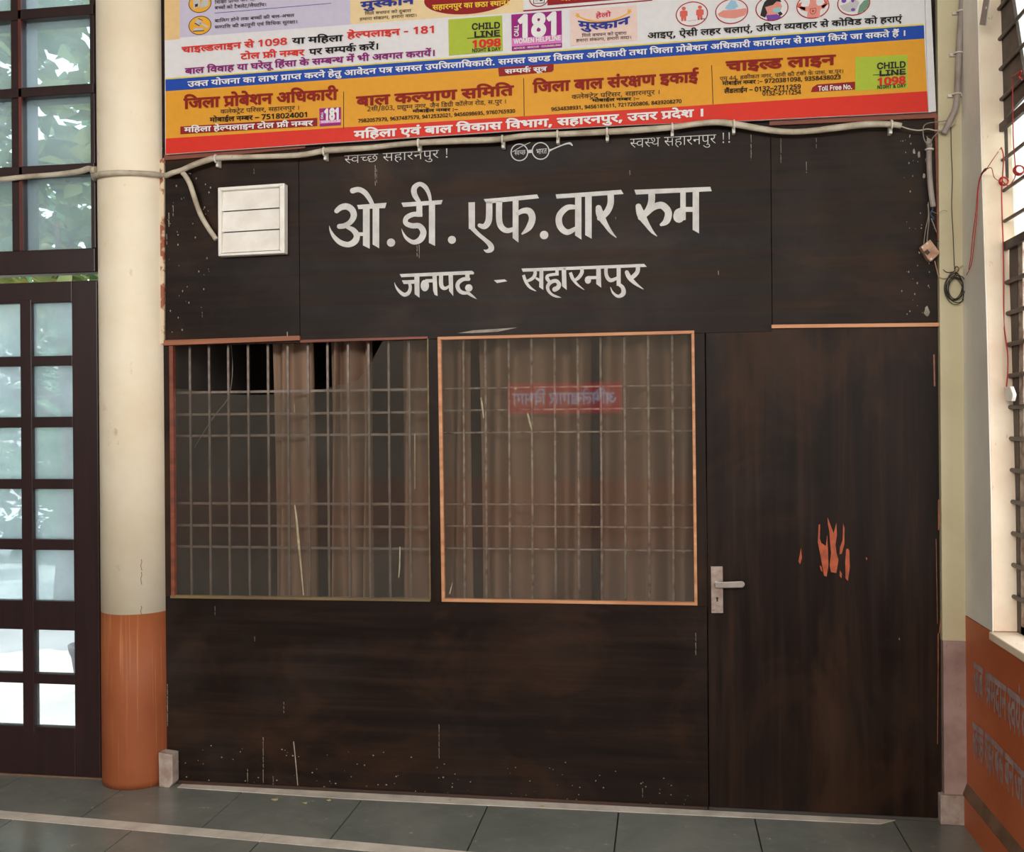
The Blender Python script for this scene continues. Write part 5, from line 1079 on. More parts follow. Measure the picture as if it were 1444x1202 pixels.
brush(SB,
      [[(515, 850, 18), (575, 848, 18)], [(528, 850, 22), (518, 858, 34), (518, 868, 34)],
       [(620, 785, 20), (622, 835, 20), (645, 864, 22), (685, 850, 16)], [(690, 885, 18), (714, 905, 22), (718, 938, 26), (690, 955, 18), (660, 935, 12), (645, 903, 3)],
       [(800, 780, 24), (798, 815, 24), (775, 842, 24), (752, 856, 18)], [(736, 815, 22), (752, 848, 26), (785, 882, 18), (832, 915, 3)]],
      [[(142, 798), (835, 771), (851, 788), (150, 816)], [(565, 787), (590, 786), (593, 906), (565, 885)], [(680, 782), (703, 781), (703, 896), (680, 895)]])

# spectacles emblem
e = MB()
for cx, cy in ((130, 140), (250, 132)):
    ring = [(cx + 47 * math.cos(a * math.pi / 16), cy + 47 * math.sin(a * math.pi / 16), 6) for a in range(33)]
    e.ribbon(ring, SB, 2)
e.ribbon([(178, 136, 18), (204, 133, 18)], SB)
e.ribbon([(297, 130, 16), (318, 122, 7), (370, 100, 7), (402, 90, 9), (418, 90, 12), (430, 102, 6)], SB)
e.ribbon([(90, 138, 3), (140, 108, 4), (192, 84, 3)], SB)
e.build('spectacles_emblem', M['paint'], wall, normals=False)
for ln in LINES:
    if ln[0] == 'wall':
        b = MB()
        set_line(b, ln, lambda x, y: PY(x, y, -0.0022), 3)
        b.build('lettering', M['paint'], wall, normals=False)

# ------------------------------------------------------------------ plywood door
door = thing('door_1', (0.65, 0.01, 0), 'dark plywood door with steel lever handle and a worn orange patch', 'door', None, 'structure')
MB().box(XD + 0.002, XR, 0.002, 0.036, 0.012, 2.043).build('door_leaf', M['ply_v'], door, 0.0015)


def HD(x, y, d=0.0008):
    return PY(980 + x / 4.011, 680 + y / 4.011, d)


b = MB()
for poly in [[(700, 240), (708, 240), (706, 320), (715, 345), (740, 362), (748, 300), (752, 380), (755, 470), (745, 535), (730, 530), (718, 460), (705, 390), (695, 340)],
             [(750, 200), (760, 225), (765, 240), (785, 290), (800, 230), (803, 300), (795, 355), (800, 400), (812, 440), (800, 515), (770, 510), (762, 470), (770, 400), (764, 340), (760, 280), (752, 240)],
             [(838, 235), (846, 260), (845, 350), (830, 405), (818, 410), (820, 370), (835, 330)],
             [(855, 380), (866, 377), (873, 388), (876, 480), (865, 560), (852, 545), (850, 450)], [(600, 375), (605, 430), (595, 465), (585, 450)], [(820, 500), (832, 520), (828, 545), (818, 530)],
             [(705, 470), (716, 480), (722, 510), (712, 500)], [(966, 425), (975, 432), (970, 445)]]:
    b.flat([HD(*p) for p in poly])
b.build('worn_patch', M['bare'], door, normals=False)['label'] = 'bare orange wood patch'
b = MB()
for (x0, y0, x1, y1, w) in [(1324, 705, 1324, 748, 2.5), (1327, 870, 1325, 893, 2), (1323, 893, 1323, 935, 1.6), (1323, 935, 1322, 1050, 1), (1317, 500, 1318, 545, 2.2), (1320, 760, 1322, 880, 0.8)]:
    b.flat([PY(x0 - w / 2, y0, 0.0008), PY(x0 + w / 2, y0, 0.0008), PY(x1 + w / 2, y1, 0.0008), PY(x1 - w / 2, y1, 0.0008)])
b.build('chipped_edge', M['batten'], door, normals=False)
hp = MB().slab([(1002.4, 799.2), (1019.1, 799.2), (1019.9, 865), (1003.2, 865)], -0.0035, 0.002).build('handle_plate', M['steel'], door, 0.001)
q = PY(1010, 823, -0.0035)
e = PY(1046, 822, -0.0035)
lv = MB()
lv.tube([q, q + Vector((0, -0.04, 0))], 0.010, 16)
path = smooth_path([q + Vector((-0.008, -0.044, 0)), q + Vector((0.02, -0.046, 0)), e + Vector((-0.02, -0.047, 0)), e + Vector((0, -0.044, 0))], 5)
for a, c in zip(path, path[1:]):
    pass
lv.prism([path[0] + Vector((0, 0, 0.012)), path[0] + Vector((0, 0, -0.012)), e + Vector((-0.004, -0.046, -0.013)), e + Vector((0.002, -0.046, -0.011)), e + Vector((0.002, -0.046, 0.012)), e + Vector((-0.004, -0.046, 0.014))], (0, -0.008, 0))
lv.tube([e + Vector((-0.003, -0.05, 0)), e + Vector((-0.003, -0.03, 0))], 0.0115, 14)
lv.build('lever', M['steel_bright'], door, 0.002)['label'] = 'steel lever'
for x, y in ((1005.5, 803), (1016, 803), (1006, 861), (1016.6, 861)):
    c = PY(x, y, -0.0035)
    MB().tube([c + Vector((0, 0.001, 0)), c + Vector((0, -0.0025, 0))], 0.0038, 12).build('screw', M['rusty'], hp)
c = PY(1011.4, 844, -0.0037)
k = MB()
k.flat([c + Vector((0.005 * math.cos(a * math.pi / 8), -0.0004, 0.005 * math.sin(a * math.pi / 8))) for a in range(16)])
k.flat([c + Vector((-0.0028, -0.0004, 0)), c + Vector((0.0028, -0.0004, 0)), c + Vector((0.0034, -0.0004, -0.014)), c + Vector((-0.0034, -0.0004, -0.014))])
k.build('keyhole', M['wire_black'], hp, normals=False)

# ------------------------------------------------------------------ windows in the plywood front
win1 = thing('window_1', ((W1[0] + W1[1]) / 2, 0.02, W1[2]), 'left barred window, its pane broken off at the upper left', 'window', None, 'structure')
win2 = thing('window_2', ((W2[0] + W2[1]) / 2, 0.02, W2[2]), 'right barred window framed by pale wooden beading', 'window', None, 'structure')
MB().slab([(238.2, 487), (243.6, 487), (246, 843), (241.2, 843)], -0.006, 0.02).build('window_bead', M['batten_red'], win1, 0.001)
MB().slab([(423, 479.5), (603, 474.5), (603, 477.8), (423, 483.5)], -0.006, 0.02).build('window_bead', M['batten_red'], win1, 0.001)
MB().slab([(240, 840), (606.5, 845.5), (606.5, 849), (240, 844)], -0.006, 0.02).build('window_bead', M['olive'], win1, 0.001)
MB().slab([(602, 478), (604, 478), (607.4, 846), (605.4, 846)], -0.004, 0.02).build('window_bead', M['olive'], win1, 0.0008)
OUT2 = [(616.8, 475.2), (979, 466.1), (983.6, 854.5), (622.7, 849)]
INN2 = [(621.5, 479.3), (975, 470.7), (979.3, 850.2), (627, 844.8)]
for i in range(4):
    j = (i + 1) % 4
    MB().slab([OUT2[i], OUT2[j], INN2[j], INN2[i]], -0.010, 0.02).build('window_bead', M['batten_pale'], win2, 0.0012)

g = MB()
YG = 0.016
g.prism([PY(a, b, YG) for a, b in [(243, 548), (262, 549), (300, 556), (360, 557), (436, 555), (470, 545), (505, 536), (524, 510), (541, 478), (605, 475), (608, 849), (243, 844)]], (0, 0.004, 0))
pane1 = g.build('pane', M['glass_in'], win1)
t = MB()
for st in ([(415.5, 712, 1.5), (418.5, 735, 2.6), (421, 765, 3.2), (424.5, 800, 2.2), (428, 840, 1.6)], [(564, 771, 1.6), (563.5, 800, 1.8), (562, 815, 1)],
           [(415, 570, 0.8), (415.5, 582, 0.8)], [(585, 612, 0.9), (585, 690, 0.7)], [(247, 562, 1.6), (243, 600, 2.2)]):
    t.ribbon(st, lambda x, y: PY(x, y, YG - 0.001), 4)
t.build('tape_streaks', M['tape'], pane1, normals=False)
pane2 = MB().prism([PY(a, b, 0.004) for a, b in INN2], (0, 0.004, 0)).build('pane', M['glass_in'], win2)
t = MB()
for st in ([(678, 561, 1.5), (680, 572, 2.2), (682, 590, 1)], [(744, 583, 1.5), (747, 595, 3), (750, 607, 1.4)], [(638, 822, 1), (634, 838, 1.6)], [(725, 547, 1), (728, 549, 3)]):
    t.ribbon(st, lambda x, y: PY(x, y, 0.003), 4)
t.build('tape_streaks', M['tape'], pane2, normals=False)

YB1 = 0.052
for x in (268, 295, 322, 350, 378, 406, 434.5, 462, 491, 520, 548, 577):
    a = PY(x, 500, YB1)
    lean = (PY(x + 4.5, 830, YB1).x - a.x) / (PY(x, 830, YB1).z - a.z)
    MB().box(-0.005, 0.005, -0.004, 0.004, 0.80, 2.06).build('bar', M['grille'], None).location = (a.x, YB1, 0)
    o = bpy.data.objects[-1] if False else None
for o in [o for o in COL.objects if o.name.startswith('bar') and o.parent is None]:
    adopt(o, win1)
for z in [PY(250, y, YB1).z for y in (554, 585, 615, 710, 741, 771)]:
    MB().box(W1[0] - 0.03, W1[1] + 0.02, YB1 + 0.0045, YB1 + 0.0075, z - 0.0055, z + 0.0055).build('cross_bar', M['grille'], win1)
YB2 = 0.036
for x in (652.5, 683.5, 716.5, 748.5, 781, 813.8, 846, 879.5, 913, 947):
    a = PY(x + 2, 660, YB2)
    MB().tube([(a.x - 0.002, YB2, 0.82), (a.x, YB2, 1.3), (a.x + 0.001, YB2, 2.06)], 0.0055, 8).build('bar', M['rusty'], win2)
for z in [PY(650, y, YB2).z for y in (548, 579, 610.5, 711.5, 742.5, 774)]:
    MB().tube([(W2[0] - 0.02, YB2 + 0.009, z), (W2[1] + 0.03, YB2 + 0.009, z + 0.001)], 0.0042, 8).build('cross_bar', M['rusty'], win2)

# ------------------------------------------------------------------ the dim room behind
room = thing('wall_room', (-0.5, 1.8, 0), 'dim walls of the small room seen behind the barred windows', 'wall', None, 'structure')
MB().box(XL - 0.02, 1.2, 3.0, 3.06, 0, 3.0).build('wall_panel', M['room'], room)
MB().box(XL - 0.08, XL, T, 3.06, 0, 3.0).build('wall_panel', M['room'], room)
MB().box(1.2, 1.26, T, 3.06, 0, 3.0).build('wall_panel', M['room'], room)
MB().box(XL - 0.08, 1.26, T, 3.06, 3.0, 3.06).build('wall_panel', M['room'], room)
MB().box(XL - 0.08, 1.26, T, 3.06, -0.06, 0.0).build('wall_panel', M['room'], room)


def curtain(p0, p1, y, folds, label, amp=0.035, phase=0.0, group=None):
    x0, x1 = PY(p0, 660, y).x, PY(p1, 660, y).x
    n, m = folds * 12, 14
    b = MB()
    vs, z0, z1 = [], 0.35, 2.16
    for j in range(m + 1):
        v = j / m
        for i in range(n + 1):
            u = i / n
            ph = 2 * math.pi * folds * u + phase
            a = amp * (0.8 + 0.35 * v) * (1 + 0.35 * math.sin(3.1 * u * folds + phase))
            vs.append((x0 + (x1 - x0) * u + 0.016 * math.sin(ph * 0.5 + v * 2), y + a * math.sin(ph + 0.25 * math.sin(3 * v + u * 5)), z1 + (z0 - z1) * v))
    b.faces(vs, [(j * (n + 1) + i, j * (n + 1) + i + 1, (j + 1) * (n + 1) + i + 1, (j + 1) * (n + 1) + i) for j in range(m) for i in range(n)], True)
    o = b.build('curtain', M['curtain'])
    s = o.modifiers.new('cloth', 'SOLIDIFY')
    s.thickness = 0.003
    return tag(o, label, 'curtain', group)


G_CUR = 'beige curtains behind the barred windows'
curtain(383, 441, 0.17, 2, 'beige curtain at the edge of the dark gap in the left barred window', 0.03, 0.4, G_CUR)
curtain(462, 528, 0.18, 3, 'beige curtain in the middle of the left barred window', 0.035, 1.2, G_CUR)
curtain(562, 668, 0.19, 3, 'beige curtain behind the dark post between the two barred windows', 0.035, 2.0, G_CUR)
curtain(672, 838, 0.20, 3, 'wide beige curtain behind the middle of the right barred window', 0.06, 0.7, G_CUR)
curtain(842, 1000, 0.19, 3, 'beige curtain behind the right barred window on its door side', 0.055, 2.6, G_CUR)
rod = MB().tube([(XL + 0.01, 0.185, 2.18), (1.18, 0.185, 2.18)], 0.010, 10).build('curtain_rod', M['iron'])
tag(rod, 'iron curtain rod behind the barred windows', 'curtain rod')
cord = MB().tube(smooth_path([PY(325, 480, 0.3), PY(328, 520, 0.3), PY(322, 560, 0.3), PY(300, 590, 0.3), PY(272, 635, 0.3), PY(256, 665, 0.3)], 6), 0.0022, 6).build('cord', M['wire_grey'])
tag(cord, 'thin slack cord hanging in the dark part of the left barred window', 'cord')

# ------------------------------------------------------------------ round column
cx, cy, cr = -2.438, 0.045, 0.166
col = thing('column', (cx, cy, 0), 'round column painted cream above and orange below, left of the plywood front', 'column', None, 'structure')
ZB = PY(185, 868, -0.12).z
prof = []
b = MB()
n = 40
zs = [0.0, 0.05, 0.3, 0.6, ZB - 0.012, ZB + 0.004]
b.lathe((cx, cy, 0), [(cr * 0.985, 0), (cr, 0.03), (cr, 0.4), (cr * 0.99, ZB)], 48)
b.build('orange_base', M['orange_col'], col)
b = MB()
b.lathe((cx, cy, 0), [(cr * 0.99, ZB), (cr * 0.99, 2.0), (cr * 1.0, 3.2), (cr * 1.0, 4.5)], 48)
b.build('cream_shaft', M['cream'], col)
for y0, y1 in ((790, 806), (808, 826), (856, 869)):
    q = []
    for k in range(5):
        s = PY(195.5 + 0.6 * math.sin(k * 2.0), y0 + (y1 - y0) * k / 4, -0.115)
        q.append(Vector((s.x, cy - math.sqrt(cr ** 2 * 0.98 - (s.x - cx) ** 2) - 0.0005, s.z)))
    MB().tube(q, 0.0011, 6).build('crack', M['batten_red'], col)
blk = MB().slab([(223, 1062), (243, 1065), (243.5, 1106), (238, 1112), (224, 1110)], -0.06, 0.0).build('skirting_stub', M['plaster'], None, 0.004)
tag(blk, 'broken stub of grey plaster skirting at the foot of the column', 'skirting')

# ------------------------------------------------------------------ garden front left of the column: transom and glazed door
trans = thing('window_3', (-2.95, 0.02, 2.36), 'tall maroon framed fanlight window above the glazed garden door', 'window', None, 'structure')
gdoor = thing('door_2', (-2.9, 0.02, 0), 'maroon glazed garden door with small square panes', 'door', None, 'structure')


def frame_bar(x0, x1, z0, z1, parent, ya=-0.02, yb=0.115, name='frame_bar'):
    return MB().box(x0, x1, ya, yb, z0, z1).build(name, M['maroon_wood'], parent, 0.004)


XF0, XF1 = -5.2, -2.607
zr = [(2.366, 2.479), (2.822, 2.876), (3.199, 3.246), (3.566, 3.615), (3.93, 3.98), (4.3, 4.5)]
for z0, z1 in zr:
    frame_bar(XF0, XF1, z0, z1, trans, -0.02, 0.115 if z0 > 2.4 else 0.05)
xm = [(-2.630, XF1), (-3.034, -2.977), (-3.44, -3.384), (-3.846, -3.79), (-4.252, -4.196), (-4.66, -4.6), (-5.2, -5.14)]
for x0, x1 in xm:
    frame_bar(x0, x1, 2.479, 4.4, trans, -0.012, 0.112)
for (xa, xb) in [(m0[0], m0[1]) for m0 in xm[1:]]:
    MB().box(xb - 0.012, xb + 0.002, -0.02, -0.008, 2.479, 4.4).build('moulding', M['maroon_edge'], trans)
for i in range(len(xm) - 1):
    for j in range(len(zr) - 1):
        MB().box(xm[i + 1][1] - 0.005, xm[i][0] + 0.005, 0.022, 0.027, zr[j][1] - 0.005, zr[j + 1][0] + 0.005).build('pane', M['glass_out'], trans)

rows = [(0.234, 0.437), (0.484, 0.691), (0.828, 1.068), (1.118, 1.355), (1.402, 1.645), (1.695, 1.935), (1.982, 2.232)]
pw = -2.736 + 2.944
colx = [(-2.944, -2.736), (-3.21, -3.002), (-3.476, -3.268)]
xa, xb = -3.60, XF1
frame_bar(xb - 0.129, xb, 0.008, 2.330, gdoor, -0.005, 0.04, 'stile')
frame_bar(xa, colx[2][0], 0.008, 2.330, gdoor, -0.005, 0.04, 'stile')
zedge = [0.008] + [v for r in rows for v in r] + [2.330]
for i in range(0, len(zedge), 2):
    z0, z1 = zedge[i], zedge[i + 1]
    MB().box(colx[2][0], colx[0][1], -0.003, 0.038, z0, z1).build('rail', M['maroon_wood'], gdoor, 0.003)
for a, c in ((colx[1][1], colx[0][0]), (colx[2][1], colx[1][0])):
    MB().box(a, c, -0.0045, 0.0395, 0.2, 2.25).build('mullion', M['maroon_wood'], gdoor, 0.003)
for ca, cb in colx:
    for k, (z0, z1) in enumerate(rows):
        MB().box(ca - 0.004, cb + 0.004, 0.016, 0.020, z0 - 0.004, z1 + 0.004).build('pane', M['glass_clear' if k < 2 else 'glass_haze'], gdoor)
gd2 = thing('door_3', (-4.3, 0.02, 0), 'second maroon glazed leaf of the garden front, off to the left', 'door', None, 'structure')
frame_bar(-3.70, -3.605, 0.008, 2.336, gd2, -0.005, 0.04, 'stile')
frame_bar(-5.2, -5.1, 0.008, 2.336, gd2, -0.005, 0.04, 'stile')
for i in range(0, len(zedge), 2):
    MB().box(-5.1, -3.70, -0.003, 0.038, zedge[i], zedge[i + 1]).build('rail', M['maroon_wood'], gd2)
for x in (-3.98, -4.26, -4.54, -4.82):
    MB().box(x - 0.03, x + 0.03, -0.0045, 0.0395, 0.2, 2.25).build('mullion', M['maroon_wood'], gd2)
MB().box(-5.1, -3.70, 0.016, 0.02, 0.2, 2.25).build('pane', M['glass_out'], gd2)
sill = MB().box(-5.2, -2.59, -0.004, 0.11, -0.03, 0.006).build('trim_1', M['ledge'], None)
tag(sill, 'worn stone threshold under the maroon garden door', 'threshold', None, 'structure')

# ------------------------------------------------------------------ pilaster and side wall on the right
pil = thing('trim_2', (1.16, 0.0, 0), 'narrow pilaster, yellowish above and mauve below, right of the plywood door', 'pilaster', None, 'structure')
MB().box(1.116, XW + 0.02, -0.022, 0.05, 0.745, 4.5).build('upper_face', M['greenish'], pil, 0.002)
MB().box(1.118, XW + 0.02, -0.024, 0.05, 0.12, 0.745).build('lower_face', M['mauve'], pil, 0.002)
MB().box(1.100, XW + 0.02, -0.035, 0.05, 0.0, 0.12).build('foot_block', M['plaster'], pil, 0.004)

wr = thing('wall_right', (1.3, -3, 0), 'side wall, off-white above an orange dado with painted white Hindi words', 'wall', None, 'structure')
ZS = 0.853
WIN = [(-0.35, -2.55), (-3.6, -5.9), (-7.0, -8.6)]
XO = 1.45


def side_box(y0, y1, z0, z1, m, name='wall_panel', x0=XW, x1=XO):
    return MB().box(x0, x1, min(y0, y1), max(y0, y1), z0, z1).build(name, M[m], wr)


# the first pier leans a little, following the lens distortion
p = MB()
p.prism([Vector((XW, 0.05, ZS)), Vector((XW, -0.356, ZS)), Vector((XW, -0.348, 1.358)), Vector((XW, -0.315, 1.996)), Vector((XW, -0.272, 2.595)), Vector((XW, -0.237, 3.258)), Vector((XW, -0.22, 3.6)), Vector((XW, 0.05, 3.6))], (0.004, 0, 0))
p.build('wall_panel', M['offwhite'], wr)
p = MB()
p.prism([Vector((XW + 0.004, 0.05, ZS)), Vector((XW + 0.004, -0.352, ZS)), Vector((XW + 0.004, -0.346, 1.358)), Vector((XW + 0.004, -0.313, 1.996)), Vector((XW + 0.004, -0.27, 2.595)), Vector((XW + 0.004, -0.235, 3.258)), Vector((XW + 0.004, -0.22, 3.6)), Vector((XW + 0.004, 0.05, 3.6))], (XO - XW - 0.004, 0, 0))
p.build('window_jamb', M['jamb'], wr, 0.004)
# cream edge of the jamb wraps round the corner
side_box(-2.55, -3.6, ZS, 3.6, 'offwhite')
side_box(-5.9, -7.0, ZS, 3.6, 'offwhite')
side_box(-8.6, -9.2, ZS, 3.6, 'offwhite')
side_box(0.05, -9.2, 3.6, 4.5, 'offwhite')
side_box(0.05, -9.2, 0.0, ZS - 0.004, 'orange', 'dado')
for y0, y1 in WIN:
    MB().box(XW - 0.012, XO, y1, y0 - 0.002, ZS - 0.03, ZS).build('window_sill', M['jamb'], wr, 0.004)
sk = MB()
sk.prism([Vector((XW, -0.02, 0.168)), Vector((XW - 0.014, -0.02, 0.125)), Vector((XW - 0.014, -0.02, 0.0)), Vector((XW, -0.02, 0.0))], (0, -9.1, 0))
sk.build('skirting', M['orange'], wr)
sk = MB()
sk.prism([Vector((XW, -0.02, 0.171)), Vector((XW - 0.016, -0.02, 0.127)), Vector((XW - 0.016, -0.02, 0.122)), Vector((XW, -0.02, 0.165))], (0, -9.1, 0))
sk.build('skirting_ledge', M['ledge'], wr)
for ln in LINES:
    if ln[0] == 'side':
        b = MB()
        set_line(b, ln, lambda x, y: PX(x, y, XW - 0.0015), 3, Vector((-1, 0, 0)))
        b.build('lettering', M['sidepaint'], wr, normals=False)

win4 = thing('window_4', (1.29, -1.45, ZS), 'barred side window with frosted fanlight panes, at the right edge', 'window', None, 'structure')
XB = 1.2825
ya, yb = -0.34, -2.55
JY = [(0.8, -0.352), (1.358, -0.346), (1.996, -0.313), (2.595, -0.27), (3.258, -0.235), (3.7, -0.21)]


def jamb_y(z):
    for (z0, y0), (z1, y1) in zip(JY, JY[1:]):
        if z <= z1:
            return y0 + (y1 - y0) * (z - z0) / (z1 - z0)
    return JY[-1][1]


z = 0.985
while z < 3.58:
    if abs(z - 2.29) > 0.05 and abs(z - 2.76) > 0.05:
        MB().tube([(XB, jamb_y(z) + 0.01, z), (XB, yb, z)], 0.0085 if z < 2.28 else 0.007, 10).build('bar', M['iron'], win4)
    z += 0.1175
for z in (2.298, 2.755):
    MB().box(XB - 0.010, XB + 0.006, yb, jamb_y(z) + 0.01, z - 0.016, z + 0.016).build('transom_bar', M['iron_dark'], win4, 0.002)
MB().box(XB + 0.012, XB + 0.022, -0.43, -0.385, ZS, 2.3).build('frame_post', M['rusty'], win4, 0.002)
MB().box(XB + 0.010, XB + 0.016, -0.385, -0.30, ZS, 2.3).build('frame_post', M['iron_dark'], win4)
p = MB()
p.prism([PX(x, y, XB + 0.008) for x, y in [(1408, -60), (1418, -60), (1427, 0), (1443, 105), (1447, 132), (1413, 170), (1411, 80)]], (0.012, 0, 0))
p.build('shutter_board', M['iron_dark'], win4, 0.001)
p = MB()
p.prism([PX(x, y, XB + 0.008) for x, y in [(1412, 168), (1416, 165), (1420, 340), (1416, 342)]], (0.012, 0, 0))
p.build('frame_post', M['iron_dark'], win4, 0.001)
for y in (-1.1, -1.8, -2.53):
    MB().box(XB + 0.012, XB + 0.024, y - 0.02, y + 0.02, ZS, 3.6).build('frame_post', M['iron_dark'], win4)
MB().box(XB + 0.012, XB + 0.03, -2.55, -0.36, ZS, ZS + 0.03).build('frame_rail', M['iron_dark'], win4)
MB().box(XB + 0.032, XB + 0.036, -2.55, -0.24, 2.33, 3.6).build('pane', M['frosted'], win4)

# ------------------------------------------------------------------ rest of the hall, behind the camera
hall = thing('wall_front', (-3, -9.1, 0), 'far end wall of the hall with high openings, opposite the plywood front', 'wall', None, 'structure')  # unseen end wall; openings added high, clear of the pane reflections
MB().box(-8, 1.45, -9.3, -9.2, 0.9, 3.25).build('wall_panel', M['hall'], hall)
MB().box(-8, 1.45, -9.3, -9.19, 0.0, 0.9).build('dado', M['orange'], hall)
MB().box(-8, 1.45, -9.3, -9.2, 4.3, 4.5).build('wall_panel', M['hall'], hall)
for x in (-8, -5.2, -2.1, 1.15):
    MB().box(x, x + 0.3, -9.3, -9.2, 3.25, 4.3).build('pier', M['hall'], hall)
wl = MB().box(-8.15, -8.0, -9.3, 0.05, 0, 4.5).build('wall_left', M['hall'])
tag(wl, 'plain far side wall of the hall, out of sight to the left', 'wall', None, 'structure')
wl = MB().box(-8.0, -5.2, 0.0, 0.12, 0, 4.5).build('wall_end', M['hall'])
tag(wl, 'plain wall beyond the garden front, out of sight to the left', 'wall', None, 'structure')
ce = MB().box(-8.15, 1.45, -9.3, 0.12, 4.5, 4.62).build('ceiling', M['ceil'])
tag(ce, 'pale plain ceiling of the hall', 'ceiling', None, 'structure')

def added_glow(name, c, power):
    """sign face with a glow added so that its reflection shows"""
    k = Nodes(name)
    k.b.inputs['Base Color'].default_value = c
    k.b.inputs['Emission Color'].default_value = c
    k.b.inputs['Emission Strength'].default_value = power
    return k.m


SIGN_GLOW = added_glow('red_sign_added_glow', srgb(214, 44, 62), 1.7), added_glow('white_sign_added_glow', srgb(200, 220, 250), 2.2)  # emission added to brighten the sign's reflection in the pane
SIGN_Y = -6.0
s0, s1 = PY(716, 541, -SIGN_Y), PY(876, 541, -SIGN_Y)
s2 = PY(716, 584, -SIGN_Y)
sign = thing('hall_sign', ((s0.x + s1.x) / 2, SIGN_Y, s2.z), 'red signboard with added glow hanging across the hall, mirrored in the right window pane', 'sign')
MB().box(s0.x, s1.x, SIGN_Y - 0.03, SIGN_Y, s2.z, s0.z).build('board', SIGN_GLOW[0], sign)
b = MB()
wd = s1.x - s0.x
hh = s0.z - s2.z
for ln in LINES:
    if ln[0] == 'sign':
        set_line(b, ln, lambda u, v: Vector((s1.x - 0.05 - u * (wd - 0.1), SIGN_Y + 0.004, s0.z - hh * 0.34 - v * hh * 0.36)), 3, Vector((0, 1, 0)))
b.build('lettering', SIGN_GLOW[1], sign, normals=False)
for x in (s0.x + 0.2, s1.x - 0.2):
    MB().box(x - 0.01, x + 0.01, SIGN_Y - 0.022, SIGN_Y - 0.010, s0.z, 4.5).build('hanger', M['iron'], sign)

# ------------------------------------------------------------------ banner
ban = thing('banner', (-0.6, -0.02, 2.9), 'large printed vinyl banner of child and women helplines above the plywood front', 'banner')
YV = -0.030


def BP(layer):
    return lambda x, y: PY(x, y, YV - 0.0005 * layer)


b = MB()
b.slab([(231, -150), (1299, -150), (1309, 158), (1040, 171), (900, 176), (740, 184), (480, 201), (233, 218)], YV, -0.019)
b.build('vinyl_sheet', INKS['vinyl'], ban)
MB().slab([(1299.5, -150), (1306, -150), (1320, 157), (1309.5, 158.5)], -0.026, -0.019).build('white_margin', INKS['vinyl'], ban)


def patch(col, polys, layer=1, name='printed_panel'):
    c = BP(layer)
    for p in polys:
        MB().flat([c(*q) for q in p]).build(name, INKS[col], ban, normals=False)


def disc(cx, cy, rx, ry, tilt=-0.07, n=40):
    return [(cx + rx * math.cos(2 * math.pi * k / n), cy + ry * math.sin(2 * math.pi * k / n) + tilt * rx * math.cos(2 * math.pi * k / n)) for k in range(n)]


patch('peach_deep', [[(231, -150), (253, -150), (253.5, 55), (232.3, 57)]])
patch('lavender', [[(253, -150), (494, -150), (494, 34.5), (253.5, 53)]])
patch('peach', [[(494, -150), (738, -150), (738, 17), (494, 34.5)]])
patch('darkred', [disc(660, -2, 62, 22)], 2)
patch('lemon', [[(233.2, 110.2), (1302.6, 33.2), (1302.7, 36), (233.2, 112.6)]])
patch('blue', [[(233.2, 112.2), (1302.8, 35.5), (1303.5, 54.3), (233.4, 128.6)]], 2, 'blue_band')
patch('gold', [[(233.4, 128.6), (1303.5, 54.3), (1307.3, 128.6), (233.6, 195.4)]], 1, 'gold_band')
patch('scarlet', [[(233.6, 195.4), (1307.3, 128.6), (1309, 157.5), (1040, 170.6), (900, 175.6), (740, 183.4), (480, 200.4), (233.4, 217.5)]], 2, 'red_band')
patch('darkred', [[(254.3, 178.6), (447.5, 166.2), (447.5, 178), (254.3, 189.4)], [(702.3, 95.2), (780.7, 90), (780.7, 99), (778, 101.5), (703.8, 107.9)],
                  [(1143.5, 130), (1146, 123), (1152, 119.2), (1205.7, 115.2), (1205.7, 126.4)], [(738, 14.4), (920, -0.6), (920, 1.0), (738, 16.4)], [(772, 7.6), (1000, -11), (1000, -60), (772, -60)]], 3)
patch('black', [[(484.1, 129.2), (485, 129.2), (485, 181.4), (484.1, 181.4)], [(738, 110.5), (738.9, 110.5), (739.7, 163.5), (738.8, 163.5)], [(1003.1, 92), (1004, 92), (1006, 147), (1005.1, 147)]], 3, 'divider_line')
patch('navy', [[(302.7, 18.2), (467, 4.2), (467, 5), (302.7, 19)]], 2, 'divider_line')
# emblems: child line plates (without the mascot), women helpline plates, smile plate
LM1 = [(632.3, 27.4), (707.9, 21.8), (709.2, 71.7), (633.1, 78.5)]
LM2 = [(1206.1, 80.9), (1279.7, 77.1), (1280, 124.1), (1206.1, 128)]
patch('lime', [LM1, LM2], 4, 'helpline_plate')
patch('dark', [[(658.7, 53.6), (706.5, 50.7), (706.5, 51.8), (658.7, 54.7)], [(1231, 105.4), (1278, 102.8), (1278, 103.9), (1231, 106.5)]], 5, 'divider_line')
patch('magenta', [[(721, 20.6), (791.9, 14.9), (792.6, 67), (721.8, 72)], [(450.2, 153.1), (480.8, 151), (480.8, 176.6), (451, 178.7)]], 4, 'helpline_plate')
patch('rose', [[(721.3, 54.3), (792.4, 48.8), (792.5, 60.4), (721.6, 65.6)], [(450.6, 170), (480.8, 168), (480.8, 172.6), (450.7, 174.6)]], 5, 'helpline_plate')
patch('pinkpanel', [[(803.6, 14.5), (898, 7.3), (898.8, 57.1), (804.8, 64.7)]], 3, 'smile_plate')
arc = [(815 + 72.4 * u, 22.9 - 5.4 * u + 10.5 * (1 - (2 * u - 1) ** 2)) for u in [k / 14 for k in range(15)]]
MB().ribbon([(x, y, 1.4 + 2.2 * (1 - abs(2 * i / 14 - 1))) for i, (x, y) in enumerate(arc)], BP(4), 2).build('smile_mark', INKS['amber'], ban, normals=False)
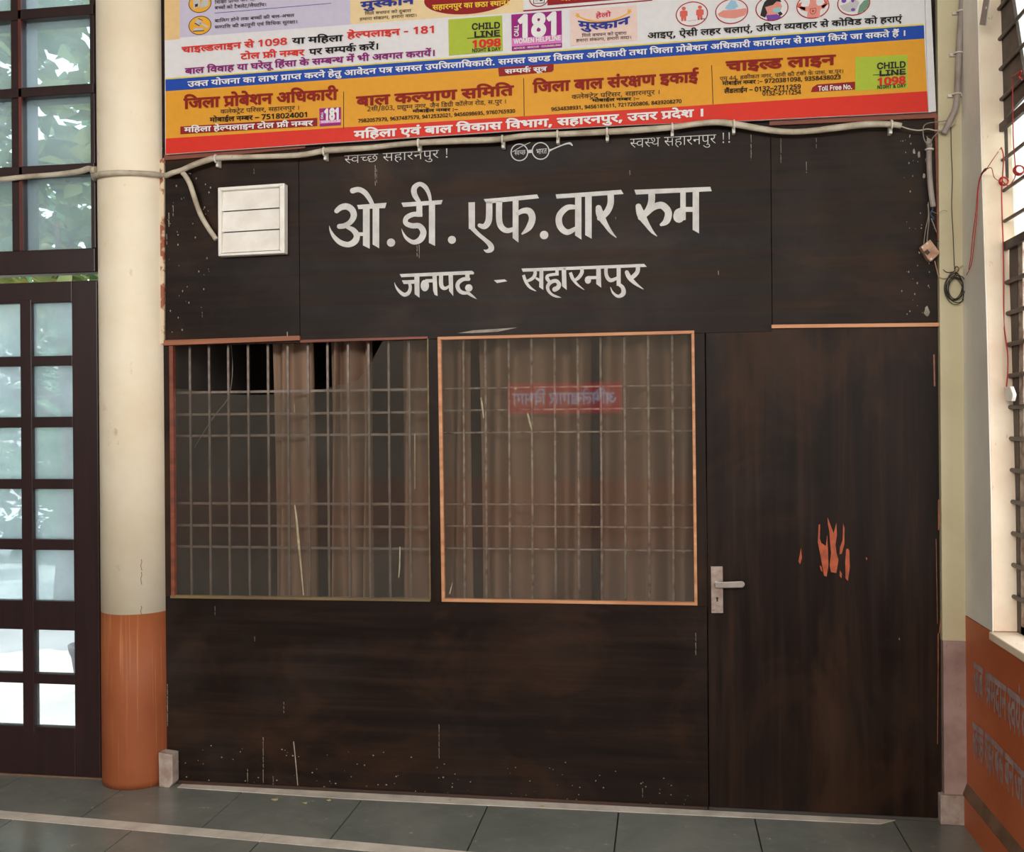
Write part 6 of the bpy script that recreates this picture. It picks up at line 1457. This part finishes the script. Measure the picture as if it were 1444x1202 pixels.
MB().ribbon([(530, -1, 1.5), (548, 1.5, 3), (566, -2, 1.5)], BP(4), 4).build('smile_mark', INKS['amber'], ban, normals=False)
for sx, sy in ((814.5, 21.5), (887.5, 16)):
    MB().flat([BP(5)(sx + (4.2 if k % 2 == 0 else 1.7) * math.cos(k * math.pi / 5 + 0.3), sy + (4.2 if k % 2 == 0 else 1.7) * math.sin(k * math.pi / 5 + 0.3)) for k in range(10)]).build('star_mark', INKS['amber'], ban, normals=False)

# round scheme icons on the lavender panel
patch('dark', [disc(282, 4.7, 16.2, 13.4), disc(282, 35.8, 16.2, 13.4)], 2, 'icon_disc')
patch('amber', [disc(282, 4.7, 15.2, 12.4), disc(282, 35.8, 15.2, 12.4)], 3, 'icon_disc')
patch('greyp', [[(272, -6), (280, -8), (283, 8), (273, 13)], [(283, 8), (287, -8), (294, -9), (294, 8), (281, 12)],
                [(274, 33), (279, 26.5), (285, 29), (281, 37)], [(281, 33.5), (283, 31.5), (294, 37), (293, 39.5)], [(272, 43.5), (274, 39.5), (285, 39), (288, 42.5), (280, 44)]], 4, 'icon_drawing')
patch('dark', [[(274, 33), (275, 32), (282, 36), (281, 37)], [(279, 26.5), (280, 25.8), (286, 28.4), (285, 29)], [(272, 43.5), (288, 42.5), (288, 43.6), (272, 44.7)], [(275, 6), (279, 5), (279, 9), (275, 10)]], 5, 'icon_drawing')
# health advice icons
ring = [(975.7, 19.7, 22.8, 17.6), (1031.8, 16, 23.3, 17.8), (1088.6, 11.8, 23.3, 17.8), (1146.3, 8.7, 23.4, 17.6), (1203.9, 4.4, 23.3, 17.6), (760, -2.5, 14, 12.2)]
patch('brick', [disc(*r) for r in ring], 4, 'icon_disc')
patch('vinyl', [disc(x, y, rx - 1.5, ry - 1.5) for x, y, rx, ry in ring], 5, 'icon_disc')
man = lambda x, y: [disc(x, y - 8.5, 2.9, 2.6, 0), [(x - 5.4, y - 4), (x - 3, y - 5.6), (x + 3, y - 5.9), (x + 5.4, y - 4.5), (x + 5.4, y + 2), (x + 3.6, y + 2.4), (x + 3.4, y + 9), (x + 0.5, y + 9.2), (x, y + 4), (x - 0.6, y + 9.3), (x - 3.4, y + 9.4), (x - 3.8, y + 3), (x - 5.4, y + 2.8)]]
patch('coral', man(964.2, 20.5) + man(987, 18.7) + [[(970, 29.2), (982, 28.2), (982, 28.7), (970, 29.7)]], 6, 'icon_drawing')
patch('skin', [[(1012, 19.5), (1020, 14.5), (1034, 14), (1052, 11.5), (1054, 16), (1050, 22), (1036, 26), (1022, 25.5), (1014, 23)],
               [(1078, 8), (1092, 2), (1100, 3), (1103, 9), (1100, 16), (1095, 22), (1082, 22), (1079, 16)],
               [(1127, 10), (1135, 9), (1140, 9), (1142, 4), (1142, -3), (1151, -4), (1151, 5), (1153, 8), (1160, 7.5), (1166, 5), (1163, 12), (1157, 13), (1156, 20), (1157, 24), (1138, 25), (1139, 16), (1130, 15)]], 6, 'icon_drawing')
patch('coral', [[(1124, 10), (1126, 5), (1131, 3), (1129, 8), (1136, 11), (1135, 15)], [(1168, 6), (1166, 1), (1161, -1), (1163, 4), (1158, 8), (1160, 12)]], 6, 'icon_drawing')
patch('sky', [[(1022, 12), (1027, 5), (1031, 0), (1037, 1), (1041, 9), (1036, 13), (1028, 14)]], 7, 'icon_drawing')
patch('dark', [[(1075, 10), (1078, 3), (1086, -5), (1098, -5), (1102, 3), (1095, 2), (1090, 7), (1079, 10), (1082, 18), (1079, 25), (1072, 22)], [(1097, 18), (1101, 16), (1104, 20), (1099, 23)], [(1142, -3), (1151, -4), (1151, -1), (1142, 0)]], 7, 'icon_drawing')
patch('mask', [[(1090, 12), (1101, 10), (1100, 17), (1093, 18), (1090, 16)]], 8, 'icon_drawing')
patch('violet', [[(1080, 21.5), (1096, 20), (1102, 24), (1094, 28), (1082, 28)], disc(1190, 1, 3.4, 3), disc(1202.6, 0, 2.4, 3.4), disc(1203, 13.6, 3, 2.2)], 8, 'icon_drawing')
patch('sage', [[(1209, 20), (1212, 8), (1218, 1), (1226, -1), (1225, 8), (1219, 15)]], 6, 'icon_drawing')
patch('greyp', [[(1184, 8), (1192, 6), (1206, -2), (1212, 4), (1206, 16), (1196, 17), (1188, 14)]], 6, 'icon_drawing')
b = MB()
b.ribbon([(1142.5, 12.5, 0.8), (1146.5, 12, 0.8), (1150.5, 12, 0.8), (1150, 17.5, 0.8), (1146.4, 20, 0.8), (1142.8, 17.8, 0.8), (1142.5, 12.5, 0.8)], BP(7), 3)
b.ribbon([(1144.6, 15.6, 1.2), (1148.4, 15.3, 1.2)], BP(7))
b.ribbon([(1146.5, 13.6, 1.2), (1146.5, 17.4, 1.2)], BP(7))
b.build('icon_drawing', INKS['brick'], ban, normals=False)
patch('dark', [[(752, -4), (768, -5), (768, 4.5), (752, 5.5)]], 6, 'icon_drawing')
patch('vinyl', [[(753, -4), (767, -5), (767, 3.5), (753, 4.5)]], 7, 'icon_drawing')
patch('dark', [[(755, 1), (759, 0.7), (759, 1.3), (755, 1.6)], [(761, -1), (765, -1.3), (765, 1.4), (761, 1.7)]], 8, 'icon_drawing')
for ln in LINES:
    if ln[0] == 'banner':
        b = MB()
        set_line(b, ln, BP(9), 3 if ln[9] > 9 else 2)
        b.build('lettering', INKS[ln[2]], ban, normals=False)

# ------------------------------------------------------------------ exhaust shutter
V = thing('exhaust_shutter', PY(354, 361, 0), 'square white plastic exhaust shutter with three flaps on the plywood, upper left', 'shutter')
o4 = [(307, 264.5), (401, 258.2), (401, 357), (307.5, 361.3)]
i4 = [(312, 269), (394, 263), (394, 353), (312, 357.5)]
for i in range(4):
    j = (i + 1) % 4
    MB().slab([o4[i], o4[j], i4[j], i4[i]], -0.042, 0.0).build('frame', M['white_plastic'], V, 0.003)
for k in range(3):
    a, c = k / 3 + 0.012, (k + 1) / 3 - 0.006
    L = lambda t: (i4[0][0] + (i4[3][0] - i4[0][0]) * t, i4[0][1] + (i4[3][1] - i4[0][1]) * t)
    R = lambda t: (i4[1][0] + (i4[2][0] - i4[1][0]) * t, i4[1][1] + (i4[2][1] - i4[1][1]) * t)
    top = [PY(*L(a), -0.022), PY(*R(a), -0.022)]
    bot = [PY(*L(c), -0.034), PY(*R(c), -0.034)]
    lip = [PY(*L(c), -0.026), PY(*R(c), -0.026)]
    m = MB()
    m.prism([top[0], top[1], bot[1], bot[0]], (0, 0.003, 0))
    m.build('flap', M['white_plastic'], V, 0.001)
MB().slab(i4, -0.012, -0.002).build('back_plate', M['shutter_gap'], V)

# ------------------------------------------------------------------ conduits and wires
YC = -0.045
path = [PY(x, y, YC) for x, y in [(229, 245), (243, 244), (256, 240), (272, 233), (292, 226), (306, 223), (350, 221.5), (420, 219), (456, 213), (482, 211), (520, 208.5), (560, 204), (590, 201.5), (640, 199), (700, 197),
                                  (740, 191.5), (786, 189.5), (856, 186), (905, 183), (948, 179.5), (980, 175), (1010, 172.5), (1035, 175), (1077, 182.5), (1111, 186), (1145, 184.5), (1177, 180.6), (1221, 175.5), (1257, 175.5), (1271, 177.5)]]
# it wraps round the column and runs on along the garden front
wrap = []
for k in range(9):
    a = math.radians(200 + 145 * k / 8)
    wrap.append(Vector((cx + (cr + 0.014) * math.cos(a), cy + (cr + 0.014) * math.sin(a), PY(160, 247, -0.1).z + 0.012 * (abs(k - 4) / 4) ** 2)))
pre = [PY(x, y, -0.034) for x, y in [(-90, 258), (-40, 256), (0, 253.5), (40, 249), (80, 246), (112, 242), (128, 238)]]
cond = thing('conduit_pipe', PY(700, 197, YC), 'long grimy white conduit pipe clipped along the bottom edge of the banner', 'pipe')
MB().tube(smooth_path(pre + wrap + path[1:], 4), [0.0125 + 0.001 * math.sin(i * 0.35) for i in range(4 * (len(pre) + len(wrap) + len(path) - 2) + 1)], 12).build('pipe', M['conduit'], cond)
for x, y in [(304.5, 224), (457, 214), (590, 202), (708.5, 197), (786, 190), (856, 186.5), (948, 180), (1035, 175.5), (1257, 176)]:
    c = PY(x, y, YC)
    m = MB()
    ringp = [(c.x, YC + 0.0165 * math.cos(a), c.z + 0.0165 * math.sin(a)) for a in [math.pi * 2 * k / 14 for k in range(15)]]
    m.tube([Vector(q) for q in ringp], 0.0045, 6)
    m.box(c.x - 0.006, c.x + 0.006, YC + 0.012, -0.002, c.z - 0.032, c.z + 0.004)
    m.build('clip', M['clip'], cond)
c = PY(132, 240, -0.05)
MB().tube([c + Vector((-0.012, 0, 0)), c + Vector((0.012, 0.0, 0))], 0.017, 12).build('coupling', M['conduit'], cond)

br = MB().tube(smooth_path([PY(x, y, -0.036) for x, y in [(257, 243), (262, 249), (268, 260), (273, 275), (278, 290), (284, 305), (294, 322), (305, 338)]], 5), 0.0115, 12).build('conduit_pipe', M['conduit'])
tag(br, 'short grimy conduit pipe curving down into the white exhaust shutter', 'pipe')

YR = -0.045
c1 = thing('conduit_pipe', PX(1352, 100, XW - 0.03), 'grey conduit pipe running down beside the banner, by the yellowish pilaster', 'pipe')
MB().tube(smooth_path([PY(x, y, YR) for x, y in [(1360, -60), (1357, 0), (1353.5, 50), (1351.5, 90), (1350, 130), (1347.5, 152), (1342, 165), (1334, 182), (1330.5, 189)]], 5), 0.0125, 12).build('pipe', M['conduit_grey'], c1)
for x, y in [(1355.5, 16), (1351.5, 75), (1349, 133)]:
    c = PY(x, y, YR)
    m = MB()
    m.tube([Vector((c.x + 0.0155 * math.cos(a), YR + 0.0155 * math.sin(a), c.z)) for a in [math.pi * 2 * k / 14 for k in range(15)]], 0.0035, 6)
    m.box(c.x - 0.03, c.x + 0.03, -0.034, -0.021, c.z - 0.006, c.z + 0.006)
    m.build('clip', M['clip'], c1)
c2 = thing('conduit_pipe', PY(1311, 260, -0.03), 'short grey conduit pipe hanging down at the right end of the painted plywood', 'pipe')
MB().tube(smooth_path([PY(x, y, -0.03) for x, y in [(1311, 203), (1310, 215), (1310.5, 240), (1312, 262), (1314, 280), (1316, 292)]], 5), 0.011, 12).build('pipe', M['conduit_grey'], c2)
c = PY(1310.5, 211, -0.03)
MB().tube([Vector((c.x + 0.014 * math.cos(a), -0.03 + 0.014 * math.sin(a), c.z)) for a in [math.pi * 2 * k / 14 for k in range(15)]], 0.004, 6).build('clip', M['clip'], c2)


def wire(mat, label, pts, y, r=0.0018, steps=5, name='wire', cat='wire', group=None, jitter=0.0):
    p = [PY(a, b, y + random.uniform(-jitter, jitter)) if len(q) == 0 else PY(a, b, q[0]) for a, b, *q in pts]
    o = MB().tube(smooth_path(p, steps), r, 6).build(name, M[mat])
    return tag(o, label, cat, group)


wire('conduit', 'loose pale wire leaving the right end of the long conduit pipe', [(1270, 178), (1282, 182), (1296, 184), (1308, 182), (1320, 184), (1335, 182), (1348, 172)], -0.045, 0.003)
wire('wire_grey', 'grey wire looping from the short conduit up to the pilaster', [(1310, 206), (1303, 196), (1302, 180), (1308, 174), (1322, 172), (1336, 170)], -0.052, 0.0022)
wire('wire_grey', 'grey wire joining the short hanging conduit to the tall one', [(1312, 204), (1315, 195), (1324, 186), (1331, 184)], -0.05, 0.0022)
wire('wire_grey', 'pale wire dropping from the short conduit to the left of the old switch box', [(1308, 288), (1309, 305), (1305, 325), (1302.5, 345)], -0.026, 0.0018)
wire('wire_grey', 'pale wire dropping from the short conduit to the middle of the old switch box', [(1309, 285), (1310, 310), (1308, 330), (1307, 345)], -0.03, 0.002)
wire('wire_blue', 'dark blue wires bunched under the short hanging conduit', [(1314, 286), (1315, 295), (1312, 302), (1316, 308), (1313, 312)], -0.028, 0.004)
wire('wire_grey', 'stiff grey wire end slanting down right of the old switch box', [(1313, 308), (1317, 318), (1321, 328)], -0.03, 0.002)
wire('wire_grey', 'short frayed wire twigs pointing right above the old switch box', [(1314, 298), (1322, 301), (1330, 297), (1336, 298)], -0.04, 0.0012)
sw = thing('switch_box', PY(1312, 353, -0.02), 'old brown and white switch box hanging askew by its wires, right end of the plywood', 'switch')
MB().slab([(1298.5, 348), (1312, 337.5), (1325, 355), (1324, 359), (1313, 369), (1309, 366)], -0.040, -0.004).build('body', M['box'], sw, 0.003)
MB().slab([(1303, 355), (1308, 351.5), (1312, 356), (1308, 360)], -0.044, -0.038).build('socket_face', M['batten_dark'], sw, 0.001)
for x, y in ((1300.5, 349.5), (1307, 343.5), (1313, 365.5)):
    c = PY(x, y, -0.041)
    MB().tube([c, c + Vector((0, -0.004, 0))], 0.004, 10).build('screw', M['clip'], sw)
wire('box', 'pinkish wire from the old switch box to the black wire coil', [(1318, 368), (1321, 380), (1324, 390), (1332, 393), (1342, 388), (1350, 380), (1362, 372)], -0.03, 0.0018)

coil = MB()
cc = PY(1346.5, 407, -0.035)
for k in range(7):
    rx, rz = 0.032 + 0.004 * math.sin(k * 2.1), 0.052 + 0.006 * math.cos(k * 1.7)
    dx, dz, tl = 0.006 * math.sin(k * 1.3), 0.01 * math.cos(k * 2.3), 0.25 * math.sin(k * 1.9)
    ps = []
    for j in range(25):
        a = 2 * math.pi * j / 24
        x, z = rx * math.cos(a), rz * math.sin(a)
        ps.append(Vector((cc.x + dx + x * math.cos(tl) - z * math.sin(tl), -0.028 - 0.003 * k + 0.002 * math.sin(a * 2), cc.z + dz + x * math.sin(tl) + z * math.cos(tl))))
    coil.tube(ps, 0.0018, 6, False)
coil = coil.build('wire_coil', M['wire_black'])
tag(coil, 'coil of thin black wire hanging on the yellowish pilaster', 'coil')
wire('wire_black', 'thin black wire hanging straight down the yellowish pilaster', [(1341, 178), (1341.5, 215), (1343, 250), (1342, 290), (1344, 330), (1345.5, 370), (1347, 388)], -0.026, 0.0016)
wire('wire_black', 'loose black wire end curling above the black coil', [(1330, 380), (1335, 384), (1345, 383), (1348, 376), (1352, 380), (1344, 392)], -0.03, 0.0016)
# red wires: from the coil across the side wall to the bars of the side window
XWI = XW - 0.006


def on_side(pts, mat, r, label, name='wire', x=XWI, cat='wire'):
    o = MB().tube(smooth_path([PX(a, b, q[0] if q else x) for a, b, *q in pts], 5), r, 6).build(name, M[mat])
    return tag(o, label, cat)


on_side([(1366, 380), (1369, 362), (1372, 330), (1376, 300), (1379, 265), (1383, 248), (1390, 239)], 'wire_red', 0.0016, 'red wire rising from the black coil across the off-white side wall')
on_side([(1363, 388), (1370, 372), (1374, 340), (1378, 300), (1380, 262), (1385, 246), (1391, 240)], 'wire_red', 0.0016, 'darker red wire beside its twin on the off-white side wall', x=XW - 0.012)
on_side([(1384, 246), (1388, 240), (1391, 238)], 'wire_black', 0.0035, 'black tape joint where the red wires meet', 'tape_joint', cat='tape')
XRR = XB - 0.014
on_side([(1391, 239, XWI), (1400, 225, XWI), (1408, 214), (1412, 208)], 'wire_red', 0.0016, 'red wire climbing to the upper bar of the side window', x=XRR)
on_side([(1391, 239, XWI), (1398, 237, XWI), (1402, 250, XWI), (1410, 256), (1415, 257)], 'wire_red', 0.0016, 'slack red wire running to the bar below', x=XRR)
on_side([(1412, 208), (1415, 220), (1414, 245), (1412.5, 270), (1413, 300), (1414.5, 340), (1415.5, 390), (1415.5, 430), (1416, 460), (1418, 478)], 'wire_red', 0.0024, 'long red wire hanging down the edge of the side window bars', x=XRR)
on_side([(1414, 256), (1422, 262), (1428, 256), (1432, 246), (1431, 225), (1429, 200), (1428, 150), (1428, 108)], 'wire_red', 0.002, 'looped red wire in front of the side window bars', x=XRR)
on_side([(1428, 108), (1434, 104), (1440, 100), (1437, 108), (1441, 112)], 'wire_red', 0.003, 'knot of red wire on a high bar of the side window', x=XRR)
on_side([(1418, 478), (1421, 500), (1421, 525), (1419, 548)], 'wire_red', 0.0022, 'lower end of the red wire above the white connector', x=XRR)
for (x, y, lb) in ((1412, 210, 'red wire knot tied on the bar above the transom'), (1415, 256, 'red wire knot tied on the second bar above the transom'), (1437, 240, 'red wire knot tied further along that second bar'), (1419, 478, 'red wire knot tied on a lower bar, above the white connector')):
    m = MB()
    c = PX(x, y, XB)
    for k in range(3):
        m.tube([c + Vector(((0.0145 + 0.002 * k) * math.cos(a), -0.008 + 0.006 * k + 0.002 * math.sin(a), (0.0145 + 0.002 * k) * math.sin(a))) for a in [2 * math.pi * j / 14 for j in range(15)]], 0.0024, 6)
    tag(m.build('wire_knot', M['wire_red']), lb, 'knot', 'red wire knots on the side window bars')
c = PX(1421, 556, XRR - 0.006)
cn = MB()
cn.prism([PX(1416, 546, XRR - 0.012), PX(1424, 545, XRR - 0.012), PX(1428, 556, XRR - 0.012), PX(1427.5, 560, XRR - 0.012), PX(1426, 566, XRR - 0.012), PX(1418, 566, XRR - 0.012)], (0.014, 0, 0))
tag(cn.build('connector', M['white_plastic'], None, 0.002), 'small white plastic connector at the end of the red wire', 'connector')
st = MB()
st.prism([PX(1391.5, -20, XW - 0.002), PX(1399, -20, XW - 0.002), PX(1391, 36, XW - 0.002), PX(1382.5, 35, XW - 0.002)], (-0.004, 0, 0))
st = st.build('metal_strap', M['conduit_grey'], None, 0.001)
tag(st, 'grey metal strap screwed to the side wall, high beside the side window', 'strap')
c = PX(1391.5, 11, XW - 0.006)
MB().tube([c, c + Vector((-0.004, 0, 0))], 0.004, 10).build('screw', M['clip'], st)

# ------------------------------------------------------------------ bits on the floor
for x, y, s, lb in ((387, 1128, 0.016, 'small dry leaf scrap on the floor below the left barred window'), (430, 1133, 0.010, 'tiny yellow scrap on the floor, left of the middle of the plywood'),
                    (463, 1129, 0.012, 'dark crumb on the floor against the plywood foot'), (634, 1129, 0.009, 'pale chip on the floor below the right barred window'), (764, 1138, 0.012, 'yellow shred on the threshold below the right barred window')):
    c = PZ(x, y, 0.003)
    m = MB()
    m.prism([c + Vector((s * math.cos(a) * random.uniform(0.6, 1.2), 0.6 * s * math.sin(a), 0.0015 * math.sin(2 * a))) for a in [k * math.pi / 4 for k in range(8)]], (0, 0, 0.002))
    tag(m.build('floor_scrap', M['scrap']), lb, 'scrap', 'scraps on the stone floor')

# ------------------------------------------------------------------ garden seen through the glass
gr = MB().box(-30, XL - 0.09, 0.12, 30, -0.12, -0.03).build('ground', M['paving'])
tag(gr, 'sunlit pale paving outside the garden door', 'ground', None, 'structure')
gr2 = MB().box(1.46, 14, -14, 30, -0.12, -0.03).build('ground', M['paving'])
tag(gr2, 'pale yard outside the side window', 'ground', None, 'structure')


def leaf(mb, c, s, rnd, long=1.6):
    e = Euler((rnd.uniform(-0.9, 0.9), rnd.uniform(-0.9, 0.9), rnd.uniform(0, 6.28))).to_matrix()
    w = s * 0.5
    pts = [(0, 0, 0), (w * 0.8, s * long * 0.35, 0.12 * s), (w, s * long * 0.6, 0.1 * s), (0, s * long, -0.15 * s), (-w, s * long * 0.6, 0.1 * s), (-w * 0.8, s * long * 0.35, 0.12 * s), (0, s * long * 0.5, -0.02 * s)]
    mb.faces([c + e @ Vector(p) for p in pts], [(0, 1, 6), (1, 2, 6), (2, 3, 6), (3, 4, 6), (4, 5, 6), (5, 0, 6)], True)


def tree(x, y, h, cz, rad, n, size, mat, label, seed, group='trees in the garden'):
    rnd = random.Random(seed)
    t = thing('garden_tree', (x, y, -0.03), label, 'tree', group)
    m = MB()
    m.tube(smooth_path([Vector((x, y, -0.05)), Vector((x + 0.08, y, h * 0.3)), Vector((x - 0.05, y + 0.1, h * 0.6)), Vector((x + 0.1, y, h * 0.85))], 5), [0.13 - 0.10 * k / 15 for k in range(16)], 10)
    for k in range(9):
        a = rnd.uniform(0, 6.28)
        z = h * rnd.uniform(0.35, 0.8)
        d = Vector((math.cos(a), math.sin(a), 0.5)) * rad[0] * 0.7
        m.tube(smooth_path([Vector((x, y, z)), Vector((x, y, z)) + d * 0.5 + Vector((0, 0, 0.1)), Vector((x, y, z)) + d], 4), [0.04 - 0.0036 * j for j in range(9)], 6)
    m.build('trunk', M['bark'], t)
    m = MB()
    for _ in range(n):
        v = Vector((rnd.gauss(0, 1), rnd.gauss(0, 1), rnd.gauss(0, 1))).normalized() * rnd.uniform(0.35, 1.0) ** 0.6
        c = Vector((x + v.x * rad[0], y + v.y * rad[1], cz + v.z * rad[2]))
        if c.z < 0.1 or c.y < 0.8:
            continue
        leaf(m, c, size * rnd.uniform(0.6, 1.3), rnd)
    m.build('foliage', mat, t, normals=False)
    return t


tree(-5.0, 3.4, 4.4, 4.1, (2.0, 1.5, 1.75), 3000, 0.15, LEAF[0], 'broad leaved garden tree with yellowing leaves behind the upper panes', 3)
tree(-8.6, 10.2, 5.0, 3.8, (2.6, 1.6, 2.4), 1700, 0.16, LEAF[1], 'darker garden tree standing further back behind the glazed door', 5)
tree(-5.2, 14.0, 7.0, 5.2, (3.6, 2.0, 3.2), 1800, 0.18, LEAF[1], 'tall dark garden tree at the back of the garden', 9)


def feathery(x, y, h, n, label, seed):
    rnd = random.Random(seed)
    t = thing('garden_palm', (x, y, -0.03), label, 'palm', 'feathery palms in the garden')
    m, st = MB(), MB()
    for k in range(n):
        a, lean = rnd.uniform(0, 6.28), rnd.uniform(0.3, 1.2)
        L = h * rnd.uniform(0.7, 1.15)
        pts = []
        for j in range(9):
            u = j / 8
            r = lean * L * 0.45 * u ** 1.6
            pts.append(Vector((x + math.cos(a) * r, y + math.sin(a) * r, L * (u - 0.32 * lean * u * u))))
        st.tube(pts, [0.012 - 0.0012 * j for j in range(9)], 5)
        q = smooth_path(pts, 4)
        for j in range(7, len(q) - 1):
            tdir = (q[j + 1] - q[j]).normalized()
            sd = tdir.cross(Vector((0, 0, 1))).normalized()
            ll = 0.34 * math.sin(math.pi * (j / len(q)) ** 0.7) + 0.06
            for sg in (-1, 1):
                d = (sd * sg + tdir * 0.7 + Vector((0, 0, -0.35 + rnd.uniform(-0.2, 0.2)))).normalized() * ll
                wv = tdir * 0.012
                m.faces([q[j] - wv, q[j] + wv, q[j] + d * 0.6 + wv * 1.2, q[j] + d, q[j] + d * 0.6 - wv * 1.2], [(0, 1, 2, 3, 4)])
    st.build('stem', M['bark'], t)
    m.build('frond', LEAF[2], t, normals=False)
    return t


feathery(-5.9, 5.2, 2.6, 26, 'feathery palm behind the right-hand panes of the garden door', 11)
feathery(-8.0, 5.6, 2.4, 26, 'feathery palm to the left of the other one behind the garden door', 12)
feathery(-3.5, 4.6, 2.0, 22, 'smaller feathery palm close to the column, behind the garden door', 13)
hedge = MB()
rnd = random.Random(21)
for _ in range(5200):
    leaf(hedge, Vector((rnd.uniform(-10.5, -3.2), rnd.uniform(6.8, 7.8), rnd.uniform(0.0, 3.3))), 0.13 * rnd.uniform(0.6, 1.4), rnd)
hedge = hedge.build('hedge', LEAF[1], None, normals=False)
tag(hedge, 'tall leafy hedge along the far side of the garden paving', 'hedge')

pc = PY(106, 1026, 1.55)
pot = thing('plant_pot', (pc.x + 0.13, 1.55, -0.03), 'grey plant pot on the pale paving, at the lower right pane of the garden door', 'pot')
MB().lathe((pc.x + 0.13, 1.55, -0.03), [(0.09, 0), (0.1, 0.02), (0.13, 0.22), (0.145, 0.26), (0.15, 0.3), (0.13, 0.3), (0.12, 0.26)], 24).build('body', M['pot'], pot)

hs = thing('garden_house', (-11, 16, 0), 'pale house beyond the garden, glimpsed through the left panes of the glazed door', 'house')
MB().box(-16, -8.5, 15, 19, 0, 3.6).build('wall', M['house'], hs)
MB().box(-16.3, -8.2, 14.6, 19.3, 3.6, 3.9).build('roof', M['house'], hs)
for x in (-14.6, -12.4, -10.4):
    w = MB().box(x - 0.5, x + 0.5, 14.97, 15.0, 0.9, 2.3).build('window', M['house_win'], hs)
    m = MB()
    for k in (-0.5, 0.0, 0.5):
        m.box(x + k - 0.03, x + k + 0.03, 14.93, 14.97, 0.9, 2.3)
    m.build('window_frame', M['white_plastic'], w)
yard = thing('yard_house', (5, 2, 0), 'pinkish building wall outside the barred side window', 'house')
MB().box(4.2, 4.5, -9, 9, 0, 2.6).build('wall', M['house'], yard)
MB().box(4.0, 4.7, -9, 9, 2.6, 2.75).build('coping', M['house'], yard)
